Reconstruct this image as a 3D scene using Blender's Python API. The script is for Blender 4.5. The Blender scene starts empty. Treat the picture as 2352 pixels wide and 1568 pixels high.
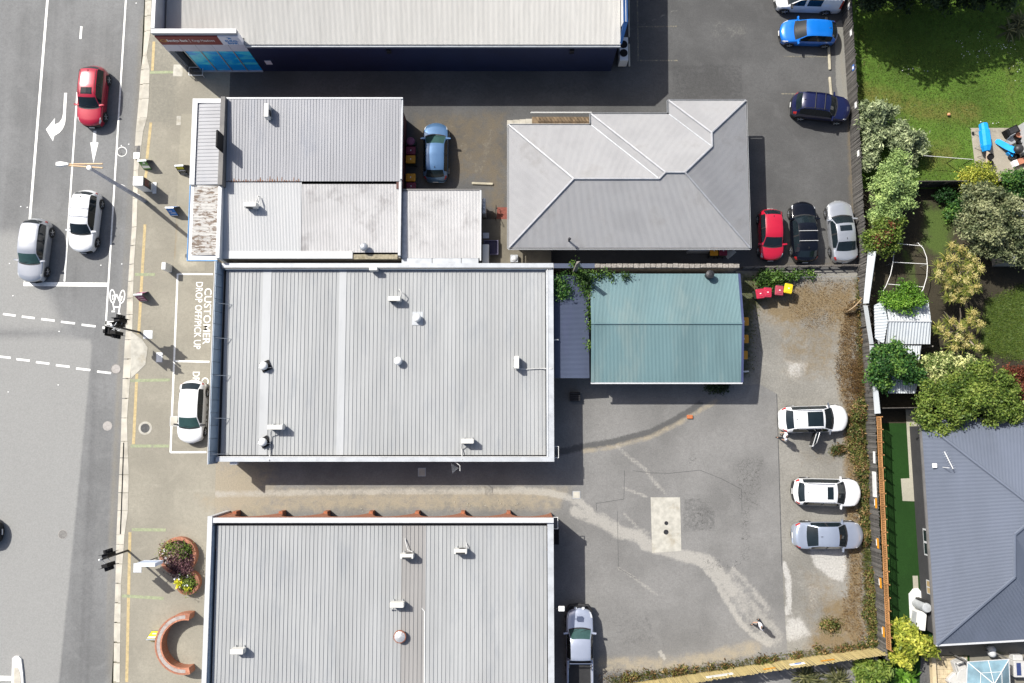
import bpy, bmesh, math, random
import numpy as np
from mathutils import Vector, Matrix

# ---------------------------------------------------------------- camera, sky, sun, exposure
SC = bpy.context.scene
LINK = SC.collection.objects.link
random.seed(7)
rng = np.random.default_rng(7)
CAM_H, TILT, FOC = 56.0, math.radians(5.65), 1829.0   # drone height, tilt, focal length in photo units (2352 wide)
cam = bpy.data.cameras.new("camera")
cam.sensor_width = 36.0
cam.lens = 36.0 * FOC / 2352.0
cam.clip_start = 0.5
cam.clip_end = 1500.0
cam_ob = bpy.data.objects.new("camera", cam)
LINK(cam_ob)
cam_ob.location = (0, 0, CAM_H)
cam_ob.rotation_euler = (TILT, 0, 0)
SC.camera = cam_ob

SUN = Vector((-0.74, 0.60, 1.0)).normalized()          # towards the sun
world = bpy.data.worlds.new("World")
SC.world = world
world.use_nodes = True
wn = world.node_tree.nodes
sky = wn.new("ShaderNodeTexSky")
sky.sky_type = 'NISHITA'
sky.sun_disc = False
sky.sun_elevation = math.asin(SUN.z)
sky.sun_rotation = math.atan2(SUN.x, SUN.y)
sky.air_density, sky.dust_density, sky.ozone_density = 0.8, 3.0, 1.0
wn["Background"].inputs[1].default_value = 0.098
world.node_tree.links.new(sky.outputs[0], wn["Background"].inputs[0])
sun = bpy.data.lights.new("sun", 'SUN')
sun.energy = 4.4
sun.angle = math.radians(0.5)
sun.color = (1.0, 0.965, 0.90)
sun_ob = bpy.data.objects.new("sun", sun)
LINK(sun_ob)
sun_ob.rotation_euler = SUN.to_track_quat('Z', 'Y').to_euler()
SC.view_settings.view_transform = 'Standard'
SC.view_settings.look = 'None'
SC.view_settings.gamma = 1.0
SC.view_settings.exposure = 0.60
SC.view_settings.use_curve_mapping = False

# ---------------------------------------------------------------- survey helpers
_ct, _st = math.cos(TILT), math.sin(TILT)
def at(u, v, z=0.0):
    """World point at height z seen at (u, v) in the 2352x1568 photograph (plan survey of the site)."""
    a, b = (u - 1176) / FOC, (784 - v) / FOC
    d = Vector((a, _st + b * _ct, -_ct + b * _st))
    t = (CAM_H - z) / -d.z
    return Vector((d.x * t, d.y * t, z))
_OX = (0, 590.36, 1180.72, 1761.6)
_OY = (0, 389.64, 779.3, 1174.2)
def T(c, r, x, y, z=0.0):
    return at(_OX[c] + x * 0.25111, _OY[r] + y * 0.25111, z)
def T_uv(c, r, x, y): return (_OX[c] + x * 0.25111, _OY[r] + y * 0.25111)
def AX(u, v, z=0.0): return at(u, v, z).x
def AY(u, v, z=0.0): return at(u, v, z).y

# ---------------------------------------------------------------- materials
def _nt(name):
    m = bpy.data.materials.new(name)
    m.use_nodes = True
    nt = m.node_tree
    return m, nt, nt.nodes, nt.links, nt.nodes["Principled BSDF"]
def _mix(nt, fac, a, b, mode='MIX'):
    n = nt.nodes.new("ShaderNodeMix")
    n.data_type = 'RGBA'; n.blend_type = mode; n.clamp_factor = True
    for sock, val in ((n.inputs[0], fac), (n.inputs[6], a), (n.inputs[7], b)):
        if hasattr(val, 'is_output'): nt.links.new(val, sock)
        elif isinstance(val, (int, float)): sock.default_value = val
        else: sock.default_value = (*val[:3], 1)
    return n.outputs[2]
def _math(nt, op, a, b=0.0, c=None):
    n = nt.nodes.new("ShaderNodeMath"); n.operation = op
    for i, val in enumerate((a, b) if c is None else (a, b, c)):
        if hasattr(val, 'is_output'): nt.links.new(val, n.inputs[i])
        else: n.inputs[i].default_value = val
    return n.outputs[0]
def _noise(nt, vec, scale, detail=4, rough=0.55, dist=0.0):
    n = nt.nodes.new("ShaderNodeTexNoise")
    n.inputs['Scale'].default_value = scale; n.inputs['Detail'].default_value = detail
    n.inputs['Roughness'].default_value = rough; n.inputs['Distortion'].default_value = dist
    if vec is not None: nt.links.new(vec, n.inputs['Vector'])
    return n.outputs[0]
def _ramp(nt, fac, lo, hi):
    n = nt.nodes.new("ShaderNodeMapRange"); n.interpolation_type = 'SMOOTHSTEP'
    nt.links.new(fac, n.inputs[0])
    n.inputs[1].default_value, n.inputs[2].default_value = lo, hi
    return n.outputs[0]
def _pos(nt, world_space=True):
    if world_space: return nt.nodes.new("ShaderNodeNewGeometry").outputs['Position']
    return nt.nodes.new("ShaderNodeTexCoord").outputs['Object']
def _scaled(nt, vec, s):
    n = nt.nodes.new("ShaderNodeVectorMath"); n.operation = 'MULTIPLY'
    nt.links.new(vec, n.inputs[0]); n.inputs[1].default_value = s
    return n.outputs[0]
def _bump(nt, bsdf, h, strength, dist=0.01):
    n = nt.nodes.new("ShaderNodeBump"); n.inputs['Strength'].default_value = strength; n.inputs['Distance'].default_value = dist
    nt.links.new(h, n.inputs['Height']); nt.links.new(n.outputs[0], bsdf.inputs['Normal'])

def mat(name, col, rough=0.6, metal=0.0, var=0.12, scale=1.5, bump=0.0, bscale=40, coat=0.0, ws=False, rnd=0.0, spec=0.5, dirt=None, dscale=0.8, damt=0.0, stretch=None, dlo=0.5, dhi=0.72):
    m, nt, N, L, b = _nt(name)
    vec = _pos(nt, ws)
    if stretch: vec = _scaled(nt, vec, stretch)
    c = _mix(nt, _ramp(nt, _noise(nt, vec, scale, 5), 0.3, 0.7), [x * (1 - var) for x in col], [min(1, x * (1 + var)) for x in col])
    if dirt: c = _mix(nt, _math(nt, 'MULTIPLY', _ramp(nt, _noise(nt, vec, dscale, 6, 0.65), dlo, dhi), damt), c, dirt)
    if rnd:
        oi = nt.nodes.new("ShaderNodeObjectInfo")
        f = _math(nt, 'ADD', _math(nt, 'MULTIPLY', oi.outputs['Random'], 2 * rnd), 1 - rnd)
        n = nt.nodes.new("ShaderNodeVectorMath"); n.operation = 'SCALE'
        L.new(c, n.inputs[0]); L.new(f, n.inputs['Scale']); c = n.outputs[0]
    L.new(c, b.inputs['Base Color'])
    b.inputs['Roughness'].default_value = rough; b.inputs['Metallic'].default_value = metal
    b.inputs['Specular IOR Level'].default_value = spec
    b.inputs['Coat Weight'].default_value = coat; b.inputs['Coat Roughness'].default_value = 0.04
    if bump: _bump(nt, b, _noise(nt, vec, bscale, 3), bump)
    return m

def ground_mat(name, base, light, tan, dark, grain=0.25, gscale=22.0, bump=0.5, blot=0.16, crack=False, rough=0.9, streak=None, soft=1.0, silt=0.7):
    """Asphalt, gravel or soil: broad blotches, fine grain, and the stains stored on the mesh (m: silt, dirt, dark patches and shade, cracking)."""
    m, nt, N, L, b = _nt(name)
    p = _pos(nt)
    at_ = N.new("ShaderNodeAttribute"); at_.attribute_name = "m"
    sep = N.new("ShaderNodeSeparateColor"); L.new(at_.outputs['Color'], sep.inputs[0])
    nl, nm, nf = _noise(nt, p, 0.22, 4), _noise(nt, p, 1.7, 7, 0.68, 0.4), _noise(nt, p, gscale, 3, 0.7)
    nm2 = _noise(nt, _scaled(nt, p, (1, 1, 1)), 4.5, 6, 0.7)
    c = _mix(nt, _ramp(nt, nl, 0.3, 0.7), [x * (1 - blot) for x in base], [x * (1 + blot) for x in base])
    c = _mix(nt, _math(nt, 'MULTIPLY', _ramp(nt, nm2, 0.35, 0.75), 0.5), c, [x * 0.74 for x in base])
    c = _mix(nt, _math(nt, 'MULTIPLY', _ramp(nt, _noise(nt, p, 0.75, 6, 0.7, 0.6), 0.5, 0.72), 0.4), c, [min(1, x * 1.3) for x in base])
    if streak:
        c = _mix(nt, _math(nt, 'MULTIPLY', _ramp(nt, _noise(nt, _scaled(nt, p, streak), 1.0, 4), 0.42, 0.68), 0.3), c, [x * 1.35 for x in base])
    def masked(ch, nz, lo=0.34, hi=0.62):
        return _ramp(nt, _math(nt, 'MULTIPLY', ch, _math(nt, 'ADD', _math(nt, 'MULTIPLY', nz, 1.3 * soft), 0.3 + 0.65 * (1 - soft))), lo, hi)
    c = _mix(nt, _math(nt, 'MULTIPLY', masked(sep.outputs[2], nm2, 0.3, 0.75), 0.85), c, dark)
    c = _mix(nt, _math(nt, 'MULTIPLY', masked(sep.outputs[1], nm, 0.3, 0.7), 0.85), c, tan)
    c = _mix(nt, _math(nt, 'MULTIPLY', masked(sep.outputs[0], _math(nt, 'ADD', _math(nt, 'MULTIPLY', nm, 0.6), _math(nt, 'MULTIPLY', _noise(nt, p, 7.0, 5, 0.7), 0.4)), 0.36, 0.56), silt), c, light)
    g = _math(nt, 'ADD', _math(nt, 'MULTIPLY', nf, 2 * grain), 1 - grain)
    n = N.new("ShaderNodeVectorMath"); n.operation = 'SCALE'
    L.new(c, n.inputs[0]); L.new(g, n.inputs['Scale']); c = n.outputs[0]
    if crack:
        wob = N.new("ShaderNodeVectorMath"); wob.operation = 'ADD'
        nz = N.new("ShaderNodeTexNoise"); nz.inputs['Scale'].default_value = 2.0; L.new(p, nz.inputs['Vector'])
        L.new(p, wob.inputs[0]); L.new(nz.outputs['Color'], wob.inputs[1])
        vo = N.new("ShaderNodeTexVoronoi"); vo.feature = 'DISTANCE_TO_EDGE'; vo.inputs['Scale'].default_value = 2.7
        L.new(wob.outputs[0], vo.inputs['Vector'])
        line = _math(nt, 'LESS_THAN', vo.outputs['Distance'], 0.03)
        line = _math(nt, 'MULTIPLY', line, _ramp(nt, _math(nt, 'MULTIPLY', at_.outputs['Alpha'], _math(nt, 'ADD', nm, 0.4)), 0.35, 0.6))
        c = _mix(nt, _math(nt, 'MULTIPLY', line, 0.6), c, [x * 0.3 for x in base])
    L.new(c, b.inputs['Base Color'])
    b.inputs['Roughness'].default_value = rough
    b.inputs['Specular IOR Level'].default_value = 0.25
    _bump(nt, b, nf, bump, 0.02)
    return m

def leaf_mat(name, dark, mid, lite, trans=0.28, rough=0.55, gain=1.5):
    dark, mid, lite = ([min(.85, x * gain) for x in q] for q in (dark, mid, lite))
    m, nt, N, L, b = _nt(name)
    a = N.new("ShaderNodeAttribute"); a.attribute_name = "leaf"
    r = N.new("ShaderNodeValToRGB")
    r.color_ramp.elements[0].color = (*dark, 1); r.color_ramp.elements[1].color = (*lite, 1)
    e = r.color_ramp.elements.new(0.5); e.color = (*mid, 1)
    L.new(a.outputs['Fac'], r.inputs[0])
    L.new(r.outputs[0], b.inputs['Base Color'])
    b.inputs['Roughness'].default_value = rough
    b.inputs['Specular IOR Level'].default_value = 0.3
    t = N.new("ShaderNodeBsdfTranslucent"); L.new(r.outputs[0], t.inputs[0])
    mx = N.new("ShaderNodeMixShader"); mx.inputs[0].default_value = trans
    L.new(b.outputs[0], mx.inputs[1]); L.new(t.outputs[0], mx.inputs[2])
    L.new(mx.outputs[0], N["Material Output"].inputs[0])
    return m

def glass_mat(name, col=(0.012, 0.018, 0.022), rough=0.04, spec=0.42):
    m, nt, N, L, b = _nt(name)
    c = _mix(nt, _noise(nt, _pos(nt, False), 2.2, 3), [x * 0.6 for x in col], [x * 1.5 for x in col])
    L.new(c, b.inputs['Base Color'])
    b.inputs['Roughness'].default_value = rough; b.inputs['Specular IOR Level'].default_value = spec
    return m

def brick_mat(name, c1, c2, mortar, scale=1.0):
    m, nt, N, L, b = _nt(name)
    t = N.new("ShaderNodeTexCoord")
    sx = N.new("ShaderNodeSeparateXYZ"); L.new(t.outputs['Object'], sx.inputs[0])
    cx = N.new("ShaderNodeCombineXYZ")
    L.new(_math(nt, 'ADD', sx.outputs[0], sx.outputs[1]), cx.inputs[0]); L.new(sx.outputs[2], cx.inputs[1])
    br = N.new("ShaderNodeTexBrick")
    br.inputs['Color1'].default_value = (*c1, 1); br.inputs['Color2'].default_value = (*c2, 1); br.inputs['Mortar'].default_value = (*mortar, 1)
    br.inputs['Scale'].default_value = scale; br.inputs['Brick Width'].default_value = 0.24; br.inputs['Row Height'].default_value = 0.086
    br.inputs['Mortar Size'].default_value = 0.008
    L.new(cx.outputs[0], br.inputs[0])
    c = _mix(nt, _noise(nt, t.outputs['Object'], 3, 5), br.outputs[0], c1, 'MULTIPLY')
    c = _mix(nt, 0.35, br.outputs[0], c)
    L.new(c, b.inputs['Base Color']); b.inputs['Roughness'].default_value = 0.85
    _bump(nt, b, br.outputs['Fac'], -0.6, 0.01)
    return m

# ---------------------------------------------------------------- objects
WORLD_BUILT = {}
def tag(o, label=None, cat=None, group=None, kind=None):
    if label: o['label'] = label
    if cat: o['category'] = cat
    if group: o['group'] = group
    if kind: o['kind'] = kind
    return o
def thing(name, label, cat, loc=(0, 0, 0), rz=0.0, group=None, world_built=False):
    o = bpy.data.objects.new(name, None)
    o.empty_display_size = 0.3
    LINK(o)
    o.location = loc; o.rotation_euler = (0, 0, rz)
    tag(o, label, cat, group)
    if world_built: WORLD_BUILT[o.name] = Vector(loc)
    return o
def _root(o):
    while o.parent is not None: o = o.parent
    return o
def dup(root, loc, rz, label, group=None, mats=None):
    """A copy of a thing with copies of its parts and sub-parts; mats swaps materials."""
    def cp(o, parent):
        c = o.copy(); LINK(c); c.parent = parent
        if mats and o.data is not None and any(s in mats for s in o.data.materials):
            c.data = o.data.copy()
            for i, s in enumerate(c.data.materials):
                if s in mats: c.data.materials[i] = mats[s]
        for ch in list(o.children): cp(ch, c)
        return c
    r = cp(root, None)
    r.location = loc; r.rotation_euler = (0, 0, rz); r['label'] = label
    if group: r['group'] = group
    return r

class MB:
    """Collects polygons and links them as one mesh object."""
    def __init__(s): s.v, s.f, s.m, s.k = [], [], [], 0
    def poly(s, pts):
        b = len(s.v); s.v += [tuple(p) for p in pts]; s.f.append(tuple(range(b, b + len(pts)))); s.m.append(s.k); return s
    def raw(s, vs, fs):
        b = len(s.v); s.v += [tuple(p) for p in vs]
        for f in fs: s.f.append(tuple(b + i for i in f)); s.m.append(s.k)
        return s
    def hexa(s, p):   # 8 corners: 4 below, 4 above
        return s.raw(p, [(3, 2, 1, 0), (4, 5, 6, 7), (0, 1, 5, 4), (1, 2, 6, 5), (2, 3, 7, 6), (3, 0, 4, 7)])
    def box(s, x0, x1, y0, y1, z0, z1):
        if x0 > x1: x0, x1 = x1, x0
        if y0 > y1: y0, y1 = y1, y0
        return s.hexa([(x0, y0, z0), (x1, y0, z0), (x1, y1, z0), (x0, y1, z0), (x0, y0, z1), (x1, y0, z1), (x1, y1, z1), (x0, y1, z1)])
    def bbox(s, x0, x1, y0, y1, z0, z1, r=0.03):   # box with a chamfered top edge and upright corners
        if x0 > x1: x0, x1 = x1, x0
        if y0 > y1: y0, y1 = y1, y0
        def ring(i, z): return [(x0 + i + r, y0 + i, z), (x1 - i - r, y0 + i, z), (x1 - i, y0 + i + r, z), (x1 - i, y1 - i - r, z), (x1 - i - r, y1 - i, z), (x0 + i + r, y1 - i, z), (x0 + i, y1 - i - r, z), (x0 + i, y0 + i + r, z)]
        vs = ring(0, z0) + ring(0, z1 - r) + ring(r * 0.8, z1)
        fs = [tuple(range(7, -1, -1)), tuple(range(16, 24))]
        for k in (0, 8):
            for i in range(8): fs.append((k + i, k + (i + 1) % 8, k + 8 + (i + 1) % 8, k + 8 + i))
        return s.raw(vs, fs)
    def obox(s, c, sx, sy, sz, rz=0.0):   # centred in plan, standing on c.z
        ca, sa = math.cos(rz), math.sin(rz); ps = []
        for z in (0, sz):
            for a, b in ((-1, -1), (1, -1), (1, 1), (-1, 1)):
                x, y = a * sx / 2, b * sy / 2
                ps.append((c[0] + x * ca - y * sa, c[1] + x * sa + y * ca, c[2] + z))
        return s.hexa(ps)
    def prism(s, pts, z0, z1):
        n = len(pts); vs = [(p[0], p[1], z0) for p in pts] + [(p[0], p[1], z1) for p in pts]
        a = sum(pts[i][0] * pts[(i + 1) % n][1] - pts[(i + 1) % n][0] * pts[i][1] for i in range(n))
        if a < 0:
            vs = vs[:n][::-1] + vs[n:][::-1]
        return s.raw(vs, [tuple(range(n - 1, -1, -1)), tuple(range(n, 2 * n))] + [(i, (i + 1) % n, n + (i + 1) % n, n + i) for i in range(n)])
    def slab(s, pts, t):   # planar polygon given a thickness downward
        n = len(pts); vs = [tuple(p) for p in pts] + [(p[0], p[1], p[2] - t) for p in pts]
        return s.raw(vs, [tuple(range(n)), tuple(range(2 * n - 1, n - 1, -1))] + [((i + 1) % n, i, n + i, n + (i + 1) % n) for i in range(n)])
    def tube(s, pts, r, n=8, caps=True):
        pts = [Vector(p) for p in pts]; rs = r if isinstance(r, (list, tuple)) else [r] * len(pts)
        vs, fs = [], []
        ref = None
        for i, p in enumerate(pts):
            d = (pts[min(i + 1, len(pts) - 1)] - pts[max(i - 1, 0)]).normalized()
            if ref is None or abs(ref.dot(d)) > 0.95: ref = Vector((0, 0, 1)) if abs(d.z) < 0.9 else Vector((1, 0, 0))
            a = d.cross(ref).normalized(); b = a.cross(d)
            for k in range(n):
                t = 2 * math.pi * k / n
                vs.append(p + (a * math.cos(t) + b * math.sin(t)) * rs[i])
        for i in range(len(pts) - 1):
            for k in range(n): fs.append((i * n + k, i * n + (k + 1) % n, (i + 1) * n + (k + 1) % n, (i + 1) * n + k))
        if caps: fs += [tuple(range(n - 1, -1, -1)), tuple(range((len(pts) - 1) * n, len(pts) * n))]
        return s.raw(vs, fs)
    def lathe(s, prof, c=(0, 0, 0), n=16, ang=0.0):   # prof: (radius, z)
        vs, fs = [], []
        for r, z in prof:
            for k in range(n):
                t = ang + 2 * math.pi * k / n
                vs.append((c[0] + r * math.cos(t), c[1] + r * math.sin(t), c[2] + z))
        for i in range(len(prof) - 1):
            for k in range(n): fs.append((i * n + k, i * n + (k + 1) % n, (i + 1) * n + (k + 1) % n, (i + 1) * n + k))
        fs += [tuple(range(n - 1, -1, -1)), tuple(range((len(prof) - 1) * n, len(prof) * n))]
        return s.raw(vs, fs)
    def build(s, name, mats, parent=None, smooth=False, loc=None):
        me = bpy.data.meshes.new(name)
        off = Vector((0, 0, 0))
        if parent is not None: off = WORLD_BUILT.get(_root(parent).name, off)
        if loc is not None: off = Vector(loc)
        me.from_pydata([(v[0] - off.x, v[1] - off.y, v[2] - off.z) for v in s.v], [], s.f)
        for m in (mats if isinstance(mats, (list, tuple)) else [mats]): me.materials.append(m)
        if any(s.m): me.polygons.foreach_set("material_index", s.m)
        if smooth: me.polygons.foreach_set("use_smooth", [True] * len(me.polygons))
        me.update()
        o = bpy.data.objects.new(name, me); LINK(o)
        if parent is not None: o.parent = parent
        elif loc is not None: o.location = loc
        return o

def corr(mb, poly, period, amp, down):
    """Corrugated sheet over a planar polygon; the ridges run along down."""
    P = [Vector(p) for p in poly]; n = Vector((0, 0, 0))
    for i in range(len(P)):
        n += P[i].cross(P[(i + 1) % len(P)])
    n.normalize()
    if n.z < 0: n = -n
    d = Vector(down); d = (d - n * d.dot(n)).normalized(); c = n.cross(d)
    o = P[0]; st = [((p - o).dot(c), (p - o).dot(d)) for p in P]
    ss = [a for a, _ in st]; lo, hi = min(ss), max(ss)
    lines = sorted(set([round(x, 5) for x in np.arange(lo + 1e-4, hi - 1e-4, period / 4)] + [round(min(max(a + e, lo + 1e-4), hi - 1e-4), 5) for a in ss for e in (-2e-4, 2e-4)]))
    rows = []
    for x in lines:
        ts = []
        for i in range(len(st)):
            (a, p), (b, q) = st[i], st[(i + 1) % len(st)]
            if (a - x) * (b - x) < 0: ts.append(p + (q - p) * (x - a) / (b - a))
        if len(ts) < 2: continue
        h = amp * math.cos(2 * math.pi * x / period)
        rows.append((o + c * x + d * min(ts) + n * h, o + c * x + d * max(ts) + n * h))
    vs = [p for r in rows for p in r]
    fs = [(2 * i + 2, 2 * i, 2 * i + 1, 2 * i + 3) for i in range(len(rows) - 1)]
    a, b_, c_ = vs[fs[0][0]], vs[fs[0][1]], vs[fs[0][2]]
    if (b_ - a).cross(c_ - a).z < 0: fs = [f[::-1] for f in fs]
    mb.raw(vs, fs)

def rib_panel_mesh(pitch, length, rib=0.05, name="roof_panel"):
    pr = [(0, 0.0), (0.004, rib), (0.03, rib), (0.036, 0.0), (pitch * 0.38, 0.002), (pitch * 0.40, 0.0035), (pitch * 0.44, 0.0035), (pitch * 0.46, 0.002), (pitch * 0.72, 0.002), (pitch * 0.74, 0.0035), (pitch * 0.78, 0.0035), (pitch * 0.80, 0.002), (pitch, 0.0)]
    vs = [(x, 0, z) for x, z in pr] + [(x, length, z) for x, z in pr]; n = len(pr)
    me = bpy.data.meshes.new(name)
    me.from_pydata(vs, [], [(i, i + 1, n + i + 1, n + i) for i in range(n - 1)])
    return me

def rib_roof(parent, x0, x1, y0, y1, z0, z1, pitch, matl, along='y', rib=0.05, matf=None):
    """A roof laid sheet by sheet: every pan with its raised rib is a part of its own. z0 at the low-coordinate end, z1 at the other."""
    off = WORLD_BUILT.get(_root(parent).name, Vector((0, 0, 0)))
    w, l = (x1 - x0, y1 - y0) if along == 'y' else (y1 - y0, x1 - x0)
    n = max(1, round(w / pitch)); pitch = w / n
    L_ = math.hypot(l, z1 - z0); me = rib_panel_mesh(pitch, L_, rib); me.materials.append(matl)
    ang = math.atan2(z1 - z0, l)
    for i in range(n):
        o = bpy.data.objects.new("roof_panel", me if not matf or matf(i, n) is None else me); LINK(o); o.parent = parent
        if matf and matf(i, n) is not None:
            o.data = me.copy(); o.data.materials[0] = matf(i, n)
        if along == 'y':
            o.location = Vector((x0 + i * pitch, y0, z0)) - off; o.rotation_euler = (ang, 0, 0)
        else:   # panel length runs along +x
            R_ = Matrix.Rotation(-ang, 4, 'Y') @ Matrix.Rotation(math.radians(-90), 4, 'Z')
            o.rotation_euler = R_.to_euler(); o.location = Vector((x0, y1 - i * pitch, z0)) - off

# ---------------------------------------------------------------- ground sheets with stain and shade masks
def _poly_mask(xy, pts, feather):
    pts = np.array(pts); n = len(pts); ins = np.zeros(len(xy), bool); dist = np.full(len(xy), 1e9)
    x, y = xy[:, 0], xy[:, 1]
    for i in range(n):
        a, b = pts[i], pts[(i + 1) % n]
        cond = (a[1] > y) != (b[1] > y)
        with np.errstate(divide='ignore', invalid='ignore'):
            xi = (b[0] - a[0]) * (y - a[1]) / (b[1] - a[1] + 1e-12) + a[0]
        ins ^= cond & (x < xi)
        ab = b - a; t = np.clip(((xy - a) @ ab) / (ab @ ab + 1e-9), 0, 1)
        dist = np.minimum(dist, np.linalg.norm(xy - (a + t[:, None] * ab), axis=1))
    sd = np.where(ins, dist, -dist)
    return np.clip(0.5 + sd / (2 * feather), 0, 1)
def _line_mask(xy, pts, w):
    dist = np.full(len(xy), 1e9)
    for i in range(len(pts) - 1):
        a, b = np.array(pts[i]), np.array(pts[i + 1]); ab = b - a
        t = np.clip(((xy - a) @ ab) / (ab @ ab + 1e-9), 0, 1)
        dist = np.minimum(dist, np.linalg.norm(xy - (a + t[:, None] * ab), axis=1))
    return np.clip(1.25 - dist / w, 0, 1)
def stains_and_shade(specs):
    """specs: (channel, strength, kind 'area'/'line', softness or width in m, points in photo units)"""
    S_ = [(c, s, k, w, [tuple(at(*p)[:2]) for p in pts]) for c, s, k, w, pts in specs]
    def fn(xy):
        m = np.zeros((len(xy), 4))
        for c, s, k, w, pts in S_:
            v = _poly_mask(xy, pts, w) if k == 'area' else _line_mask(xy, pts, w)
            if s >= 0: m[:, c] = np.maximum(m[:, c], v * s)
            else: m[:, c] *= (1 + s * v)
        return m
    return fn
def _set_m(me, fn):
    n = len(me.vertices); co = np.empty(n * 3); me.vertices.foreach_get("co", co); xy = co.reshape(-1, 3)[:, :2]
    m = fn(xy) if fn else np.zeros((n, 4))
    a = me.color_attributes.new("m", 'FLOAT_COLOR', 'POINT'); a.data.foreach_set("color", m.astype(np.float32).ravel())
def grid_sheet(name, x0, x1, y0, y1, z, cell, matl, fn=None):
    nx, ny = int((x1 - x0) / cell) + 1, int((y1 - y0) / cell) + 1
    X, Y = np.meshgrid(np.linspace(x0, x1, nx), np.linspace(y0, y1, ny))
    vs = np.stack([X.ravel(), Y.ravel(), np.full(X.size, z)], 1)
    i = (np.arange(ny - 1)[:, None] * nx + np.arange(nx - 1)[None, :]).ravel()
    fs = np.stack([i, i + 1, i + nx + 1, i + nx], 1)
    me = bpy.data.meshes.new(name); me.from_pydata(vs.tolist(), [], fs.tolist()); me.materials.append(matl)
    _set_m(me, fn)
    o = bpy.data.objects.new(name, me); LINK(o); o['kind'] = 'structure'
    return o
def poly_sheet(name, pts, z, cell, matl, fn=None, parent=None, structure=True):
    bm = bmesh.new(); bm.faces.new([bm.verts.new((p[0], p[1], z)) for p in pts])
    if cell:
        for ax in (0, 1):
            lo, hi = min(p[ax] for p in pts), max(p[ax] for p in pts)
            for c in np.arange(lo + cell, hi, cell):
                co, no = [0, 0, z], [0, 0, 0]; co[ax] = c; no[ax] = 1
                bmesh.ops.bisect_plane(bm, geom=bm.verts[:] + bm.edges[:] + bm.faces[:], plane_co=co, plane_no=no)
    bmesh.ops.recalc_face_normals(bm, faces=bm.faces[:])
    bm.normal_update()
    if sum(f.normal.z for f in bm.faces) < 0: bmesh.ops.reverse_faces(bm, faces=bm.faces[:])
    me = bpy.data.meshes.new(name); bm.to_mesh(me); bm.free(); me.materials.append(matl)
    _set_m(me, fn)
    o = bpy.data.objects.new(name, me); LINK(o)
    if parent is not None: o.parent = parent
    elif structure: o['kind'] = 'structure'
    return o
def text(name, body, size, matl, parent, loc, rot, align='CENTER', sx=1.0, extrude=0.003, bold=0.0):
    cu = bpy.data.curves.new(name, 'FONT'); cu.body = body; cu.size = size; cu.align_x = align; cu.align_y = 'CENTER'
    cu.extrude = extrude; cu.offset = bold; cu.resolution_u = 3
    tmp = bpy.data.objects.new(name + "_outline", cu); LINK(tmp)
    me = bpy.data.meshes.new_from_object(tmp.evaluated_get(bpy.context.evaluated_depsgraph_get()))
    bpy.data.objects.remove(tmp); me.name = name; me.materials.clear(); me.materials.append(matl)
    o = bpy.data.objects.new(name, me); LINK(o)
    off = WORLD_BUILT.get(_root(parent).name, Vector((0, 0, 0))) if parent is not None else Vector((0, 0, 0))
    o.location = Vector(loc) - off; o.rotation_euler = rot; o.scale = (sx, 1, 1); o.parent = parent
    return o
# ================================================================ SETTING
G_EARTH = mat("earth", (0.10, 0.10, 0.06), 0.95, var=0.3, scale=0.1, ws=True)
M_CONC = mat("concrete", (0.43, 0.405, 0.345), 0.85, var=0.14, scale=1.2, ws=True, dirt=(0.2, 0.18, 0.14), damt=0.5, bump=0.2, rnd=0.06)
M_CONC_PALE = mat("pale concrete", (0.40, 0.385, 0.335), 0.85, var=0.14, scale=2.5, ws=True, dirt=(0.24, 0.2, 0.13), damt=0.6, bump=0.3, bscale=60)
M_PAINT = mat("road paint", (0.78, 0.78, 0.74), 0.6, var=0.06, scale=6, ws=True, dirt=(0.4, 0.4, 0.38), dscale=5, damt=0.4)
M_PAINT_OLD = mat("faded paint", (0.19, 0.17, 0.12), 0.8, var=0.3, scale=8, ws=True, dirt=(0.09, 0.09, 0.085), dscale=6, damt=1.0, dlo=0.35, dhi=0.6)
M_YELLOW = mat("yellow line paint", (0.43, 0.335, 0.17), 0.8, var=0.15, scale=5, ws=True, dirt=(0.25, 0.22, 0.15), dscale=4, damt=0.6)
M_LIME = mat("lime line paint", (0.265, 0.295, 0.18), 0.85, var=0.15, scale=5, ws=True, dirt=(0.22, 0.21, 0.17), dscale=3, damt=0.9)
M_BLACK = mat("black", (0.009, 0.009, 0.010), 0.65, var=0.2, spec=0.2)
M_DARKMETAL = mat("dark metal", (0.035, 0.035, 0.038), 0.5, 0.4, var=0.2, scale=5)
M_GALV = mat("galvanised steel", (0.42, 0.44, 0.46), 0.45, 0.5, var=0.12, scale=4)
M_WHITE = mat("white paint", (0.74, 0.74, 0.72), 0.5, var=0.05, scale=3, dirt=(0.45, 0.43, 0.38), dscale=3, damt=0.3)

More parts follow.
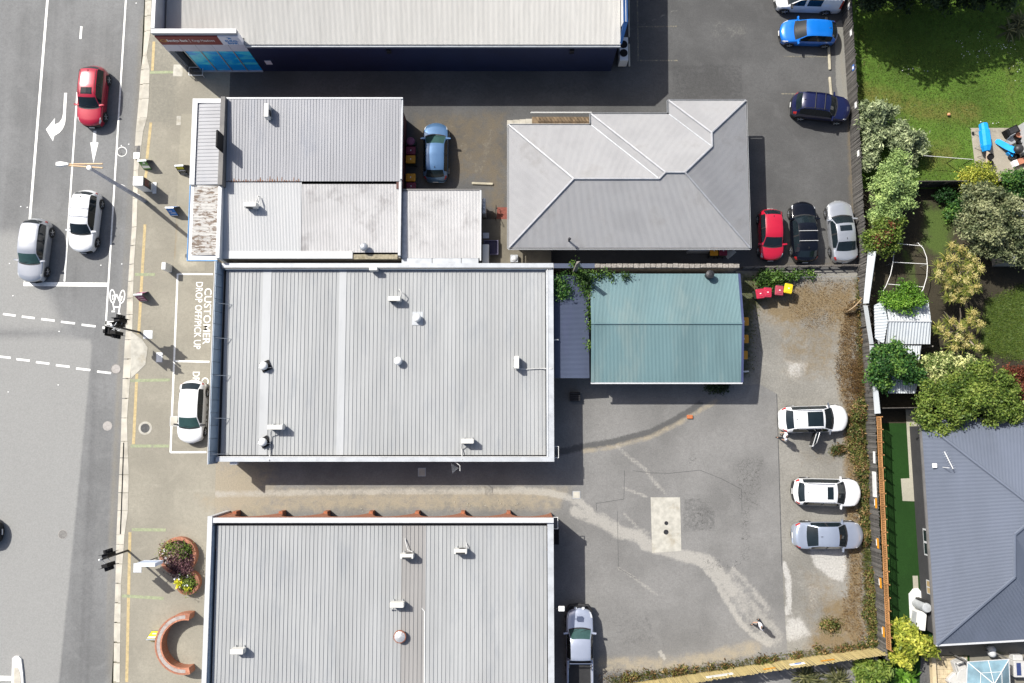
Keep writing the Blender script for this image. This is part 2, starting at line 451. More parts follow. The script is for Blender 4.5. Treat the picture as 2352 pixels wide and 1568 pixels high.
ground = MB().poly([(-300, -300, -0.2), (300, -300, -0.2), (300, 300, -0.2), (-300, 300, -0.2)]).build("ground", G_EARTH)
tag(ground, kind='structure')
RZ = -0.13
G_ROAD = ground_mat("road asphalt", (0.165, 0.167, 0.166), (0.262, 0.262, 0.252), (0.22, 0.20, 0.16), (0.085, 0.085, 0.088), grain=0.26, gscale=10, streak=(1.1, 0.018, 1), crack=True, soft=0.25, silt=0.9)
road = grid_sheet("road", -75, -27.2, -60, 75, RZ, 0.55, G_ROAD, stains_and_shade([
    (0, 0.95, 'area', 0.5, [(-300, 780), (210, 780), (190, 1000), (160, 1300), (120, 1700), (-300, 1700)]),
    (0, 0.6, 'area', 1.6, [(-300, 500), (60, 500), (200, 790), (-300, 790)]),
    (0, 0.5, 'area', 1.5, [(95, 240), (140, 200), (130, 380), (85, 440)]),
    (1, 0.55, 'line', 0.7, [(326, 40), (312, 250), (297, 520), (280, 800), (268, 1010), (255, 1300), (250, 1600)]),
    (2, 0.55, 'area', 1.2, [(130, 1210), (180, 1210), (180, 1300), (140, 1300)]),
    (2, 0.4, 'line', 0.9, [(215, 0), (200, 400)]), (2, 0.5, 'line', 1.0, [(215, 900), (190, 1568)]),
    (2, 0.35, 'line', 1.0, [(290, 100), (262, 700)]),
    (3, 0.45, 'line', 0.8, [(0, 910), (120, 925), (280, 925)]), (3, 0.35, 'line', 0.6, [(215, 1000), (205, 1600)])]))
def mark(name, pts, m=M_PAINT, z=RZ + 0.005, parent=road, lift=0.002):
    o = MB().slab([at(u, v, z + lift) for u, v in pts], lift * 1.5).build(name, m, parent)
    return o
def stripe(name, a, b, w, m=M_PAINT, z=RZ + 0.005, parent=road, ext=(0, 0)):
    A, B = at(*a, z), at(*b, z); d = (B - A).normalized(); n = Vector((-d.y, d.x, 0)) * w / 2
    A = A - d * ext[0]; B = B + d * ext[1]; up = Vector((0, 0, 0.002))
    return MB().slab([A - n + up, B - n + up, B + n + up, A + n + up], 0.003).build(name, m, parent)
stripe("lane_line", (109, 0), (57, 646), 0.17, ext=(14, 0))
stripe("lane_line", (177.5, 211), (148, 646), 0.12)
stripe("lane_line", (289, 0), (243, 747), 0.12, ext=(14, 0))
stripe("lane_dash", (187, 60), (184.5, 89), 0.16)
stripe("lane_dash", (193.5, -60), (191, -30), 0.16)
stripe("stop_line", (54, 652), (247, 653.5), 0.29)
stripe("stop_line", (241, 741), (268, 742), 0.26)
tp = lambda *q: [(_OX[0] + x * 0.25111, _OY[0] + y * 0.25111) for x, y in q]
mark("turn_arrow", tp((588, 848), (613, 848), (598, 1105), (590, 1140), (572, 1180), (540, 1215), (497, 1240), (484, 1290), (420, 1182), (503, 1078), (499, 1138), (540, 1120), (566, 1085), (576, 1040)))
mark("straight_arrow", tp((855, 1195), (882, 1195), (878, 1300), (900, 1302), (855, 1490), (826, 1302), (848, 1300)))
for r, lst in ((1, ((28, 1319, 143, 1334), (200, 1342, 318, 1357), (377, 1365, 500, 1380), (558, 1390, 686, 1405), (747, 1417, 874, 1432), (936, 1442, 1010, 1451))),
               (2, ((-20, 155, 98, 168), (150, 180, 272, 194), (330, 207, 452, 222), (512, 235, 637, 250), (697, 265, 826, 280), (888, 293, 1016, 308)))):
    for x0, y0, x1, y1 in lst:
        stripe("crossing_dash", (x0 * 0.25111, _OY[r] + y0 * 0.25111), (x1 * 0.25111, _OY[r] + y1 * 0.25111), 0.15)
# bicycle symbol
bk = MB(); BZ = RZ + 0.007
def bq(x, y): return at(230.2 + x * 0.11674, 661.2 + y * 0.11674, BZ)
def bring(cx, cy, rx, ry, tl, w):
    n = 28; tl = math.radians(tl)
    for i in range(n):
        q = []
        for k, s in ((i, 0), (i + 1, 0), (i + 1, 1), (i, 1)):
            t = 2 * math.pi * k / n; a, b = (rx - w * s) * math.cos(t), (ry - w * s) * math.sin(t)
            q.append(bq(cx + a * math.cos(tl) - b * math.sin(tl), cy + a * math.sin(tl) + b * math.cos(tl)))
        bk.poly(q[::-1])
def bbar(x0, y0, x1, y1, w):
    d = math.hypot(x1 - x0, y1 - y0); nx, ny = -(y1 - y0) / d * w / 2, (x1 - x0) / d * w / 2
    bk.poly([bq(x0 + nx, y0 + ny), bq(x1 + nx, y1 + ny), bq(x1 - nx, y1 - ny), bq(x0 - nx, y0 - ny)])
bring(240, 160, 60, 138, -3, 24); bring(432, 170, 58, 138, 8, 24); BZ += 0.0012
bbar(247, 285, 275, 430, 26); bbar(395, 300, 365, 480, 26); BZ += 0.0012
bbar(262, 375, 380, 375, 30); bbar(320, 120, 398, 300, 26); BZ += 0.0012
bbar(320, 120, 262, 300, 26); bbar(228, 148, 305, 148, 26); bbar(432, 155, 415, 245, 22); bbar(240, 150, 250, 230, 22); bbar(222, 460, 290, 460, 30); bbar(345, 505, 395, 505, 30)
bk.build("bicycle_symbol", M_PAINT, road)
for u, v in ((130, 297), (105, 600), (296, 331), (279, 334), (22, 605), (173, 563), (232, 609), (63, 476), (313, 7), (136, 761), (30, 679), (19, 900), (134, 884), (280, 606), (48, 474)):
    p = at(u, v, RZ); MB().bbox(p.x - 0.05, p.x + 0.05, p.y - 0.04, p.y + 0.04, RZ, RZ + 0.02, 0.015).build("road_stud", M_WHITE, road)

# ---- footpath
G_PATH = ground_mat("footpath asphalt", (0.262, 0.245, 0.20), (0.38, 0.36, 0.30), (0.29, 0.245, 0.175), (0.185, 0.178, 0.15), grain=0.2, gscale=11, blot=0.12)
KT = [(-120, 339, 346, 356), (-60, 335.5, 342, 352), (0, 331.5, 338, 348), (70, 330, 336, 346), (126, 326.5, 333, 337), (158, 322, 330, 344), (226, 317, 326, 342), (270, 313, 321, 338), (301, 310, 318, 329), (334, 308, 316, 325), (390, 305, 313, 318), (455, 303, 310.5, 316), (520, 301, 308, 314), (606, 295, 302, 308), (684, 290, 299, 306), (760, 287, 296, 304), (779, 285, 297, 305), (869, 280, 293, 299), (960, 277, 288, 292), (1013, 275.5, 286, 293), (1090, 271.5, 280, 296), (1173, 268, 277, 294), (1228, 265.5, 276, 286), (1250, 265, 274, 285), (1340, 263, 272, 278), (1430, 260, 269, 277), (1568, 258.5, 267, 275), (1680, 256, 264.5, 272)]
_fl = [at(m_ + 1.5, v_, 0.0) for v_, l_, m_, r_ in KT]
_fl = [Vector((_fl[0].x, 50, 0))] + _fl + [Vector((_fl[-1].x, -40, 0))]
footpath = poly_sheet("footpath", [(p.x, p.y) for p in _fl] + [(-20.602, -40), (-20.602, 50)], 0.0, 0.45, G_PATH, stains_and_shade([
    (2, 0.6, 'area', 0.8, [(335, -80), (420, -80), (420, 300), (320, 300)]),
    (2, 0.35, 'line', 0.9, [(360, 300), (350, 500), (330, 800)]),
    (0, 0.45, 'line', 0.5, [(300, 1110), (400, 1122), (600, 1128)]), (1, 0.55, 'area', 0.8, [(420, 1120), (640, 1125), (640, 1190), (470, 1190)]),
    (1, 0.4, 'line', 0.5, [(430, 1240), (465, 1300), (455, 1450)]), (0, 0.4, 'area', 1.0, [(310, 870), (380, 870), (370, 1000), (300, 1000)]),
    (2, 0.5, 'area', 0.4, [(345, 745), (370, 750), (365, 800), (335, 790)]), (1, 0.4, 'area', 0.5, [(320, 560), (345, 480), (350, 540)]),
    (2, 0.5, 'area', 0.3, [(300, 1284), (334, 1284), (334, 1325), (300, 1325)])]))
def fmark(name, a, b, w, m): return stripe(name, a, b, w, m, 0.002, footpath)
for a, b in (((353.5, 95), (350, 162)), ((346.5, 281), (337.5, 364)), ((337, 390), (334, 408)), ((333, 515), (318.5, 766)), ((314.5, 858), (306.5, 1020)), ((298.5, 1222), (291, 1566))):
    fmark("yellow_line", a, b, 0.20, M_YELLOW)
for a, b in (((344, 166), (398, 165)), ((310, 630), (356, 630)), ((299, 874), (390, 872)), ((300, 1024), (388, 1024)), ((303, 1216), (381, 1217)), ((280, 1368), (376, 1374))):
    stripe("lime_line", a, b, 0.20, M_LIME, 0.0045, footpath)
for a, b, w in (((408, 628), (391.5, 1039), 0.13), ((410, 629), (489, 629.5), 0.12), ((401, 829), (481, 830.5), 0.13), ((392, 1038.5), (474, 1038), 0.13)):
    fmark("parking_line", a, b, w, M_PAINT)
def floor_text(body, u, v0, v1, h):
    a, b = at(u, v0, 0.006), at(u, v1, 0.006)
    o = text("pavement_lettering", body, h / 0.72, M_PAINT, footpath, (a + b) / 2, (0, 0, -math.pi / 2), extrude=0.001, bold=0.004)
    bpy.context.view_layer.update()
    o.scale.x = (a - b).length / max(o.dimensions.x, 0.01)
    return o
floor_text("CUSTOMER", 475, 661, 790, 0.52)
floor_text("DROP OFF/PICK UP", 454.5, 647, 801, 0.50)
floor_text("CUSTOMER", 468, 866, 995, 0.52)
floor_text("DROP OFF/PICK UP", 447, 853, 1007, 0.50)
poly_sheet("concrete_apron", [at(*p)[:2] for p in ((417, 261), (480, 261), (470, 622), (398, 622), (404, 520), (411, 350))], 0.005, 0.5, ground_mat("apron concrete", (0.30, 0.28, 0.225), (0.42, 0.39, 0.31), (0.24, 0.19, 0.12), (0.16, 0.15, 0.12), gscale=30, grain=0.12), stains_and_shade([(0, 0.5, 'area', 0.5, [(400, 560), (470, 560), (470, 622), (398, 622)]), (1, 0.6, 'line', 0.3, [(406, 470), (399, 600)]), (2, 0.6, 'area', 0.5, [(415, 300), (432, 300), (428, 345), (412, 345)])]))
for pts in (((406, 266.5), (416, 266), (415, 287), (405, 287)), ((399, 148), (420, 148), (419, 175), (397, 175))):
    poly_sheet("concrete_pad", [at(*p)[:2] for p in pts], 0.009, 0, M_CONC_PALE)

# ---- kerb in cast lengths
kerb = thing("kerb", None, None, world_built=True); tag(kerb, kind='structure')
for (va, la, ma, ra), (vb, lb, mb_, rb) in zip(KT, KT[1:]):
    n = max(1, round((vb - va) / 45))
    for i in range(n):
        def ed(f, g):
            v = va + (vb - va) * f
            return [at(a + (b - a) * f, v, 0.0) for a, b in ((la, lb), (ma, mb_), (ra, rb))], [at(a + (b - a) * g, va + (vb - va) * g, 0.0) for a, b in ((la, lb), (ma, mb_), (ra, rb))]
        e = 0.006 if n == 1 else 0.012
        p, q = ed(i / n + e, (i + 1) / n - e)
        def zz(P, z): return (P.x, P.y, z)
        k = MB()
        k.hexa([zz(q[0], -0.3), zz(q[1], -0.3), zz(p[1], -0.3), zz(p[0], -0.3), zz(q[0], -0.122), zz(q[1], -0.105), zz(p[1], -0.105), zz(p[0], -0.122)])
        k.hexa([zz(q[1], -0.3), zz(q[2], -0.3), zz(p[2], -0.3), zz(p[1], -0.3), zz(q[1], 0.006), zz(q[2], 0.016), zz(p[2], 0.016), zz(p[1], 0.006)])
        k.build("kerb_segment", M_CONC, kerb)
rp = [(_OX[0] + x * 0.25111, _OY[2] + y * 0.25111) for x, y in ((1196, -75), (1300, 0), (1352, 75), (1330, 230), (1196, 360))]
MB().slab([at(u, v, 0.018) for u, v in rp], 0.1).build("crossover_slab", M_CONC_PALE, kerb)
sl = [at(*p, 0.018) for p in ((284, 1016), (278.6, 1168), (276.2, 1226))]
MB().tube(sl, 0.035, 6).build("drain_slot", M_BLACK, kerb)
g0, g1 = at(309, 334, 0.02), at(321, 350, 0.02)
kb = MB()
for i in range(5):
    y = g1.y + (g0.y - g1.y) * (i + 0.5) / 5; kb.box(g0.x, g1.x, y - 0.035, y + 0.03, 0.01, 0.05)
kb.build("drain_grate", M_DARKMETAL, kerb)
p, q = at(307.5, 350, 0.02), at(320, 364, 0.02)
MB().box(p.x, q.x, q.y, p.y, 0.0, 0.045).build("drain_lid", M_GALV, kerb)

# ---- lanes and yards between the buildings
G_NORTH = ground_mat("lane asphalt", (0.088, 0.088, 0.087), (0.23, 0.225, 0.2), (0.125, 0.103, 0.072), (0.05, 0.05, 0.05), grain=0.28, gscale=11, blot=0.2)
north_yard = grid_sheet("car_park", -20.6, 25.2, 10.4, 50, 0.0, 0.35, G_NORTH, stains_and_shade([
    (0, 0.55, 'area', 2.6, [(380, -90), (560, -90), (560, 300), (380, 300)]), (1, 0.62, 'area', 1.2, [(930, 250), (1180, 240), (1180, 610), (1100, 600), (1100, 430), (930, 430)]),
    (0, 0.42, 'line', 0.7, [(1060, 330), (1100, 400), (1130, 300)]), (0, 0.4, 'line', 0.6, [(1030, 285), (1130, 350), (1170, 420)]),
    (0, 0.5, 'line', 0.22, [(1430, 75), (1560, 20)]), (0, 0.42, 'area', 2.0, [(1600, 0), (1780, 0), (1760, 140), (1560, 130)]),
    (0, 0.3, 'area', 2.0, [(1730, 140), (1830, 140), (1840, 420), (1730, 300)]),
    (2, 0.5, 'area', 0.06, [(1538, 141), (1705, 141), (1712, 232), (1538, 232)]),
    (0, 1.0, 'line', 0.6, [(1930, 60), (1934, 130), (1934, 190), (1944, 240)]), (1, 0.7, 'line', 0.35, [(1928, 90), (1941, 200), (1950, 290), (1958, 560)]),
    (0, 0.35, 'line', 0.3, [(1838, 400), (1840, 460)]), (0, 0.4, 'line', 0.4, [(1905, 400), (1903, 470)]),
    (1, 0.6, 'area', 0.6, [(1780, 585), (1975, 585), (1975, 618), (1780, 618)]), (2, 0.5, 'area', 1.5, [(700, 170), (1400, 170), (1400, 240), (700, 240)])]))  # last area darkens the ground inside the bank wall's cast shadow
G_REAR = ground_mat("yard asphalt", (0.178, 0.175, 0.168), (0.36, 0.345, 0.31), (0.30, 0.26, 0.19), (0.075, 0.075, 0.074), grain=0.34, gscale=11, blot=0.18, crack=True)
tq = lambda c, r, *q: [(_OX[c] + x * 0.25111, _OY[r] + y * 0.25111) for x, y in q]
rear_yard = grid_sheet("rear_yard", -20.6, 25.2, -40, 10.4, 0.0, 0.2, G_REAR, stains_and_shade([
    (1, 0.62, 'area', 0.7, [(440, 1108), (1330, 1108), (1290, 1180), (440, 1190)]), (0, 0.55, 'line', 0.5, [(470, 1135), (900, 1128), (1250, 1128)]),
    (2, 0.45, 'line', 0.5, [(700, 1158), (1290, 1160)]),
    (0, 0.62, 'line', 0.5, tq(2, 2, (0, 1380), (250, 1390), (450, 1430), (620, 1500), (700, 1568))),
    (0, 0.60, 'line', 0.85, tq(2, 3, (560, 0), (800, 90), (950, 190), (1120, 215), (1250, 310), (1400, 360), (1560, 410), (1760, 440), (1880, 560), (2000, 740))),
    (0, 0.5, 'line', 1.7, tq(2, 3, (1950, 620), (2080, 800), (2250, 1000), (2380, 1150))),
    (0, 0.46, 'area', 1.5, tq(2, 3, (1800, 430), (2150, 430), (2500, 800), (2600, 1250), (2300, 1180), (2050, 900))),
    (0, 0.5, 'line', 0.4, tq(2, 2, (940, 980), (1080, 1100), (1200, 1190), (1280, 1300), (1400, 1420))), (0, 0.5, 'line', 0.3, tq(2, 2, (1000, 1360), (1220, 1440))),
    (0, 0.5, 'line', 0.35, tq(2, 3, (960, 520), (1120, 620), (1300, 760))), (0, 0.5, 'line', 0.3, tq(2, 3, (1000, 20), (1120, 130), (1230, 190))),
    (1, 0.6, 'line', 0.35, tq(2, 2, (640, 1020), (900, 985), (1250, 890), (1500, 770), (1700, 650), (1850, 560))),
    (2, 0.95, 'line', 0.36, tq(2, 2, (380, 1040), (620, 985), (900, 940), (1050, 900), (1250, 850), (1450, 750), (1620, 650), (1700, 590))),
    (2, 0.5, 'area', 0.12, [(1565, 1141), (1608, 1141), (1646, 1172), (1646, 1222), (1565, 1224)]),
    (2, 0.6, 'area', 0.5, tq(2, 3, (930, 1060), (1020, 1050), (1030, 1110), (950, 1110))),
    (2, 0.45, 'line', 0.5, tq(2, 3, (1200, 950), (1280, 1150), (1000, 1200))),
    (0, 0.7, 'line', 0.25, tq(2, 3, (1330, 1280), (1380, 1350))),
    (3, 0.9, 'area', 0.8, tq(2, 2, (2000, 1080), (2300, 1080), (2250, 1568), (2050, 1500))), (3, 0.7, 'area', 0.6, tq(2, 2, (1560, 1000), (1700, 1000), (1700, 1180), (1560, 1180))),
    (3, 0.8, 'area', 0.5, [(1585, 1160), (1640, 1165), (1640, 1220), (1585, 1220)]), (3, 0.8, 'area', 0.5, tq(2, 3, (1700, 420), (2150, 420), (2060, 560), (1750, 560))),
    (3, 0.7, 'line', 0.6, tq(2, 3, (2120, 0), (2110, 420))),
    (0, 0.6, 'line', 0.4, tq(2, 3, (1000, 235), (1110, 250), (1180, 330), (1250, 350), (1340, 380), (1420, 378), (1470, 400), (1520, 432), (1620, 440), (1720, 500))),
    (0, 0.6, 'line', 0.45, tq(2, 3, (1760, 540), (1850, 640), (1920, 780), (2000, 900), (2080, 1040), (2180, 1120), (2330, 1220))), (0, 0.52, 'line', 0.42, tq(2, 3, (2000, 520), (2120, 640), (2330, 900))), (0, 0.52, 'line', 0.4, tq(2, 3, (800, 20), (930, 110), (1100, 215))),
    (0, 0.42, 'area', 1.0, tq(2, 2, (600, 1400), (760, 1420), (720, 1520), (620, 1500))), (0, 0.4, 'area', 0.5, tq(2, 2, (2090, 1400), (2180, 1400), (2170, 1500), (2090, 1490))), (0, 0.36, 'area', 2.5, tq(2, 2, (1900, 700), (2340, 600), (2340, 1100), (1900, 1050))), (0, 0.36, 'area', 1.5, tq(2, 2, (660, 620), (1100, 640), (900, 860), (660, 900))),
    (1, 0.8, 'area', 2.2, [(380, 1030), (640, 1030), (640, 1215), (380, 1215)]), (2, 0.4, 'area', 1.5, tq(2, 3, (700, 700), (1400, 900), (1500, 1350), (800, 1350))),
    (1, 0.6, 'line', 1.0, tq(2, 3, (800, 1400), (1500, 1400), (2200, 1250)))]))
def seam(pts, w=0.05):
    m = MB(); P = [at(*p, 0.004) for p in pts]; up = Vector((0, 0, 0.001))
    for a, b in zip(P, P[1:]):
        d = (b - a).normalized(); n = Vector((-d.y, d.x, 0)) * w / 2
        m.poly([a - n + up, b - n + up, b + n + up, a + n + up])
    return m.build("asphalt_seam", M_SEAM, rear_yard)
M_SEAM = mat("bitumen seam", (0.07, 0.07, 0.07), 0.8, var=0.3, scale=4, ws=True)
seam(tq(2, 2, (1010, 1200), (1005, 1460), (750, 1500), (755, 1568)), 0.03)
seam(tq(2, 3, (945, 0), (955, 520), (1110, 610)), 0.025); seam(tq(2, 2, (1085, 1200), (1250, 1220), (1420, 1225), (1700, 1195), (1900, 1275), (2080, 1370), (2085, 1568)), 0.03)
seam([(1784, 900), (1789, 1060), (1794, 1240), (1796, 1300)], 0.06)
for a, b in (((1465, 61), (1555, 60)), ((1470, 138.5), (1557, 138.5)), ((1464, 0), (1466, 140)), ((1800, 129), (1898, 130)), ((1794, 215), (1902, 215))):
    stripe("bay_line", a, b, 0.1, M_PAINT_OLD, 0.002, north_yard)
pad = MB(); pc = [at(*p, 0.012) for p in ((1494.5, 1142), (1562, 1142), (1565, 1265), (1498, 1270))]
pad.slab(pc, 0.05); cpad = pad.build("concrete_slab", M_CONC_PALE); tag(cpad, kind='structure')
for c, r, x, y, rr in ((2, 3, 1392, 107, 0.135), (2, 3, 1390, 189, 0.17)):
    p = T(c, r, x, y, 0.012)
    tag(MB().lathe([(rr, -0.01), (rr, 0.012), (rr * 0.85, 0.018)], (0, 0, 0), 18).build("drain_cover", M_DARKMETAL, None, loc=None), "small dark round drain cover on the pale slab, %s of two" % ("upper" if rr < 0.15 else "larger lower"), "drain cover", "drain covers on the concrete slab").location = p

# gravel yard with dry grass
G_GRAVEL = ground_mat("gravel", (0.212, 0.204, 0.182), (0.41, 0.40, 0.375), (0.17, 0.122, 0.06), (0.05, 0.06, 0.02), grain=0.6, gscale=9, blot=0.2, bump=1.0, silt=0.85)
gy = [(1690, 622), (1977, 622), (1985, 900), (1998, 1200), (2012, 1500), (1812, 1540), (1800, 1380), (1796, 1250), (1790, 1060), (1785, 905), (1745, 882), (1690, 885)]
gravel_yard = poly_sheet("gravel_yard", [at(*p)[:2] for p in gy], 0.006, 0.3, G_GRAVEL, stains_and_shade([
    (1, 0.5, 'area', 1.6, [(1730, 650), (1960, 650), (1960, 900), (1780, 900)]), (1, 0.42, 'area', 1.5, [(1800, 1000), (1960, 1000), (1960, 1100), (1800, 1100)]), (1, 0.45, 'area', 1.5, [(1810, 1260), (1960, 1300), (1960, 1480), (1820, 1480)]),
    (0, 0.5, 'area', 0.6, tq(3, 1, (200, 1280), (330, 1290), (320, 1400), (180, 1380))), (0, 0.5, 'area', 0.7, tq(3, 1, (40, 1340), (150, 1330), (140, 1460), (50, 1460))), (0, 0.5, 'area', 0.6, tq(3, 1, (330, 1430), (440, 1440), (420, 1540), (320, 1530))), (0, 0.42, 'area', 0.5, tq(3, 1, (600, 1110), (700, 1120), (690, 1200), (600, 1190))), (0, 0.45, 'area', 0.8, tq(3, 2, (420, 30), (560, 40), (540, 160), (420, 150))),
    (2, 0.5, 'area', 0.6, tq(3, 1, (240, 1090), (480, 1080), (520, 1200), (300, 1220))), (2, 0.45, 'area', 0.5, tq(3, 2, (300, 400), (380, 400), (370, 460), (300, 450))),
    (1, 0.72, 'area', 1.2, [(1720, 640), (1985, 640), (1985, 760), (1940, 830), (1890, 740), (1820, 770), (1740, 740)]),
    (1, 0.62, 'line', 0.9, [(1945, 760), (1940, 900), (1955, 950)]), (1, 0.7, 'line', 0.85, [(1950, 960), (1958, 1200), (1965, 1320), (1960, 1400)]),
    (1, 0.5, 'area', 0.8, [(1780, 820), (1860, 830), (1850, 880), (1790, 870)]), (1, 0.7, 'area', 0.8, [(1900, 1360), (1990, 1360), (2000, 1500), (1830, 1510)]),
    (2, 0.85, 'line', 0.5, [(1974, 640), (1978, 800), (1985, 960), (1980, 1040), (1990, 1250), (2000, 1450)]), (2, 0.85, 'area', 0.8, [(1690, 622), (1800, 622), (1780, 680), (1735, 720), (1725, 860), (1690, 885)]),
    (2, 0.6, 'area', 0.5, [(1890, 1420), (1930, 1425), (1930, 1450), (1890, 1445)]),
    (0, 0.85, 'area', 0.6, tq(3, 3, (360, 330), (720, 340), (740, 500), (700, 660), (560, 610), (430, 500))), (0, 0.7, 'line', 0.35, tq(3, 3, (160, 480), (190, 620), (200, 800), (190, 920))),
    (0, 0.6, 'area', 0.6, tq(3, 3, (140, 930), (330, 930), (470, 1150), (250, 1230), (100, 1200))), (0, 0.42, 'area', 1.0, tq(3, 3, (200, 560), (620, 560), (560, 1100), (300, 1000))),
    (0, 0.52, 'area', 0.9, tq(3, 2, (80, 120), (480, 120), (380, 420), (120, 420))), (0, 0.4, 'area', 0.9, tq(3, 2, (300, 960), (700, 960), (700, 1180), (300, 1200)))]))

# ---- gardens on the east side
G_LAWN = ground_mat("lawn", (0.075, 0.138, 0.018), (0.5, 0.5, 0.42), (0.13, 0.122, 0.03), (0.04, 0.062, 0.012), grain=0.5, gscale=11, blot=0.3, bump=1.0)
lawn = grid_sheet("lawn", 25.1, 60, 16.6, 60, 0.004, 0.6, G_LAWN, stains_and_shade([
    (1, 0.62, 'line', 1.6, [(1990, 210), (2100, 250), (2230, 260)]), (1, 0.55, 'area', 1.2, [(2290, 120), (2352, 130), (2352, 280), (2300, 280)]), (1, 0.6, 'area', 1.5, [(2080, 300), (2220, 300), (2220, 410), (2100, 410)]),
    (2, 0.5, 'area', 2.0, [(1980, 20), (2250, 40), (2300, 120), (2100, 130)])]))  # this area paints the top tree row's shadow into the grass colour
G_SOIL = ground_mat("garden soil", (0.040, 0.034, 0.022), (0.2, 0.19, 0.15), (0.065, 0.105, 0.02), (0.02, 0.018, 0.012), grain=0.5, gscale=9, blot=0.3, bump=1.0)
garden = grid_sheet("garden_bed", 25.1, 60, -0.2, 16.6, 0.0, 0.5, G_SOIL, stains_and_shade([
    (1, 0.95, 'area', 0.8, [(2265, 690), (2400, 640), (2400, 830), (2250, 810)]), (1, 0.8, 'area', 0.8, [(2120, 460), (2200, 480), (2180, 600), (2110, 580)]), (1, 0.6, 'line', 0.7, [(2080, 580), (2100, 660)])]))
G_TURF = ground_mat("artificial turf", (0.011, 0.042, 0.006), (0.2, 0.3, 0.1), (0.03, 0.08, 0.015), (0.008, 0.03, 0.005), grain=0.35, gscale=14, blot=0.12, bump=0.6)
turf = grid_sheet("turf", 24.9, 60, -40, -0.2, 0.0, 1.0, G_TURF)
G_COBB = ground_mat("side path", (0.36, 0.345, 0.28), (0.5, 0.48, 0.4), (0.28, 0.24, 0.15), (0.2, 0.19, 0.16), grain=0.25, gscale=16, blot=0.1)
poly_sheet("side_path", [at(*p)[:2] for p in ((2080, 940), (2125, 940), (2128, 1152), (2073, 1150), (2069, 1099), (2089, 1098))], 0.006, 0.5, G_COBB)
poly_sheet("side_path", [at(*p)[:2] for p in ((2096, 1322), (2108, 1322), (2110, 1362), (2098, 1362))], 0.006, 0, G_COBB)
G_PATIO = ground_mat("patio concrete", (0.33, 0.30, 0.245), (0.45, 0.42, 0.35), (0.2, 0.17, 0.12), (0.13, 0.125, 0.11), grain=0.15, gscale=18, blot=0.12)
poly_sheet("patio", [at(*p)[:2] for p in ((2229, 293.5), (2420, 293.5), (2420, 425), (2240, 425), (2239, 378))], 0.009, 0.5, G_PATIO, stains_and_shade([(2, 0.7, 'area', 0.6, [(2240, 330), (2275, 330), (2290, 400), (2250, 380)]), (0, 0.5, 'area', 0.7, [(2280, 330), (2310, 330), (2310, 400), (2280, 390)]), (2, 0.5, 'line', 0.4, [(2240, 300), (2330, 300)])]))

# traffic island at the lower left, white edged
isl = thing("traffic_island", "white edged concrete traffic island at the lower left of the road", "traffic island", at(38, 1560, RZ), 0, world_built=True)
ip = [at(u, v, 0.0) for u, v in ((28, 1512), (33, 1507), (42, 1507), (48, 1513), (52, 1545), (60, 1660), (24, 1660), (27, 1545))]
MB().prism([(p.x, p.y) for p in ip], RZ, 0.0).build("island_kerb", M_WHITE, isl)
cx_, cy_ = sum(p.x for p in ip) / 8, sum(p.y for p in ip) / 8
MB().prism([(p.x + (0.17 if p.x < cx_ else -0.17), min(p.y, ip[1].y - 0.75)) for p in (ip[0], ip[3], ip[4], ip[5], ip[6], ip[7])], 0.002, 0.02).build("island_infill", M_CONC, isl)
stripe("stop_line", (-40, 1556), (26, 1558), 0.32)
# ================================================================ BUILDINGS
def roof_mat(name, col, var=0.08, dirt=None, damt=0.5, dscale=0.9, stretch=(1, 0.25, 1), rough=0.55, metal=0.0, rnd=0.0, scale=0.5):
    return mat(name, col, rough, metal, var=var, scale=scale, ws=True, dirt=dirt, damt=damt, dscale=dscale, stretch=stretch, rnd=rnd, spec=0.35)
R_PALE = roof_mat("pale zinc roof", (0.325, 0.333, 0.334), 0.07, (0.26, 0.275, 0.29), 0.6, 1.1, rnd=0.045)
R_FLASH = roof_mat("smooth pale sheet", (0.385, 0.395, 0.40), 0.06, (0.31, 0.32, 0.33), 0.5, 1.5)
R_PALE2 = roof_mat("weathered fibreglass sheet", (0.265, 0.258, 0.25), 0.06, (0.21, 0.20, 0.19), 0.5, 1.2, rnd=0.03)
R_GREY = roof_mat("grey ribbed roof", (0.30, 0.305, 0.322), 0.08, (0.225, 0.24, 0.275), 0.65, 0.7, rnd=0.035)
R_WHITE = roof_mat("white painted iron", (0.45, 0.455, 0.455), 0.05, (0.45, 0.45, 0.44), 0.4, 1.0)
R_WHITED = roof_mat("dirty white painted iron", (0.45, 0.445, 0.44), 0.08, (0.29, 0.28, 0.275), 0.85, 0.7, stretch=(1, 0.8, 1))
R_RUST = mat("rusting white iron", (0.42, 0.41, 0.39), 0.6, var=0.1, scale=1.2, ws=True, dirt=(0.125, 0.08, 0.05), dscale=2.6, damt=0.92, stretch=(0.9, 2.6, 1), dlo=0.47, dhi=0.6)
R_BANK = roof_mat("warm grey decking", (0.41, 0.405, 0.385), 0.05, (0.29, 0.285, 0.27), 0.35, 1.6, stretch=(3, 0.3, 1))
R_HIP = roof_mat("old corrugated iron", (0.305, 0.305, 0.31), 0.08, (0.245, 0.24, 0.235), 0.7, 0.5, stretch=(1, 1, 1))
R_BLUE = roof_mat("violet blue iron", (0.066, 0.082, 0.128), 0.1, (0.075, 0.085, 0.15), 0.5, 1.5)
R_TEAL = roof_mat("teal iron", (0.11, 0.185, 0.198), 0.10, (0.165, 0.225, 0.222), 0.75, 0.6)
R_SLATE = roof_mat("blue grey iron", (0.108, 0.126, 0.165), 0.07, (0.125, 0.145, 0.195), 0.4, 0.8)
R_SHED = roof_mat("pale shed iron", (0.44, 0.47, 0.49), 0.08, (0.32, 0.36, 0.40), 0.5, 2.0)
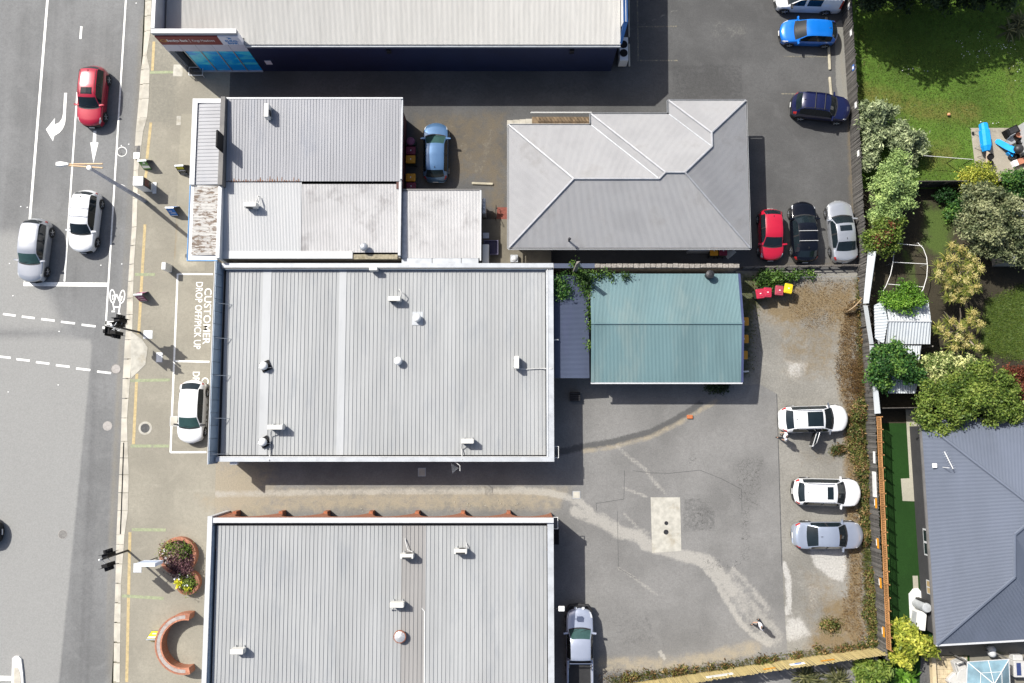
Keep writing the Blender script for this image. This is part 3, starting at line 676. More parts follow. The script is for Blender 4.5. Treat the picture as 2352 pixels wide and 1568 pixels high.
M_CAP = mat("pale flashing", (0.42, 0.44, 0.46), 0.5, 0.1, var=0.08, scale=1.5, ws=True, dirt=(0.26, 0.27, 0.28), damt=0.5, dscale=1.6)
M_CAPW = mat("white flashing", (0.50, 0.51, 0.52), 0.5, var=0.05, scale=1.5, ws=True, dirt=(0.42, 0.43, 0.43), damt=0.3)
M_CAPG = mat("grey parapet", (0.13, 0.125, 0.12), 0.7, var=0.12, scale=1.2, ws=True, dirt=(0.2, 0.19, 0.17), damt=0.5)
M_NAVY = mat("navy wall", (0.011, 0.020, 0.062), 0.6, var=0.12, scale=0.6, ws=True)
M_NAVYB = mat("blue capping", (0.02, 0.075, 0.22), 0.45, var=0.1, scale=1)
M_WALL = mat("rendered wall", (0.33, 0.31, 0.27), 0.85, var=0.1, scale=0.8, ws=True)
M_BRICKP = brick_mat("orange brick", (0.38, 0.13, 0.055), (0.30, 0.095, 0.045), (0.30, 0.24, 0.18))
M_BRICKR = brick_mat("dark red brick", (0.13, 0.030, 0.025), (0.10, 0.024, 0.022), (0.12, 0.06, 0.05))
M_BRICKD = brick_mat("charcoal brick", (0.042, 0.042, 0.047), (0.032, 0.032, 0.036), (0.06, 0.06, 0.06))
M_STONE = mat("rubble stone", (0.24, 0.22, 0.195), 0.9, var=0.35, scale=9, ws=True, bump=0.6, bscale=14)
M_GLASS = glass_mat("dark glass")

def walls(parent, x0, x1, y0, y1, z, m, t=0.2):
    MB().box(x0, x1, y0, y0 + t, 0, z).box(x0, x1, y1 - t, y1, 0, z).box(x0, x0 + t, y0 + t, y1 - t, 0, z).box(x1 - t, x1, y0 + t, y1 - t, 0, z).build("wall", m, parent)

# ---- 1. bank with the navy side wall
by = AY(900, 163, 0); bz = 3.95
bxl, bxr = -23.8, AX(605, 160, 0); bxe = AX(1424, 104, bz)
bank = thing("bank_building", "long bank building with navy side wall, grey ribbed roof and blue window graphics", "building", (bxl, by, 0), world_built=True)
MB().box(bxr, bxe - 0.15, by, by + 0.25, 0, bz - 0.1).build("wall", M_NAVY, bank)
MB().box(bxe - 0.4, bxe - 0.15, by + 0.25, 48, 0, bz - 0.1).build("wall", M_NAVY, bank)
m = MB(); corr(m, [(bxl + 0.3, by + 0.4, 4.25), (bxr + 0.02, by + 0.4, 4.25), (bxr + 0.03, by - 0.05, 4.24), (bxe, by - 0.05, 4.24), (bxe, 48, 4.9), (bxl + 0.3, 48, 4.9)], 0.0845, 0.014, (0, -1, -0.028))
m.build("roof", R_BANK, bank)
MB().box(bxr + 0.05, bxe, by - 0.16, by - 0.02, bz + 0.02, bz + 0.2).build("gutter", M_CAP, bank)
m = MB(); ex = bxe
m.hexa([(ex, by + 1.2, 3.8), (ex + 0.3, by + 1.2, 3.8), (ex + 0.3, 48, 3.8), (ex, 48, 3.8), (ex + 0.12, by + 1.2, 4.95), (ex + 0.3, by + 1.2, 4.95), (ex + 0.3, 48, 5.3), (ex + 0.12, 48, 5.3)])
m.build("parapet", M_CAPW, bank)
m = MB(); m.hexa([(ex + 0.1, by + 1.2, 4.97), (ex + 0.42, by + 1.2, 4.85), (ex + 0.42, 48, 5.2), (ex + 0.1, 48, 5.32), (ex + 0.1, by + 1.2, 5.0), (ex + 0.42, by + 1.2, 4.9), (ex + 0.42, 48, 5.25), (ex + 0.1, 48, 5.36)])
m.hexa([(ex - 0.05, by + 0.02, 4.0), (ex + 0.1, by + 0.02, 4.0), (ex + 0.42, by + 1.2, 4.0), (ex + 0.12, by + 1.2, 4.0), (ex - 0.05, by + 0.02, 4.25), (ex + 0.1, by + 0.02, 4.2), (ex + 0.42, by + 1.2, 4.88), (ex + 0.12, by + 1.2, 4.98)])
m.build("parapet_cap", M_NAVYB, bank)
m = MB(); m.box(bxl, bxl + 0.16, by + 0.3, 48, 0, 5.72); m.build("parapet", M_CAPG if False else mat("blue grey render", (0.32, 0.35, 0.39), 0.7, var=0.06, ws=True), bank)
MB().box(bxl - 0.02, bxl + 0.22, by + 0.34, 48, 5.723, 5.79).build("parapet_cap", M_CAPW, bank)
M_SIGNRED = mat("maroon sign", (0.21, 0.012, 0.018), 0.5, var=0.06)
M_SIGNWHITE = mat("white sign face", (0.78, 0.78, 0.84), 0.5, var=0.03)
M_PANEL = mat("pale cladding", (0.66, 0.64, 0.70), 0.55, var=0.04, rnd=0.02)
M_LETTER = mat("white lettering", (0.85, 0.84, 0.82), 0.5, var=0.02)
M_BLUELET = mat("blue lettering", (0.02, 0.22, 0.55), 0.5, var=0.03)
M_GOLD = mat("gold ring", (0.5, 0.24, 0.05), 0.5, var=0.05)
bw = bxr - bxl
def fx(f): return bxl + bw * f
fy = by - 0.02
MB().box(bxl, bxr, fy, fy + 0.30, 5.72, 5.80).build("parapet_cap", M_CAPW, bank)
MB().box(bxl, bxr, fy + 0.02, fy + 0.28, 5.43, 5.715).build("upper_fascia", mat("grey fascia", (0.36, 0.37, 0.38), 0.6, var=0.05), bank)
sg = MB().box(fx(0.015), fx(0.752), fy - 0.06, fy + 0.28, 4.27, 5.425).build("sign_board", M_SIGNRED, bank)
sw = MB().box(fx(0.755), fx(0.998), fy - 0.06, fy + 0.28, 4.27, 5.425).build("sign_board", M_SIGNWHITE, bank)
RX = (math.pi / 2, 0, 0)
def fit(o, w):
    bpy.context.view_layer.update(); o.scale.x = w / max(o.dimensions.x, 0.01); return o
zl = 4.86
fit(text("sign_lettering", "Bendigo Bank", 0.42, M_LETTER, sg, (fx(0.24), fy - 0.066, zl), RX, bold=0.008), bw * 0.25)
fit(text("sign_lettering", "Kings Meadows", 0.40, M_LETTER, sg, (fx(0.552), fy - 0.066, zl), RX), bw * 0.265)
MB().box(fx(0.387), fx(0.392), fy - 0.068, fy - 0.06, 4.63, 5.09).build("divider", M_LETTER, sg)
m = MB()
for i in range(20):
    q = []
    for k, r in ((i, 0.2), (i + 1, 0.2), (i + 1, 0.12), (i, 0.12)):
        t = 2 * math.pi * k / 20; q.append((fx(0.078) + r * 1.15 * math.cos(t), fy - 0.066, zl + r * math.sin(t)))
    m.poly(q)
m.build("sign_emblem", M_GOLD, sg)
fit(text("sign_lettering", "RURAL", 0.36, M_BLUELET, sw, (fx(0.885), fy - 0.066, 4.80), RX, bold=0.012), bw * 0.15)
fit(text("sign_lettering", "BANK", 0.36, M_BLUELET, sw, (fx(0.885), fy - 0.066, 4.48), RX, bold=0.012), bw * 0.125)
MB().poly([(fx(0.845), fy - 0.066, 5.30), (fx(0.87), fy - 0.066, 5.18), (fx(0.86), fy - 0.066, 5.04), (fx(0.885), fy - 0.066, 5.10), (fx(0.905), fy - 0.066, 5.04), (fx(0.90), fy - 0.066, 5.22), (fx(0.88), fy - 0.066, 5.30)][::-1]).build("sign_emblem", M_BLUELET, sw)
for i in range(5):
    MB().box(fx(i * 0.2) + 0.01, fx(i * 0.2 + 0.2) - 0.01, fy, fy + 0.3, 3.19, 4.265).build("cladding_panel", M_PANEL, bank)
def film_mat():
    m, nt, N, L, b = _nt("blue window film")
    p = _scaled(nt, _pos(nt), (0.35, 1, 0.8))
    c = _mix(nt, _ramp(nt, _noise(nt, p, 1.1, 6, 0.6, 0.8), 0.42, 0.58), (0.0, 0.40, 0.95), (0.08, 0.74, 0.95))
    sep = N.new("ShaderNodeSeparateXYZ"); L.new(_pos(nt), sep.inputs[0])
    c = _mix(nt, _ramp(nt, sep.outputs[2], 1.15, 1.0), c, (0.0, 0.36, 0.92))
    c = _mix(nt, _math(nt, 'MULTIPLY', _ramp(nt, _noise(nt, p, 2.6, 5), 0.55, 0.75), 0.6), c, (0.12, 0.78, 0.95))
    L.new(c, b.inputs['Base Color']); b.inputs['Roughness'].default_value = 0.25
    return m
M_FILM = film_mat()
MB().box(fx(0.0), fx(0.19), fy + 0.9, fy + 1.0, 0, 3.18).build("entrance_glass", M_GLASS, bank)
MB().box(fx(0.0), fx(0.012), fy, fy + 0.9, 0, 3.18).box(fx(0.06), fx(0.09), fy + 0.86, fy + 0.9, 0, 0.8).build("entrance_frame", M_WHITE, bank)
for i in range(4):
    a, b_ = 0.20 + 0.2 * i, 0.40 + 0.2 * i
    w = MB().box(fx(a) + 0.05, fx(b_) - 0.03, fy + 0.03, fy + 0.08, 0.12, 3.18).build("window", M_FILM, bank)
    MB().box(fx(a) - 0.02, fx(a) + 0.05, fy - 0.01, fy + 0.12, 0.0, 3.185).build("window_frame", M_GALV, w)
MB().box(fx(0.1), fx(1.0), fy - 0.06, fy + 0.12, 0.0, 0.10).build("sill", M_CAP, bank)
for u, v in ((894, 114), (1313, 117)):
    p = at(u, v, 3.2)
    MB().box(p.x - 0.14, p.x + 0.14, by - 0.14, by, 3.2, 3.5).box(p.x - 0.15, p.x + 0.15, by - 0.2, by - 0.14, 3.18, 3.22).build("wall_light", M_GALV if u > 2000 else M_DARKMETAL, bank)
p = at(617, 142, 1.4); MB().box(p.x - 0.22, p.x + 0.22, by - 0.03, by, 1.15, 1.7).build("notice_plate", M_SIGNWHITE, bank)

# ---- 2. shop with two roofs and a street awning
x0, x1 = AX(512, 320, 3.6), AX(921, 320, 3.6); yN, yM, yS = AY(700, 227, 3.65), AY(700, 416, 3.4), AY(700, 583, 3.1)
xe = xe_shop = AX(1102, 520, 2.9); yEN, yES = AY(1000, 437, 2.9), AY(1000, 592, 2.85)
shop = thing("shop_building", "old shop with ribbed grey upper roof and dirty white lower roof", "building", (x0, yS, 0), world_built=True)
MB().box(x0 + 0.1, x1 - 0.15, yN - 0.2, yN - 0.05, 0, 3.5).box(x1 - 0.3, x1 - 0.12, yEN, yN - 0.2, 0, 3.35).build("wall", M_BRICKR, shop)
MB().box(x0 + 0.1, x0 + 0.3, yS - 0.2, yN - 0.2, 0, 3.05).box(x0 + 0.3, x1, yS - 0.25, yS - 0.05, 0, 2.98).box(x1 + 0.06, xe - 0.1, yES - 0.3, yES - 0.15, 0, 2.72).box(xe - 0.3, xe - 0.1, yES - 0.15, yEN - 0.1, 0, 2.72).box(x1 - 0.1, xe - 0.3, yEN - 0.25, yEN - 0.1, 0, 2.72).build("wall", M_WALL, shop)
rib_roof(shop, x0 + 0.25, x1 - 0.02, yM, yN, 3.40, 3.66, 0.2, R_GREY, rib=0.03)
MB().box(x1 - 0.02, x1 + 0.1, yM + 0.1, yN, 3.36, 3.62).build("barge_cap", M_CAP, shop)
MB().box(x0, x1 + 0.1, yN, yN + 0.1, 3.5, 3.7).build("gutter", M_CAPW, shop)
M_RUSTST = mat("rust stain", (0.17, 0.075, 0.035), 0.85, var=0.4, scale=7, ws=True, dirt=(0.34, 0.33, 0.33), dscale=5, damt=1.0)
m = MB(); xr = AX(690, 410, 3.4); n = 30
for i in range(n):
    a = x0 + 0.4 + (xr - x0 - 0.4) * i / n; w = (xr - x0 - 0.4) / n * 0.7; h = 0.08 + 0.3 * random.random() ** 2
    m.poly([(a, yM - 0.01, 3.409), (a + w, yM - 0.01, 3.409), (a + w * 0.6, yM + h, 3.409 + h * 0.036), (a + w * 0.3, yM + h, 3.409 + h * 0.036)])
m.build("rust_streak", M_RUSTST, shop)
xm = AX(692, 500, 3.2)
m = MB(); corr(m, [(x0 + 0.05, yS + 0.2, 3.12), (xm, yS + 0.2, 3.12), (xm, yM - 0.02, 3.32), (x0 + 0.05, yM - 0.02, 3.32)], 0.1, 0.014, (0, -1, -0.04)); m.build("roof", R_WHITE, shop)
m = MB(); corr(m, [(xm, yS + 0.1, 3.09), (x1 - 0.15, yS + 0.1, 3.09), (x1 - 0.15, yM - 0.16, 3.29), (xm, yM - 0.16, 3.29)], 0.1, 0.016, (0, -1, -0.04)); m.build("roof", R_WHITED, shop)
MB().box(xm, x1 - 0.15, yM - 1.0, yM - 0.6, 3.0, 3.01).build("roof_strip", R_WHITE, shop)
MB().box(x0 - 0.1, AX(810, 585, 3.1), yS - 0.32, yS + 0.2, 2.95, 3.14).build("gutter", R_WHITE, shop)
MB().box(AX(812, 585, 3.1), AX(913, 585, 3.1), yS - 0.35, yS - 0.02, 2.9, 3.08).build("gutter", mat("mossy concrete", (0.26, 0.23, 0.16), 0.9, var=0.3, scale=5, ws=True, dirt=(0.12, 0.1, 0.05), damt=0.8, dscale=3), shop)
MB().box(x1 - 0.13, x1 + 0.03, yS - 0.15, yM + 0.1, 3.0, 3.38).build("barge_cap", M_CAPW, shop)
m = MB(); corr(m, [(x1 + 0.4, yES, 2.78), (xe, yES, 2.78), (xe, yEN, 2.9), (x1 + 0.4, yEN, 2.9)], 0.1, 0.016, (0, -1, -0.03)); m.build("roof", R_WHITED, shop)
MB().box(x1 + 0.04, x1 + 0.4, yES, yEN, 2.72, 2.79).build("box_gutter", M_GALV, shop)
MB().box(x1 + 0.04, xe + 0.06, yEN, yEN + 0.1, 2.78, 2.94).build("gutter", M_CAPG, shop)
MB().box(xe + 0.002, xe + 0.1, yES - 0.2, yEN, 2.7, 2.95).build("barge_cap", M_CAPW, shop)
m = MB(); xs = [x1 + 0.05, AX(993, 600, 2.9), AX(1060, 600, 2.9), xe - 0.05]
for a, b_ in zip(xs, xs[1:]): m.bbox(a, b_ - 0.02, yES - 0.65, yES - 0.02, 2.6, 2.86, 0.03)
m.build("parapet_cap", M_CAP, shop)
MB().box(x0 - 0.08, x0 + 0.22, AY(512, 424, 4.0), AY(512, 222, 4.0), 0, 4.05).build("parapet", M_CAPG, shop)
MB().box(AX(503, 500, 3.7) - 0.12, AX(503, 500, 3.7) + 0.12, AY(503, 592, 3.7), AY(512, 424, 4.0) - 0.01, 0, 3.72).build("parapet", M_CAPW, shop)
# awning, upper half ribbed with a pale border
ax0, ax1, ay0, ay1 = AX(440, 320, 2.9), x0 - 0.08, AY(470, 424, 2.9), AY(470, 227, 2.9)
aw = MB().box(ax0, ax1, ay1 - 0.3, ay1, 2.8, 2.98).box(ax0, ax0 + 0.34, ay0, ay1 - 0.3, 2.8, 2.98).box(ax0 + 0.34, ax1, ay0, ay1 - 0.3, 2.8, 2.84).build("awning", M_CAPW, shop)
rib_roof(shop, ax0 + 0.36, ax1, ay0 + 0.02, ay1 - 0.32, 2.87, 2.99, 0.245, R_GREY, along='x', rib=0.03)
bx0, bx1, by0, by1 = AX(434, 520, 2.8), AX(500, 520, 2.9), AY(470, 597, 2.8), ay0 - 0.02
MB().box(bx0, bx1, by0, by1, 2.68, 2.8).build("awning", M_CAPW, shop)
MB().box(bx0 - 0.05, bx0 - 0.003, by0 - 0.05, by1, 2.6, 2.84).box(bx0 - 0.003, bx1, by0 - 0.05, by0 - 0.003, 2.6, 2.84).build("awning_fascia", mat("blue fascia", (0.06, 0.25, 0.55), 0.5), shop)
m = MB(); corr(m, [(bx0 + 0.25, by0 + 0.35, 2.83), (bx1, by0 + 0.35, 2.93), (bx1, by1 - 0.1, 2.93), (bx0 + 0.25, by1 - 0.1, 2.83)], 0.105, 0.017, (-1, 0, -0.05)); m.build("awning_sheet", R_RUST, shop)
p0, p1 = at(508, 344, 4.5), at(508, 304, 4.5)
tag(MB().bbox(-19.55, -19.40, p0.y, p1.y, 4.055, 5.05, 0.04).build("sign_cabinet", M_BLACK, None, loc=(-19.48, p0.y, 4.055)), "black sign cabinet standing on the grey front parapet", "sign")

# ---- 3. hipped house
ZE = 2.8; W_, XA, XB, E_ = -0.21, 5.47, 10.85, 16.15; S_y, N0, N1, N2 = 11.66, 20.26, 21.04, 22.0; tp_ = 0.38
hip = thing("hipped_house", "house with stepped corrugated iron hip roof between the car parks", "house", (W_, S_y, 0), world_built=True)
def hz(d): return ZE + tp_ * d
h1, h2, h3 = (N0 - S_y) / 2, (N1 - S_y) / 2, (E_ - XB) / 2
A1 = (W_ + h1, S_y + h1, hz(h1)); A2w = (XA + h2, S_y + h2, hz(h2)); A2e = (E_ - h2, S_y + h2, hz(h2))
J = (XA + h1, S_y + h1, hz(h1)); K3 = ((XB + E_) / 2, N2 - h3, hz(h3)); K = ((XB + E_) / 2, N1 - h3, hz(h3))
e = lambda x, y: (x, y, ZE)
faces = [([e(W_, S_y), e(E_, S_y), A2e, A2w, J, A1], (0, -1, -tp_)), ([e(W_, S_y), A1, e(W_, N0)], (-1, 0, -tp_)),
         ([e(W_, N0), e(XA, N0), J, A1], (0, 1, -tp_)), ([e(XA, N0), e(XA, N1), A2w, J], (-1, 0, -tp_)),
         ([e(XA, N1), e(XB, N1), K, A2e, A2w], (0, 1, -tp_)), ([e(XB, N1), e(XB, N2), K3, K], (-1, 0, -tp_)),
         ([e(XB, N2), e(E_, N2), K3], (0, 1, -tp_)), ([e(E_, N2), e(E_, S_y), A2e, K, K3], (1, 0, -tp_))]
for pts, dn in faces:
    m = MB(); corr(m, pts, 0.078, 0.011, dn); m.build("roof_face", R_HIP, hip)
M_RIDGE = mat("lead ridge cap", (0.38, 0.385, 0.40), 0.5, 0.2, var=0.12, scale=2, ws=True)
for a, b_ in ((e(W_, S_y), A1), (e(W_, N0), A1), (A1, J), (J, A2w), (A2w, A2e), (A2e, e(E_, S_y)), (e(XA, N1), A2w), (A2e, K), (K, K3), (K3, e(XB, N2)), (K3, e(E_, N2))):
    a, b_ = Vector(a), Vector(b_); MB().tube([a + Vector((0, 0, 0.03)), b_ + Vector((0, 0, 0.03))], 0.075, 6).build("ridge_cap", M_RIDGE, hip)
for a, b_ in ((e(XA, N0), J), (e(XB, N1), K)):
    MB().tube([Vector(a) + Vector((0, 0, 0.0)), Vector(b_)], 0.045, 6).build("valley_gutter", M_GALV, hip)
gl = [(W_, S_y), (E_, S_y), (E_, N2), (XB, N2), (XB, N1), (XA, N1), (XA, N0), (W_, N0), (W_, S_y)]
cx_, cy_ = (W_ + E_) / 2, (S_y + N0) / 2
for i, ((ax, ay), (bx, by_)) in enumerate(zip(gl, gl[1:])):
    ox, oy = {0: (0, -0.07), 1: (0.07, 0), 2: (0, 0.07), 3: (-0.07, 0), 4: (0, 0.07), 5: (-0.07, 0), 6: (0, 0.07), 7: (-0.07, 0)}[i]
    m = MB(); d = (Vector((bx, by_, 0)) - Vector((ax, ay, 0))).normalized(); nn = Vector((abs(oy) and 0 or 1, abs(ox) and 0 or 1, 0))
    lo = Vector((min(ax, bx), min(ay, by_), 0)); hi = Vector((max(ax, bx), max(ay, by_), 0))
    m.box(lo.x - 0.05 + ox, hi.x + 0.05 + ox, lo.y - 0.05 + oy, hi.y + 0.05 + oy, ZE - 0.14, ZE - 0.035).build("gutter", M_CAPW if i in (0, 1, 7) else M_GALV, hip)
    MB().box(lo.x - 0.025 + ox, hi.x + 0.025 + ox, lo.y - 0.025 + oy, hi.y + 0.025 + oy, ZE - 0.032, ZE - 0.028).build("gutter_bed", M_BLACK, hip)
q = 0.5
m = MB()
for (ax, ay), (bx, by_) in zip(gl, gl[1:]):
    ins = lambda x, y: (x + q if x < cx_ and x < XA + 0.1 else (x + q if abs(x - XA) < 0.1 or abs(x - XB) < 0.1 else x - q), y + q if y < cy_ else y - q)
    a, b_ = ins(ax, ay), ins(bx, by_)
    m.box(min(a[0], b_[0]) - 0.1, max(a[0], b_[0]) + 0.1, min(a[1], b_[1]) - 0.1, max(a[1], b_[1]) + 0.1, 0, ZE - 0.06 if ax == bx else ZE - 0.065)
m.build("wall", M_WALL, hip)
p = at(1307, 552, 3.1); m = MB(); zz = hz(p.y - S_y)
tag(MB().lathe([(0.06, -0.1), (0.06, 0.55), (0.1, 0.56), (0.1, 0.64), (0.02, 0.7)], (0, 0, 0), 10).build("roof_flue", M_DARKMETAL), "thin dark flue pipe on the south slope of hipped roof", "flue").location = (p.x, p.y, zz)
# ramp, railing and steps on its north side
ra, rb = at(1222, 281, 0.5), at(1357, 281, 0.5); ry = AY(1290, 287, 0.42)
ramp = thing("access_ramp", "timber access ramp with white handrail and concrete steps beside the hipped house", "ramp", (ra.x, ry, 0), world_built=True)
M_BOARD = mat("brown decking", (0.17, 0.12, 0.07), 0.8, var=0.25, scale=3, ws=True, rnd=0.2)
nb = 26
for i in range(nb):
    a = ra.x + (rb.x - ra.x) * i / nb; w = (rb.x - ra.x) / nb
    MB().box(a + 0.006, a + w - 0.006, N0 - 0.3, ry + 0.62, 0.38, 0.42).build("deck_board", M_BOARD, ramp)
MB().box(ra.x, rb.x, N0 - 0.28, ry + 0.6, 0, 0.375).build("base", M_WALL, ramp)
for y, z in ((ry + 0.66, 1.15), (ry + 0.9, 0.45)):
    MB().tube([(ra.x - 0.1, y, z), (rb.x, y, z)], 0.035, 6).build("rail", M_WHITE, ramp)
for i in range(18):
    x = ra.x + (rb.x - ra.x) * i / 17.0
    MB().tube([(x - 0.05, ry + 0.66, 1.15), (x, ry + 0.9, 0.45)], 0.018, 5).build("baluster", M_WHITE, ramp)
for i in range(4):
    MB().box(ra.x - 0.45 * (i + 1), ra.x - 0.45 * i - 0.01, ry - 0.05, ry + 0.5, 0, 0.34 - 0.09 * i).build("step", M_CONC, ramp)

# ---- 4. long shop in the middle
zr = 2.62
x0, x1 = AX(486, 850, 3.55), AX(1272, 850, 2.95); y0, y1 = AY(900, 1060, 2.95), AY(900, 604, 3.1)
mid = thing("long_shop_building", "long commercial building with pale standing seam roof and tall front parapet, beside the dashed crossing", "building", (x0, y0, 0), world_built=True)
MB().box(x0 + 0.25, x1 - 0.1, y0 + 0.1, y0 + 0.3, 0, 2.9).box(x0 + 0.25, x1 - 0.1, y1 - 0.35, y1 - 0.1, 0, 3.05).box(x0 + 0.05, x0 + 0.25, y0 + 0.1, y1 - 0.1, 0, 2.6).box(x1 - 0.3, x1 - 0.1, y0 + 0.3, y1 - 0.35, 0, 2.9).build("wall", M_WALL, mid)
xa, xb = x0 + 0.45, x1 - 0.55; ya, yb = y0 + 0.42, y1 - 0.42
s1, s2 = (AX(599, 850, zr), AX(618, 850, zr)), (AX(776, 850, zr), AX(792, 850, zr))
for a, b_ in ((xa, s1[0]), (s1[1], s2[0]), (s2[1], xb)):
    rib_roof(mid, a, b_, ya, yb, zr - 0.05, zr + 0.12, 0.262, R_PALE, rib=0.036)
for a, b_ in (s1, s2):
    m = MB()
    for i in range(3):
        ja, jb = ya + (yb - ya) * i / 3, ya + (yb - ya) * (i + 1) / 3
        za, zb = zr - 0.05 + 0.17 * i / 3, zr - 0.05 + 0.17 * (i + 1) / 3
        m.slab([(a, ja, za + 0.035 - 0.006 * i), (b_, ja, za + 0.035 - 0.006 * i), (b_, jb + 0.03, zb + 0.035 - 0.006 * i), (a, jb + 0.03, zb + 0.035 - 0.006 * i)], 0.03)
    m.build("roof_flashing", R_FLASH, mid)
MB().box(x0 + 0.25, x0 + 0.45, ya, yb, 2.4, 2.46).build("box_gutter", M_DARKMETAL, mid)
for lab, args in (("s", (x0 + 0.25, x1, y0, y0 + 0.3, 2.86, 2.95)), ("n", (x0 + 0.25, x1, y1 - 0.3, y1, 3.0, 3.1)), ("e", (x1 - 0.5, x1, y0 + 0.3, y1 - 0.3, 2.80, 2.93))):
    MB().box(*args).build("parapet_cap", M_CAP, mid)
MB().box(x0 + 0.25, x1 - 0.5, y1 - 0.42, y1 - 0.36, 2.5, 3.0).build("parapet_lining", mat("blue grey parapet shade", (0.10, 0.13, 0.17), 0.6, var=0.1, ws=True), mid)  # shade on the parapet's inner face, put into the dark blue colour
MB().box(x0 + 0.26, x1 - 0.5, y0 + 0.31, y0 + 0.4, 2.45, 2.5).build("box_gutter", M_DARKMETAL, mid)
MB().tube([(x0 + 0.4, y0 + 0.33, 2.97), (x1 - 0.4, y0 + 0.33, 2.97), (x1 - 0.4, y1 - 0.32, 2.96)], 0.018, 5).build("cable", M_WHITE, mid)
M_SIGNBACK = mat("parapet sheet", (0.30, 0.37, 0.44), 0.5, 0.2, var=0.1, scale=1, ws=True, rnd=0.08)
npan = 16
for i in range(npan):
    a, b_ = y0 - 0.15 + (y1 + 0.2 - y0) * i / npan, y0 - 0.15 + (y1 + 0.2 - y0) * (i + 1) / npan
    MB().hexa([(x0, a + 0.012, 2.45), (x0 + 0.24, a + 0.012, 2.45), (x0 + 0.24, b_ - 0.012, 2.45), (x0, b_ - 0.012, 2.45), (x0, a + 0.012, 3.56), (x0 + 0.06, a + 0.012, 3.56), (x0 + 0.06, b_ - 0.012, 3.56), (x0, b_ - 0.012, 3.56)]).build("parapet_panel", M_SIGNBACK, mid)
MB().box(x0 - 0.05, x0 - 0.004, y0 - 0.15, y1 + 0.05, 2.4, 3.6).build("parapet_front", M_CAPW, mid)
for v in (698, 777, 862, 960, 1042):
    y = AY(500, v, 2.9)
    MB().tube([(x0 + 0.08, y, 3.45), (x0 + 0.95, y - 0.02, zr + 0.05)], 0.02, 5).build("brace", M_GALV, mid)
MB().box(AX(528, 1062, 2.6), AX(545, 1062, 2.6), y0 - 0.22, y0 - 0.03, 2.3, 2.6).build("downpipe_head", M_WHITE, mid)
m = MB()
for z in (2.62,):
    X, Y = x1 + 0.02, AY(1276, 1037, 2.6)
    m.box(X, X + 0.3, Y - 0.42, Y - 0.39, 2.55, 2.6).box(X, X + 0.3, Y + 0.33, Y + 0.36, 2.55, 2.6).box(X + 0.27, X + 0.3, Y - 0.39, Y + 0.33, 2.55, 2.6)
m.build("bracket", M_WHITE, mid)
# old aerial on the south wall
ap = at(1044, 1062, 2.9)
aer = thing("wall_aerial", "bent white wire aerial on the south parapet over the driveway", "aerial", (ap.x, y0 - 0.02, 2.7))
MB().tube([(0, 0, 0), (0.35, -0.25, 0.1), (0.36, -0.6, 0.12)], 0.018, 5).build("mast", M_WHITE, aer)
m = MB()
for i in range(7):
    m.tube([(-0.2 + i * 0.08, -0.12 - i * 0.05, 0.1), (-0.12 + i * 0.05, -0.75 + i * 0.05, 0.12)], 0.008, 4)
m.build("element", M_GALV, aer)

# ---- 5. violet link roof and teal shed, with the rubble wall along the alley
x0, x1 = AX(1269, 750, 2.2), AX(1353, 750, 2.2); y0, y1 = AY(1310, 868, 2.15), AY(1310, 632, 2.2)
link = thing("link_shed", "low violet blue iron roof joining the pale seam roof and the teal shed", "shed", (x0, y0, 0), world_built=True)
m = MB(); corr(m, [(x0 - 0.1, y0, 2.32), (x1, y0, 2.12), (x1, y1, 2.12), (x0 - 0.1, y1, 2.32)], 0.085, 0.015, (1, 0, -0.08)); m.build("roof", R_BLUE, link)
MB().box(x0, x1, y0 + 0.1, y0 + 0.22, 0, 2.05).build("wall", M_WALL, link)
p = T(2, 2, 380, 5, 2.3); MB().tube([(p.x - 0.1, p.y, 2.32), (p.x + 0.15, p.y, 2.5), (p.x + 0.2, p.y, 2.3)], 0.05, 6).build("vent_pipe", M_WHITE, link)
x0, x1 = AX(1356, 750, 2.25), AX(1702, 870, 2.25); y0, y1, ym = AY(1530, 878, 2.25), AY(1530, 628, 2.3), AY(1530, 743, 2.85)
teal = thing("teal_shed", "shed with teal corrugated gable roof behind the long building", "shed", (x0, y0, 0), world_built=True)
for a, b_, z_, dn in ((y0, ym, 2.25, -1), (y1, ym, 2.28, 1)):
    m = MB(); corr(m, [(x0 + 0.2, a, z_), (x1, a, z_), (x1, b_, 2.85), (x0 + 0.2, b_, 2.85)], 0.0915, 0.013, (0, dn, -0.13)); m.build("roof_face", R_TEAL, teal)
m = MB(); m.poly([(x0, y0, 2.275), (x0 + 0.22, y0, 2.275), (x0 + 0.22, ym, 2.875), (x0, ym, 2.875)]).poly([(x0, ym, 2.875), (x0 + 0.22, ym, 2.875), (x0 + 0.22, y1, 2.30), (x0, y1, 2.30)])
m.build("barge_cap", R_TEAL, teal)
m = MB(); m.tube([(x0, ym, 2.87), (x1, ym, 2.87)], 0.07, 6); m.build("ridge_cap", R_TEAL, teal)
m = MB()
for a, b_, za, zb in ((y0, ym, 2.28, 2.9), (ym, y1, 2.9, 2.31)):
    m.hexa([(x1, a, za - 0.22), (x1 + 0.16, a, za - 0.22), (x1 + 0.16, b_, zb - 0.22), (x1, b_, zb - 0.22), (x1, a, za), (x1 + 0.16, a, za - 0.06), (x1 + 0.16, b_, zb - 0.06), (x1, b_, zb)])
m.build("barge_board", mat("violet barge", (0.07, 0.085, 0.18), 0.5, var=0.1), teal)
MB().box(x0, x1 + 0.1, y0 - 0.1, y0, 2.14, 2.24).build("gutter", M_CAPW, teal)
walls(teal, x0 + 0.2, x1 - 0.2, y0 + 0.25, y1 - 0.2, 2.1, M_WALL)
wy = AY(1500, 610, 2.3); xw0, xw1 = AX(1272, 610, 2.3), AX(1699, 610, 2.3); xwm = AX(1366, 610, 2.3)
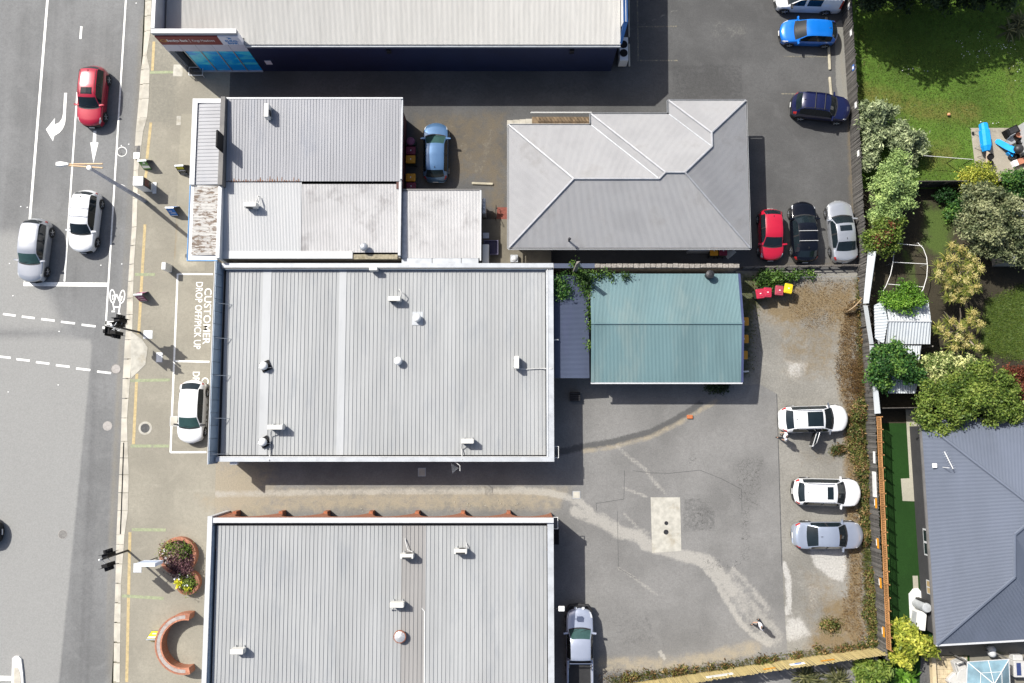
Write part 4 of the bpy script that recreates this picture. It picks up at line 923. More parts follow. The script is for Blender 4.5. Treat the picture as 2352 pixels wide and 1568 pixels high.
rw = thing("rubble_wall", "rough rubble wall capped in stone between the dark alley and the teal roof", "wall", (xw0, wy, 0), world_built=True)
MB().box(xw0, xw1, wy - 0.13, wy + 0.13, 0, 2.24).build("wall_body", M_STONE, rw)
MB().box(xw0, xwm, wy - 0.16, wy + 0.16, 2.243, 2.31).build("metal_capping", R_BLUE, rw)
for i in range(26):
    a = xwm + (xw1 - xwm) * i / 26; b_ = xwm + (xw1 - xwm) * (i + 1) / 26
    MB().bbox(a + 0.01, b_ - 0.01, wy - 0.15 + random.uniform(-0.02, 0.02), wy + 0.15 + random.uniform(-0.02, 0.02), 2.243, 2.31 + random.uniform(0, 0.04), 0.03).build("coping_stone", M_STONE, rw)
M_OLDWOOD = mat("weathered timber", (0.19, 0.175, 0.155), 0.9, var=0.35, scale=3, stretch=(6, 6, 1), rnd=0.3, bump=0.3, bscale=20)
pt = at(1330, 604, 5.3)
tag(MB().hexa([(-0.12, -0.1, 0), (0.12, -0.1, 0), (0.12, 0.1, 0), (-0.12, 0.1, 0), (-0.12, -0.1, 5.3), (0.1, -0.1, 5.15), (0.12, 0.1, 5.35), (-0.1, 0.1, 5.25)]).build("timber_post", M_OLDWOOD), "old weathered timber post rising beside the rubble wall among vines", "post").location = (pt.x - 0.05, pt.y + 0.02, 0)
# raised concrete terrace with the red steps
xt0, xt1 = AX(1105, 560, 1.2), AX(1266, 590, 1.2); yt0, yt1 = AY(1180, 612, 1.2), AY(1180, 503, 1.2)
G_TERR = ground_mat("terrace concrete", (0.15, 0.135, 0.105), (0.3, 0.28, 0.22), (0.13, 0.105, 0.065), (0.06, 0.058, 0.05), grain=0.2, gscale=15, blot=0.2)
terr = MB().box(xt0, xt1, yt0, yt1, -0.1, 1.2).build("terrace", G_TERR); tag(terr, kind='structure')
sa, sb = at(1141, 515, 1.2), at(1165, 515, 1.2)
stp = thing("red_steps", "short flight of brick red steps with black handrails beside the white extension", "steps", (sa.x, yt1, 0), world_built=True)
M_REDSTEP = mat("red painted step", (0.17, 0.045, 0.03), 0.8, var=0.25, scale=6, ws=True, dirt=(0.14, 0.06, 0.04), damt=0.5, dscale=4)
for i in range(7):
    MB().box(sa.x, sb.x, yt1 + 0.16 * i + 0.004, yt1 + 0.16 * (i + 1), 0, 1.16 - 0.155 * i).build("step", M_REDSTEP, stp)
for x in (sa.x - 0.06, sb.x + 0.06):
    MB().tube([(x, yt1 - 0.1, 1.2), (x, yt1 - 0.1, 2.0), (x, yt1 + 1.1, 0.9), (x, yt1 + 1.1, 0.0)], 0.022, 6).build("handrail", M_BLACK, stp)

# ---- 6. brick shop at the bottom
x0, x1 = AX(469, 1400, 3.35), AX(1272, 1300, 3.2); y1 = AY(900, 1189, 3.3); y0 = -27.0; zr = 2.85
bsh = thing("brick_shop_building", "brick shop with pale ribbed roof and arched orange brick wall along the driveway", "building", (x0, y1, 0), world_built=True)
xa, xb = x0 + 0.5, x1 - 0.45; yb = y1 - 0.55
f1, f2 = AX(926, 1400, zr), AX(977, 1400, zr)
rib_roof(bsh, xa, xb, y0, yb, zr - 0.05, zr + 0.1, 0.262, R_PALE, rib=0.036, matf=lambda i, n: R_PALE2 if f1 - 0.1 < xa + (i + 0.5) * (xb - xa) / n < f2 else None)
MB().box(x0, x0 + 0.3, y0, y1 + 0.1, 0, 3.35).build("parapet", M_CAPW, bsh)
MB().box(x0 + 0.3, x0 + 0.36, y0, yb, 2.6, 3.2).build("parapet_lining", M_SIGNBACK, bsh)
MB().box(x0 + 0.3, x1, y1 - 0.32, y1, 3.14, 3.3).build("parapet_cap", M_CAPW, bsh)
MB().box(x1 - 0.4, x1, y0, y1 - 0.32, 3.0, 3.13).build("parapet_cap", M_CAP, bsh)
MB().box(x0 + 0.36, xb, yb, yb + 0.08, 2.55, 2.7).build("box_gutter", M_DARKMETAL, bsh)
MB().box(x0 + 0.3, x1 - 0.03, y1 - 2.2, y1 - 2.0, 0, 2.7).box(x1 - 0.28, x1 - 0.03, y0, y1 - 0.33, 0, 2.99).build("wall", M_BRICKP, bsh)
# the arcade
pu = [545, 650, 752, 855, 960, 1064, 1168, 1270]
px = [AX(u, 1176, 0.3) for u in pu]; zt = 3.135
m = MB(); th = 0.3; yo, yi = y1 - 0.02, y1 - 0.02 - th
def arch(xl, xr, zs=0.0, hh_=2.45, n=16):
    pts = []
    for k in range(n + 1):
        t = math.pi * k / n; pts.append((xl + (xr - xl) * ((1 - math.cos(t)) / 2) ** 1.55, hh_ * math.sin(t) ** 1.15))
    return pts
left = x0 + 0.3
ed = []
for i, c in enumerate(px):
    nxt = px[i + 1] if i + 1 < len(px) else None
    if nxt is not None: ed.append((c + 0.16, nxt - 0.16))
strip = [(left, 0.0)]
tops = []
xl = left
m.box(left, px[0] - 2.9, yi, yo, 0, zt) if px[0] - 2.9 > left else None
arcs = [(max(left + 0.35, px[0] - 2.8), px[0] - 0.16)] + ed
m.box(left, arcs[0][0], yi, yo, 0, zt)
for xl, xr in arcs:
    P_ = arch(xl, xr)
    for (ax, az), (bx, bz_) in zip(P_, P_[1:]):
        m.raw([(ax, yo, az), (bx, yo, bz_), (bx, yo, zt), (ax, yo, zt), (ax, yi, az), (bx, yi, bz_), (bx, yi, zt), (ax, yi, zt)], [(1, 0, 3, 2), (4, 5, 6, 7), (0, 1, 5, 4)])
for (a0, a1), (b0, b1) in zip(arcs, arcs[1:] + [(x1 - 0.03, None)]):
    m.box(a1, b0, yi, yo, 0, zt)
m.build("arcade_wall", M_BRICKP, bsh)
for i, c in enumerate(px[:-1]):
    MB().box(c - 0.13, c + 0.13, yo + 0.003, yo + 0.16, 0, 0.9).build("pier_foot", M_BRICKP, bsh)
MB().box(left, x1 - 0.3, y1 - 2.0, y1 - 0.33, 2.62, 2.68).build("soffit", M_WALL, bsh)
MB().tube([T(1, 3, 1503, 882, zr + 0.06), T(1, 3, 1532, 915, zr + 0.06), T(1, 3, 1530, 1568, zr + 0.03)], 0.03, 6).build("conduit", M_WHITE, bsh)
for v in (1200, 1237):
    X, Y = x1 + 0.02, AY(1276, v, 2.7)
    if v == 1200: MB().box(X, X + 0.3, Y - 0.42, Y - 0.39, 2.65, 2.7).box(X, X + 0.3, Y + 0.33, Y + 0.36, 2.65, 2.7).box(X + 0.27, X + 0.3, Y - 0.39, Y + 0.33, 2.65, 2.7).build("bracket", M_WHITE, bsh)
    else: MB().box(X, X + 0.4, Y - 0.5, Y + 0.5, 1.2, 1.9).build("meter_box", M_BLACK, bsh)

# ---- 7. blue roofed house in the corner
ze = 2.5
A, B = at(2116, 966, ze), at(2151, 1480, ze)
hs = thing("blue_roof_house", "house with blue grey corrugated hip roof and charcoal brick wall in corner beyond the trellis", "house", (A.x, B.y, 0), world_built=True)
ev = (B - A).normalized(); inn = Vector((-ev.y, ev.x, 0)); inn = inn if inn.x > 0 else -inn; tpp = 0.46
nrm = ev.cross(inn + Vector((0, 0, tpp))).normalized()
def onp(u, v, p0=A, n=nrm):
    c0 = Vector((0, 0, CAM_H)); d = at(u, v, 0) - c0
    return c0 + d * ((p0 - c0).dot(n) / d.dot(n))
h1_, r1, r2, r3 = onp(2362, 1156), onp(2362, 1200), onp(2330, 1227), onp(2330, 1325)
m = MB(); corr(m, [A, h1_, r1, r2, r3, B], 0.088, 0.013, -inn - Vector((0, 0, tpp))); m.build("roof_face", R_SLATE, hs)
C1 = at(2452, 951, ze); nv = (C1 - A).cross(h1_ - A).normalized(); dnv = (C1 - A).normalized().cross(nv)
m = MB(); corr(m, [A, C1, h1_ + (C1 - A) * 0.2, h1_], 0.088, 0.013, Vector((0.35, 1, -0.4))); m.build("roof_face", R_SLATE, hs)
C2 = at(2470, 1462, ze)
m = MB(); corr(m, [B, C2, r3], 0.088, 0.009, Vector((0, -1, -0.4))); m.build("roof_face", R_SLATE, hs)
MB().poly([r3, C2, at(2480, 1180, 3.6), r1, r2][::-1] if (C2 - r3).cross(r1 - r3).z < 0 else [r3, C2, at(2480, 1180, 3.6), r1, r2]).build("roof_face", R_SLATE, hs)
for a, b_ in ((A, h1_), (B, r3), (r3, r2), (r2, r1)):
    MB().tube([a + Vector((0, 0, 0.03)), b_ + Vector((0, 0, 0.03))], 0.1, 6).build("ridge_cap", R_SLATE, hs)
gd = inn * -0.08
MB().slab([A + gd * 1.6, B + gd * 1.6, B, A], 0.12).build("gutter", M_CAPG, hs)
MB().slab([B, C2, C2 + Vector((0, -0.12, 0)), B + Vector((0, -0.12, 0))][::-1], 0.12).build("gutter", M_CAPW, hs)
wi = inn * 0.42
a, b_ = A + wi + ev * 0.4, B + wi - ev * 0.4
def wallseg(a, b_, z0, z1, t, m, name="wall", parent=hs):
    n = Vector((b_.y - a.y, a.x - b_.x, 0)).normalized() * t
    return MB().hexa([(a.x, a.y, z0), (b_.x, b_.y, z0), (b_.x + n.x, b_.y + n.y, z0), (a.x + n.x, a.y + n.y, z0), (a.x, a.y, z1), (b_.x, b_.y, z1), (b_.x + n.x, b_.y + n.y, z1), (a.x + n.x, a.y + n.y, z1)]).build(name, m, parent)
wallseg(a, b_, 0, 2.42, -0.2, M_BRICKD)
wallseg(b_ + Vector((0.05, 0, 0)), C2 + Vector((0, 0.5, 0)), 0, 2.40, -0.2, M_BRICKD)
wallseg(a + Vector((0.05, 0, 0)), C1 + Vector((0, -0.5, 0)), 0, 2.40, 0.2, M_BRICKD)
M_BLIND = mat("tan blind", (0.36, 0.26, 0.13), 0.7, var=0.1)
for v0, v1, gm in ((1215, 1277, M_WHITE), (1334, 1366, M_BLIND)):
    y0_, y1_ = AY(2122, v1, 1.5), AY(2122, v0, 1.5)
    f0 = a + ev * ((a.y - y1_) / -ev.y); f1_ = a + ev * ((a.y - y0_) / -ev.y); off_ = inn * -0.06
    w = wallseg(f0 + off_, f1_ + off_, 1.0, 2.0, -0.05, M_CAPW, "window")
    for k in range(2):
        g0_, g1_ = f0 + (f1_ - f0) * (0.06 + 0.48 * k), f0 + (f1_ - f0) * (0.46 + 0.48 * k)
        wallseg(g0_ + off_ * 1.15, g1_ + off_ * 1.15, 1.08, 1.94, -0.02, M_GLASS if gm is M_WHITE else gm, "pane", w)
MB().box(AX(2093, 1141, 2.0), A.x + 0.1, AY(2093, 1142, 2), AY(2093, 1137, 2), 2.0, 2.1).build("bracket", M_CAPG, hs) if False else None

# ---- 8. pale garden shed under the trees
shed = thing("garden_shed", "small pale corrugated iron shed under green bush by the cabbage trees", "shed", at(2085, 740, 0), world_built=True)
rl, rr = at(2040, 737, 2.65), at(2139, 738, 2.65); nl_, nr_ = at(2034, 689, 2.2), at(2132, 690, 2.2); sl_, sr_ = at(2034, 790, 2.2), at(2136, 790, 2.2)
for pts, dn in (([rl, rr, nr_, nl_], (0, 1, -0.3)), ([rl, rr, sr_, sl_], (0, -1, -0.3))):
    m = MB(); corr(m, pts, 0.2, 0.03, dn); m.build("roof_face", R_SHED, shed)
m = MB(); corr(m, [rl + Vector((0, 0, -0.05)), nl_, at(2009, 702, 1.85), at(2012, 777, 1.85), sl_], 0.2, 0.03, (-1, 0, -0.6)); m.build("roof_face", R_SHED, shed)
MB().tube([rl, rr], 0.06, 6).build("ridge_cap", M_CAPW, shed)
m = MB(); corr(m, [at(2037, 793, 2.05), at(2116, 793, 2.05), at(2104, 903, 1.8), at(2040, 903, 1.8)], 0.17, 0.025, (0, -1, -0.1)); m.build("lean_to_roof", R_SHED, shed)
MB().box(nl_.x + 0.1, sr_.x - 0.1, sl_.y + 0.15, nl_.y - 0.15, 0, 1.84).build("wall", R_SHED, shed)
m = MB()
for u, v in ((2044, 898), (2100, 898), (2112, 800)):
    p = at(u, v, 0); m.box(p.x - 0.05, p.x + 0.05, p.y - 0.05, p.y + 0.05, 0, 1.75)
m.build("post", M_OLDWOOD, shed)

p = at(1709, 853, 0.8); MB().tube([(p.x - 0.35, p.y - 0.02, 0.8), (p.x + 0.3, p.y + 0.02, 0.8), (p.x + 0.3, p.y + 0.02, 0)], 0.05, 6).build("waste_pipe", M_WHITE, teal)
# ---- 9. house corner at the upper right and a roof behind the grey tree
cor = thing("white_house_corner", "corner of pale flat roofed house beside the cluttered patio", "house", at(2352, 330, 0), world_built=True)
pts = [at(*p, 0) for p in ((2334, 291), (2440, 235), (2440, 420), (2354, 398))]
MB().prism([(p.x, p.y) for p in pts], 0, 2.4).build("wall", M_CAPW, cor)
MB().slab([Vector((p.x + 0.1, p.y, 2.52)) for p in pts][::-1], 0.115).build("roof", R_WHITE, cor)
far = thing("iron_roof_shed", "small grey iron roofed shed half hidden behind the grey green tree", "shed", at(2360, 520, 0), world_built=True)
pts = [at(*p, 2.3) for p in ((2322, 470), (2420, 470), (2420, 600), (2322, 600))]
m = MB(); corr(m, pts, 0.12, 0.015, (0, -1, -0.02)); m.build("roof", R_SHED, far)
MB().box(pts[3].x + 0.1, pts[1].x - 0.1, pts[3].y + 0.1, pts[0].y - 0.1, 0, 2.25).build("wall", M_WALL, far)
# ================================================================ VEHICLES
def paint(name, col, metal=0.0, rough=0.28):
    return mat(name, col, rough, metal, var=0.025, scale=2.5, coat=1.0)
P_WHITE = paint("white car paint", (0.72, 0.73, 0.74)); P_RED = paint("crimson car paint", (0.36, 0.006, 0.028), 0.15)
P_RED2 = paint("bright red car paint", (0.42, 0.008, 0.03)); P_SILVER = paint("silver car paint", (0.44, 0.46, 0.49), 0.55)
P_SILVERB = paint("blue silver car paint", (0.40, 0.45, 0.54), 0.5); P_BLUE = paint("vivid blue car paint", (0.006, 0.16, 0.60), 0.15)
P_LBLUE = paint("steel blue car paint", (0.10, 0.20, 0.36), 0.45); P_NAVY = paint("navy car paint", (0.006, 0.009, 0.05), 0.1)
P_BLACK = mat("black car paint", (0.004, 0.005, 0.009), 0.2, spec=0.3, coat=0.25); P_UTE = paint("pale blue silver paint", (0.42, 0.46, 0.56), 0.4)
C_GLASS = glass_mat("car glass", (0.010, 0.016, 0.020)); C_GLASSG = glass_mat("green tinted car glass", (0.035, 0.075, 0.07), 0.03)
C_TRIM = mat("black plastic trim", (0.018, 0.018, 0.019), 0.65, var=0.15, scale=4); C_TYRE = mat("tyre rubber", (0.02, 0.02, 0.02), 0.85, var=0.2, scale=6)
C_RIM = mat("alloy rim", (0.48, 0.49, 0.5), 0.3, 0.8, var=0.1); C_LAMP = mat("headlamp lens", (0.62, 0.64, 0.66), 0.1, var=0.1, scale=8, coat=1.0)
C_TAIL = mat("red lamp lens", (0.38, 0.012, 0.012), 0.15, var=0.1, coat=1.0); C_PLATE = mat("number plate", (0.7, 0.7, 0.68), 0.5, var=0.03)
C_CHROME = mat("chrome", (0.7, 0.7, 0.72), 0.12, 1.0, var=0.03); C_BAR = mat("satin roof bar", (0.5, 0.5, 0.5), 0.5, var=0.05)
C_TAN = mat("seat fabric", (0.12, 0.11, 0.1), 0.8, var=0.2)
KINDS = {
    'suv': dict(top=[(0, .44), (.02, .52), (.07, .575), (.17, .61), (.265, .64), (.405, .925), (.46, .975), (.6, 1.0), (.8, .975), (.875, .94), (.955, .67), (.985, .56), (1, .46)], ws=(.265, .405), rg=(.885, .955), side=(.31, .90), belt=.62, hood=.90),
    'hatch': dict(top=[(0, .42), (.02, .50), (.07, .565), (.16, .62), (.235, .655), (.40, .94), (.46, .985), (.58, 1.0), (.76, .965), (.84, .92), (.955, .68), (.985, .56), (1, .44)], ws=(.235, .40), rg=(.85, .955), side=(.29, .87), belt=.63, hood=.90),
    'sedan': dict(top=[(0, .40), (.02, .48), (.07, .55), (.18, .60), (.265, .645), (.40, .945), (.47, .99), (.55, 1.0), (.665, .965), (.70, .94), (.835, .715), (.87, .70), (.965, .68), (.985, .60), (1, .46)], ws=(.265, .40), rg=(.695, .835), side=(.31, .79), belt=.62, hood=.90),
    'wagon': dict(top=[(0, .42), (.02, .50), (.07, .56), (.17, .605), (.255, .64), (.395, .93), (.46, .98), (.58, 1.0), (.78, .965), (.84, .93), (.93, .69), (.985, .60), (1, .46)], ws=(.245, .385), rg=(.845, .935), side=(.30, .86), belt=.62, hood=.90),
    'van': dict(top=[(0, .34), (.015, .42), (.06, .49), (.13, .55), (.165, .58), (.31, .92), (.37, .97), (.5, 1.0), (.93, .985), (.97, .95), (.985, .6), (1, .4)], ws=(.165, .31), rg=(.965, .99), side=(.20, .40), belt=.60, hood=.92),
    'ute': dict(top=[(0, .48), (.02, .55), (.06, .60), (.16, .635), (.245, .66), (.345, .945), (.40, .985), (.48, 1.0), (.60, .985), (.615, .95), (.632, .64), (.64, .62), (1, .62)], ws=(.245, .345), rg=(.61, .632), side=(.28, .60), belt=.64, hood=.88),
}
def car(name, label, u, v, deg, L, W, H, P, kind, glass=C_GLASS, cat="car", group=None, sun=None, bars=(), rails=False, fin=True, win2=None, clad=False, z0=0.0, mirror=None):
    k = KINDS[kind]; c = at(u, v, z0)
    root = thing(name, label, cat, (c.x, c.y, z0), math.radians(deg), group)
    tt, tz = zip(*k['top']); ws, rg, sd = k['ws'], k['rg'], k['side']
    cut = {0, .006, .016, .03, .045, .09, .97, .982, .992, 1, ws[0] - .018, ws[0], ws[1], rg[0], rg[1], sd[0], sd[1], .945}
    bp = (sd[0] + sd[1]) / 2 + .01; cut |= {bp - .012, bp + .012}
    if kind == 'ute': cut |= {.645, .65, .99}
    if win2: cut |= set(win2)
    ts = sorted(cut); out = [ts[0]]
    for a in ts[1:]:
        if a - out[-1] < .003: continue
        n = int((a - out[-1]) / .04) + 1; b0 = out[-1]
        out += [b0 + (a - b0) * i / n for i in range(1, n + 1)]
    ts = out
    wbx = ([0, .015, .05, .12, .25, .75, .92, .97, 1], [.70, .83, .93, .985, 1, 1, .96, .90, .74]) if kind not in ('van', 'ute') else ([0, .015, .05, .12, .25, .9, .97, 1], [.74, .86, .95, .99, 1, 1, .99, .95])
    rings = []
    for t in ts:
        wb = float(np.interp(t, *wbx)) * W / 2; zt = float(np.interp(t, tt, tz)) * H
        rr = .80 if kind == 'van' else .72
        re = float(np.interp(t, [0, ws[0] - .02, ws[0] + .02, ws[1], rg[0], rg[1], 1], [k['hood'], k['hood'], .86, rr + .01, rr - .01, .84, .88]))
        cab = ws[0] < t < rg[1]
        zb = min(zt - .028 * H, k['belt'] * H) if cab else zt - .03 * H
        bow = float(np.interp(t, [0, .06, .16, ws[0], ws[1], .55, .7, rg[0], rg[1], .95, 1], [.075, .055, .035, .045, .022, 0, 0, -.018, -.03, -.045, -.06])) * L
        if kind in ('van', 'ute'): bow = float(np.interp(t, [0, .1, ws[0], ws[1], .5, 1], [.06, .03, .035, .02, 0, 0])) * L
        crown = (.035 if cab else .028) * H
        ring = []
        for f in (0, .35, .70, .92, 1.0):
            z = zt - crown * f * f - (.012 if f == 1 else 0)
            if kind == 'ute' and t > .645 and f < .95: z = .40 * H if t < .99 else zt
            ring.append((f * re * wb, z))
        ring += [(wb * .955, min(zb, ring[-1][1] - .008)), (wb, .17 + (zb - .17) * .80), (wb * .99, .17 + (zb - .17) * .42), (wb * .94, .20), (wb * .72, .17), (0, .17)]
        rings.append([(L * (.5 - t) - bow * (y / (W / 2)) ** 2, y, z) for y, z in ring])
    groups = {}
    nk = len(rings[0]) - 1
    for i in range(len(ts) - 1):
        tm = (ts[i] + ts[i + 1]) / 2
        for j in range(nk):
            for s in (1, -1):
                key = 'body'
                if j >= 8: key = 'underbody'
                elif j <= 2 and ws[0] < tm < ws[1]: key = 'windscreen'
                elif j <= 2 and ws[0] - .018 < tm < ws[0]: key = 'cowl'
                elif j <= 2 and rg[0] < tm < rg[1]: key = 'rear_window'
                elif j == 4 and sd[0] < tm < sd[1]: key = ('side_window', s) if abs(tm - bp) > .012 or kind == 'van' else ('pillar', s)
                elif win2 and j == 4 and win2[0] < tm < win2[1]: key = ('panel_window', s)
                elif (j == 4 and .012 < tm < .08 or j == 5 and .006 < tm < .045) and kind != 'ute': key = ('headlight', s)
                elif j in (3, 4) and .016 < tm < .09 and kind == 'ute': key = ('headlight', s)
                elif j in (4, 5) and .945 < tm < .992: key = ('tail_light', s)
                elif j == 7 and clad: key = 'underbody'
                elif kind == 'ute' and tm > .645 and j <= 2: key = 'tray'
                a, b, c_, d = rings[i][j], rings[i][j + 1], rings[i + 1][j + 1], rings[i + 1][j]
                q = [(x, y * s, z) for x, y, z in (a, b, c_, d)]
                groups.setdefault(key, []).append(q if s == 1 else q[::-1])
    mats = {'body': P, 'underbody': C_TRIM, 'windscreen': glass, 'cowl': C_TRIM, 'pillar': C_TRIM, 'rear_window': C_GLASS, 'side_window': C_GLASS, 'panel_window': C_GLASS, 'headlight': C_LAMP, 'tail_light': C_TAIL, 'tray': C_TRIM}
    def weld(quads):
        ix, vs, fs = {}, [], []
        for q in quads:
            f = []
            for p in q:
                kk = (round(p[0], 4), round(p[1], 4), round(p[2], 4))
                if kk not in ix: ix[kk] = len(vs); vs.append(p)
                if ix[kk] not in f: f.append(ix[kk])
            if len(f) > 2: fs.append(f)
        m = MB(); m.raw(vs, fs); return m
    for key, qs in groups.items():
        nm = key if isinstance(key, str) else key[0]
        weld(qs).build(nm, mats[nm], root, smooth=True)
    fr = rings[0]; m = MB()
    m.poly([(x, y, z) for x, y, z in fr[:8]][::-1] + [(x, -y, z) for x, y, z in fr[1:8]]); m.poly([(x, y, z) for x, y, z in fr[7:11]][::-1] + [(x, -y, z) for x, y, z in fr[7:10]])
    m.build("grille", C_TRIM, root)
    rr_ = rings[-1]; MB().poly([(x, y, z) for x, y, z in rr_[:10]] + [(x, -y, z) for x, y, z in rr_[1:10]][::-1]).build("rear_bumper", C_TRIM if clad else P, root)
    xf = fr[0][0]; MB().box(xf - .01, xf + .025, -.19, .19, .36, .46).build("number_plate", C_PLATE, root)
    MB().box(-L / 2 - .02, -L / 2 + .01, -.19, .19, .5, .6).build("number_plate", C_PLATE, root)
    wr = .33 if H < 1.6 else .36
    for tx in ((.185 if kind != 'van' else .16), (.80 if kind not in ('van', 'ute') else .79)):
        for s in (1, -1):
            x = L * (.5 - tx); y = s * (W / 2 - .085)
            wv = []
            m = MB(); m.tube([(x, y - s * .11, wr), (x, y - s * .09, wr), (x, y + s * .085, wr), (x, y + s * .105, wr)], [wr * .9, wr, wr, wr * .92], 20)
            w = m.build("wheel", C_TYRE, root, smooth=False)
            m = MB(); yo = y + s * .107
            m.tube([(x, yo - s * .02, wr), (x, yo - s * .012, wr)], wr * .66, 16); m.k = 1; m.tube([(x, yo - s * .01, wr), (x, yo + s * .006, wr)], wr * .16, 8)
            for q in range(5):
                a = q * 2 * math.pi / 5 + .3; m.tube([(x, yo, wr), (x + math.cos(a) * wr * .62, yo - s * .004, wr + math.sin(a) * wr * .62)], wr * .085, 5)
            m.build("rim", [C_TRIM, C_RIM], w)
            m = MB(); pts = [(x + (wr + .06) * math.cos(a), (wr + .06) * math.sin(a) + wr) for a in np.linspace(-.35, math.pi + .35, 15)]
            ys = [float(np.interp(.5 - px_ / L, *wbx)) * W / 2 * s + s * .004 for px_, _ in pts]
            m.raw([(p[0], yy, p[1]) for p, yy in zip(pts, ys)] + [(p[0], yy - s * .14, p[1]) for p, yy in zip(pts, ys)] + [(x, y - s * .13, wr)], [(i, i + 1, 16 + i, 15 + i) for i in range(14)] + [(15 + i, 16 + i, 30) for i in range(14)])
            m.build("wheel_arch", C_TRIM, root)
    mx = L * (.5 - ws[0] - .055)
    for s in (1, -1):
        wd = W / 2
        m = MB(); zz = k['belt'] * H - .07
        m.raw([(mx + .09, s * (wd - .16), zz), (mx - .05, s * (wd - .16), zz), (mx - .07, s * (wd + .17), zz + .02), (mx + .03, s * (wd + .19), zz + .02), (mx + .08, s * (wd - .16), zz + .13), (mx - .05, s * (wd - .16), zz + .14), (mx - .07, s * (wd + .165), zz + .15), (mx + .02, s * (wd + .185), zz + .13)],
              [(3, 2, 1, 0), (4, 5, 6, 7), (0, 1, 5, 4), (1, 2, 6, 5), (2, 3, 7, 6), (3, 0, 4, 7)] if s == 1 else [(0, 1, 2, 3), (7, 6, 5, 4), (4, 5, 1, 0), (5, 6, 2, 1), (6, 7, 3, 2), (7, 4, 0, 3)])
        m.build("mirror", mirror or P, root)
    def ztop(t): return float(np.interp(t, tt, tz)) * H
    if sun:
        a, b_, hw = sun; m = MB(); xs = [L * (.5 - a), L * (.5 - b_)]
        pts = []
        n = 6; tq_ = np.linspace(a, b_, n)
        vs = []
        for t in tq_:
            for f in (-1, -.85, 0, .85, 1): vs.append((L * (.5 - t), f * hw, ztop(t) - .035 * H * (f * hw / (.72 * W / 2)) ** 2 + (.012 if abs(f) < 1 else .004)))
        m.raw(vs, [(i * 5 + j, (i + 1) * 5 + j, (i + 1) * 5 + j + 1, i * 5 + j + 1) for i in range(n - 1) for j in range(4)]); m.build("sunroof", C_GLASS, root)
    for t in bars:
        x = L * (.5 - t); hw = .70 * W / 2; z = ztop(t)
        MB().tube([(x, -hw, z - .05), (x, -hw, z + .07), (x, hw, z + .07), (x, hw, z - .05)], .022, 6).build("roof_bar", C_BAR if P is not P_NAVY else C_TRIM, root)
    if rails:
        for s in (1, -1):
            hw = .66 * W / 2
            MB().tube([(L * (.5 - t), s * hw, ztop(t) + dz - .02) for t, dz in ((ws[1] + .05, 0), (ws[1] + .08, .06), (.6, .06), (rg[0] - .06, .06), (rg[0] - .03, 0))], .02, 6).build("roof_rail", C_TRIM if P is not P_WHITE else C_RIM, root)
    if fin:
        t = rg[0] - .05; x = L * (.5 - t)
        MB().raw([(x + .08, -.02, ztop(t)), (x + .08, .02, ztop(t)), (x - .08, .02, ztop(t) - .01), (x - .08, -.02, ztop(t) - .01), (x - .07, 0, ztop(t) + .06)], [(0, 1, 4), (1, 2, 4), (2, 3, 4), (3, 0, 4)]).build("aerial_fin", C_TRIM, root)
    wz = ztop(ws[0] + .004)
    for y0_, y1_ in ((-.55, .02), (.02, .56)):
        t2 = ws[0] + .035
        MB().tube([(L * (.5 - ws[0]) - .01, y0_ * W / 2 * 1.2, wz + .012 - .03), (L * (.5 - t2), y1_ * W / 2 * 1.2, ztop(t2) + .006)], .009, 4).build("wiper", C_TRIM, root)
    return root

SG = "vehicles waiting on the road"; NG = "vehicles in the upper car park"; GG = "cars parked on the gravel"
car("red_suv", "crimson compact SUV with sunroof driving on the road above the arrows", 224, 229, -92, 4.5, 1.8, 1.64, P_RED, 'suv', cat="car", group=SG, sun=(.455, .56, .40), rails=True, z0=RZ)
car("white_suv", "white SUV with two roof bars waiting on the road by the bike lane", 207, 513, -93.5, 4.5, 1.8, 1.68, P_WHITE, 'suv', group=SG, bars=(.53, .66), z0=RZ)
car("silver_suv", "silver grey SUV stopped at the white stop line", 92, 579, -93.5, 4.6, 1.84, 1.68, P_SILVER, 'suv', C_GLASSG, group=SG, z0=RZ)
car("black_car", "black car whose nose just enters the left edge of the road", -61, 1222, 2, 4.5, 1.8, 1.45, P_BLACK, 'sedan', group=SG, z0=RZ)
car("white_hatchback", "white hatchback parked in the customer bay under the front parapet", 449, 945, -91, 4.35, 1.79, 1.45, P_WHITE, 'hatch', C_GLASSG, mirror=C_TRIM)
car("blue_hatchback", "steel blue hatchback parked beside the red brick wall and bins", 1003, 356, 90, 4.35, 1.79, 1.47, P_LBLUE, 'hatch', C_GLASSG)
car("white_van", "white delivery van cut by the top edge of the car park", 1848, 7, 178, 4.75, 1.8, 1.9, P_WHITE, 'van', cat="van", group=NG, win2=(.44, .66), fin=False, mirror=C_TRIM)
car("blue_hatchback", "vivid blue hatchback in the upper car park beside the white van", 1850, 84, 178.5, 4.2, 1.74, 1.48, P_BLUE, 'hatch', group=NG)
car("navy_suv", "navy blue boxy four wheel drive with roof bars nosed against the grey fence", 1876, 255, -7, 4.25, 1.78, 1.78, P_NAVY, 'suv', group=NG, bars=(.52, .68), rails=True, clad=True)
car("red_hatchback", "bright red small hatchback parked beside the hipped house", 1764, 543, -90.5, 3.72, 1.66, 1.5, P_RED2, 'hatch', group=NG)
car("black_wagon", "black wagon with white roof bars between red hatchback and silver sedan", 1839, 537, 91, 4.4, 1.8, 1.5, P_BLACK, 'wagon', group=NG, bars=(.53, .69))
car("silver_sedan", "silver sedan with small sunroof against the fence near the green conifer", 1925, 536, 94, 4.5, 1.8, 1.44, P_SILVER, 'sedan', group=NG, sun=(.44, .53, .42))
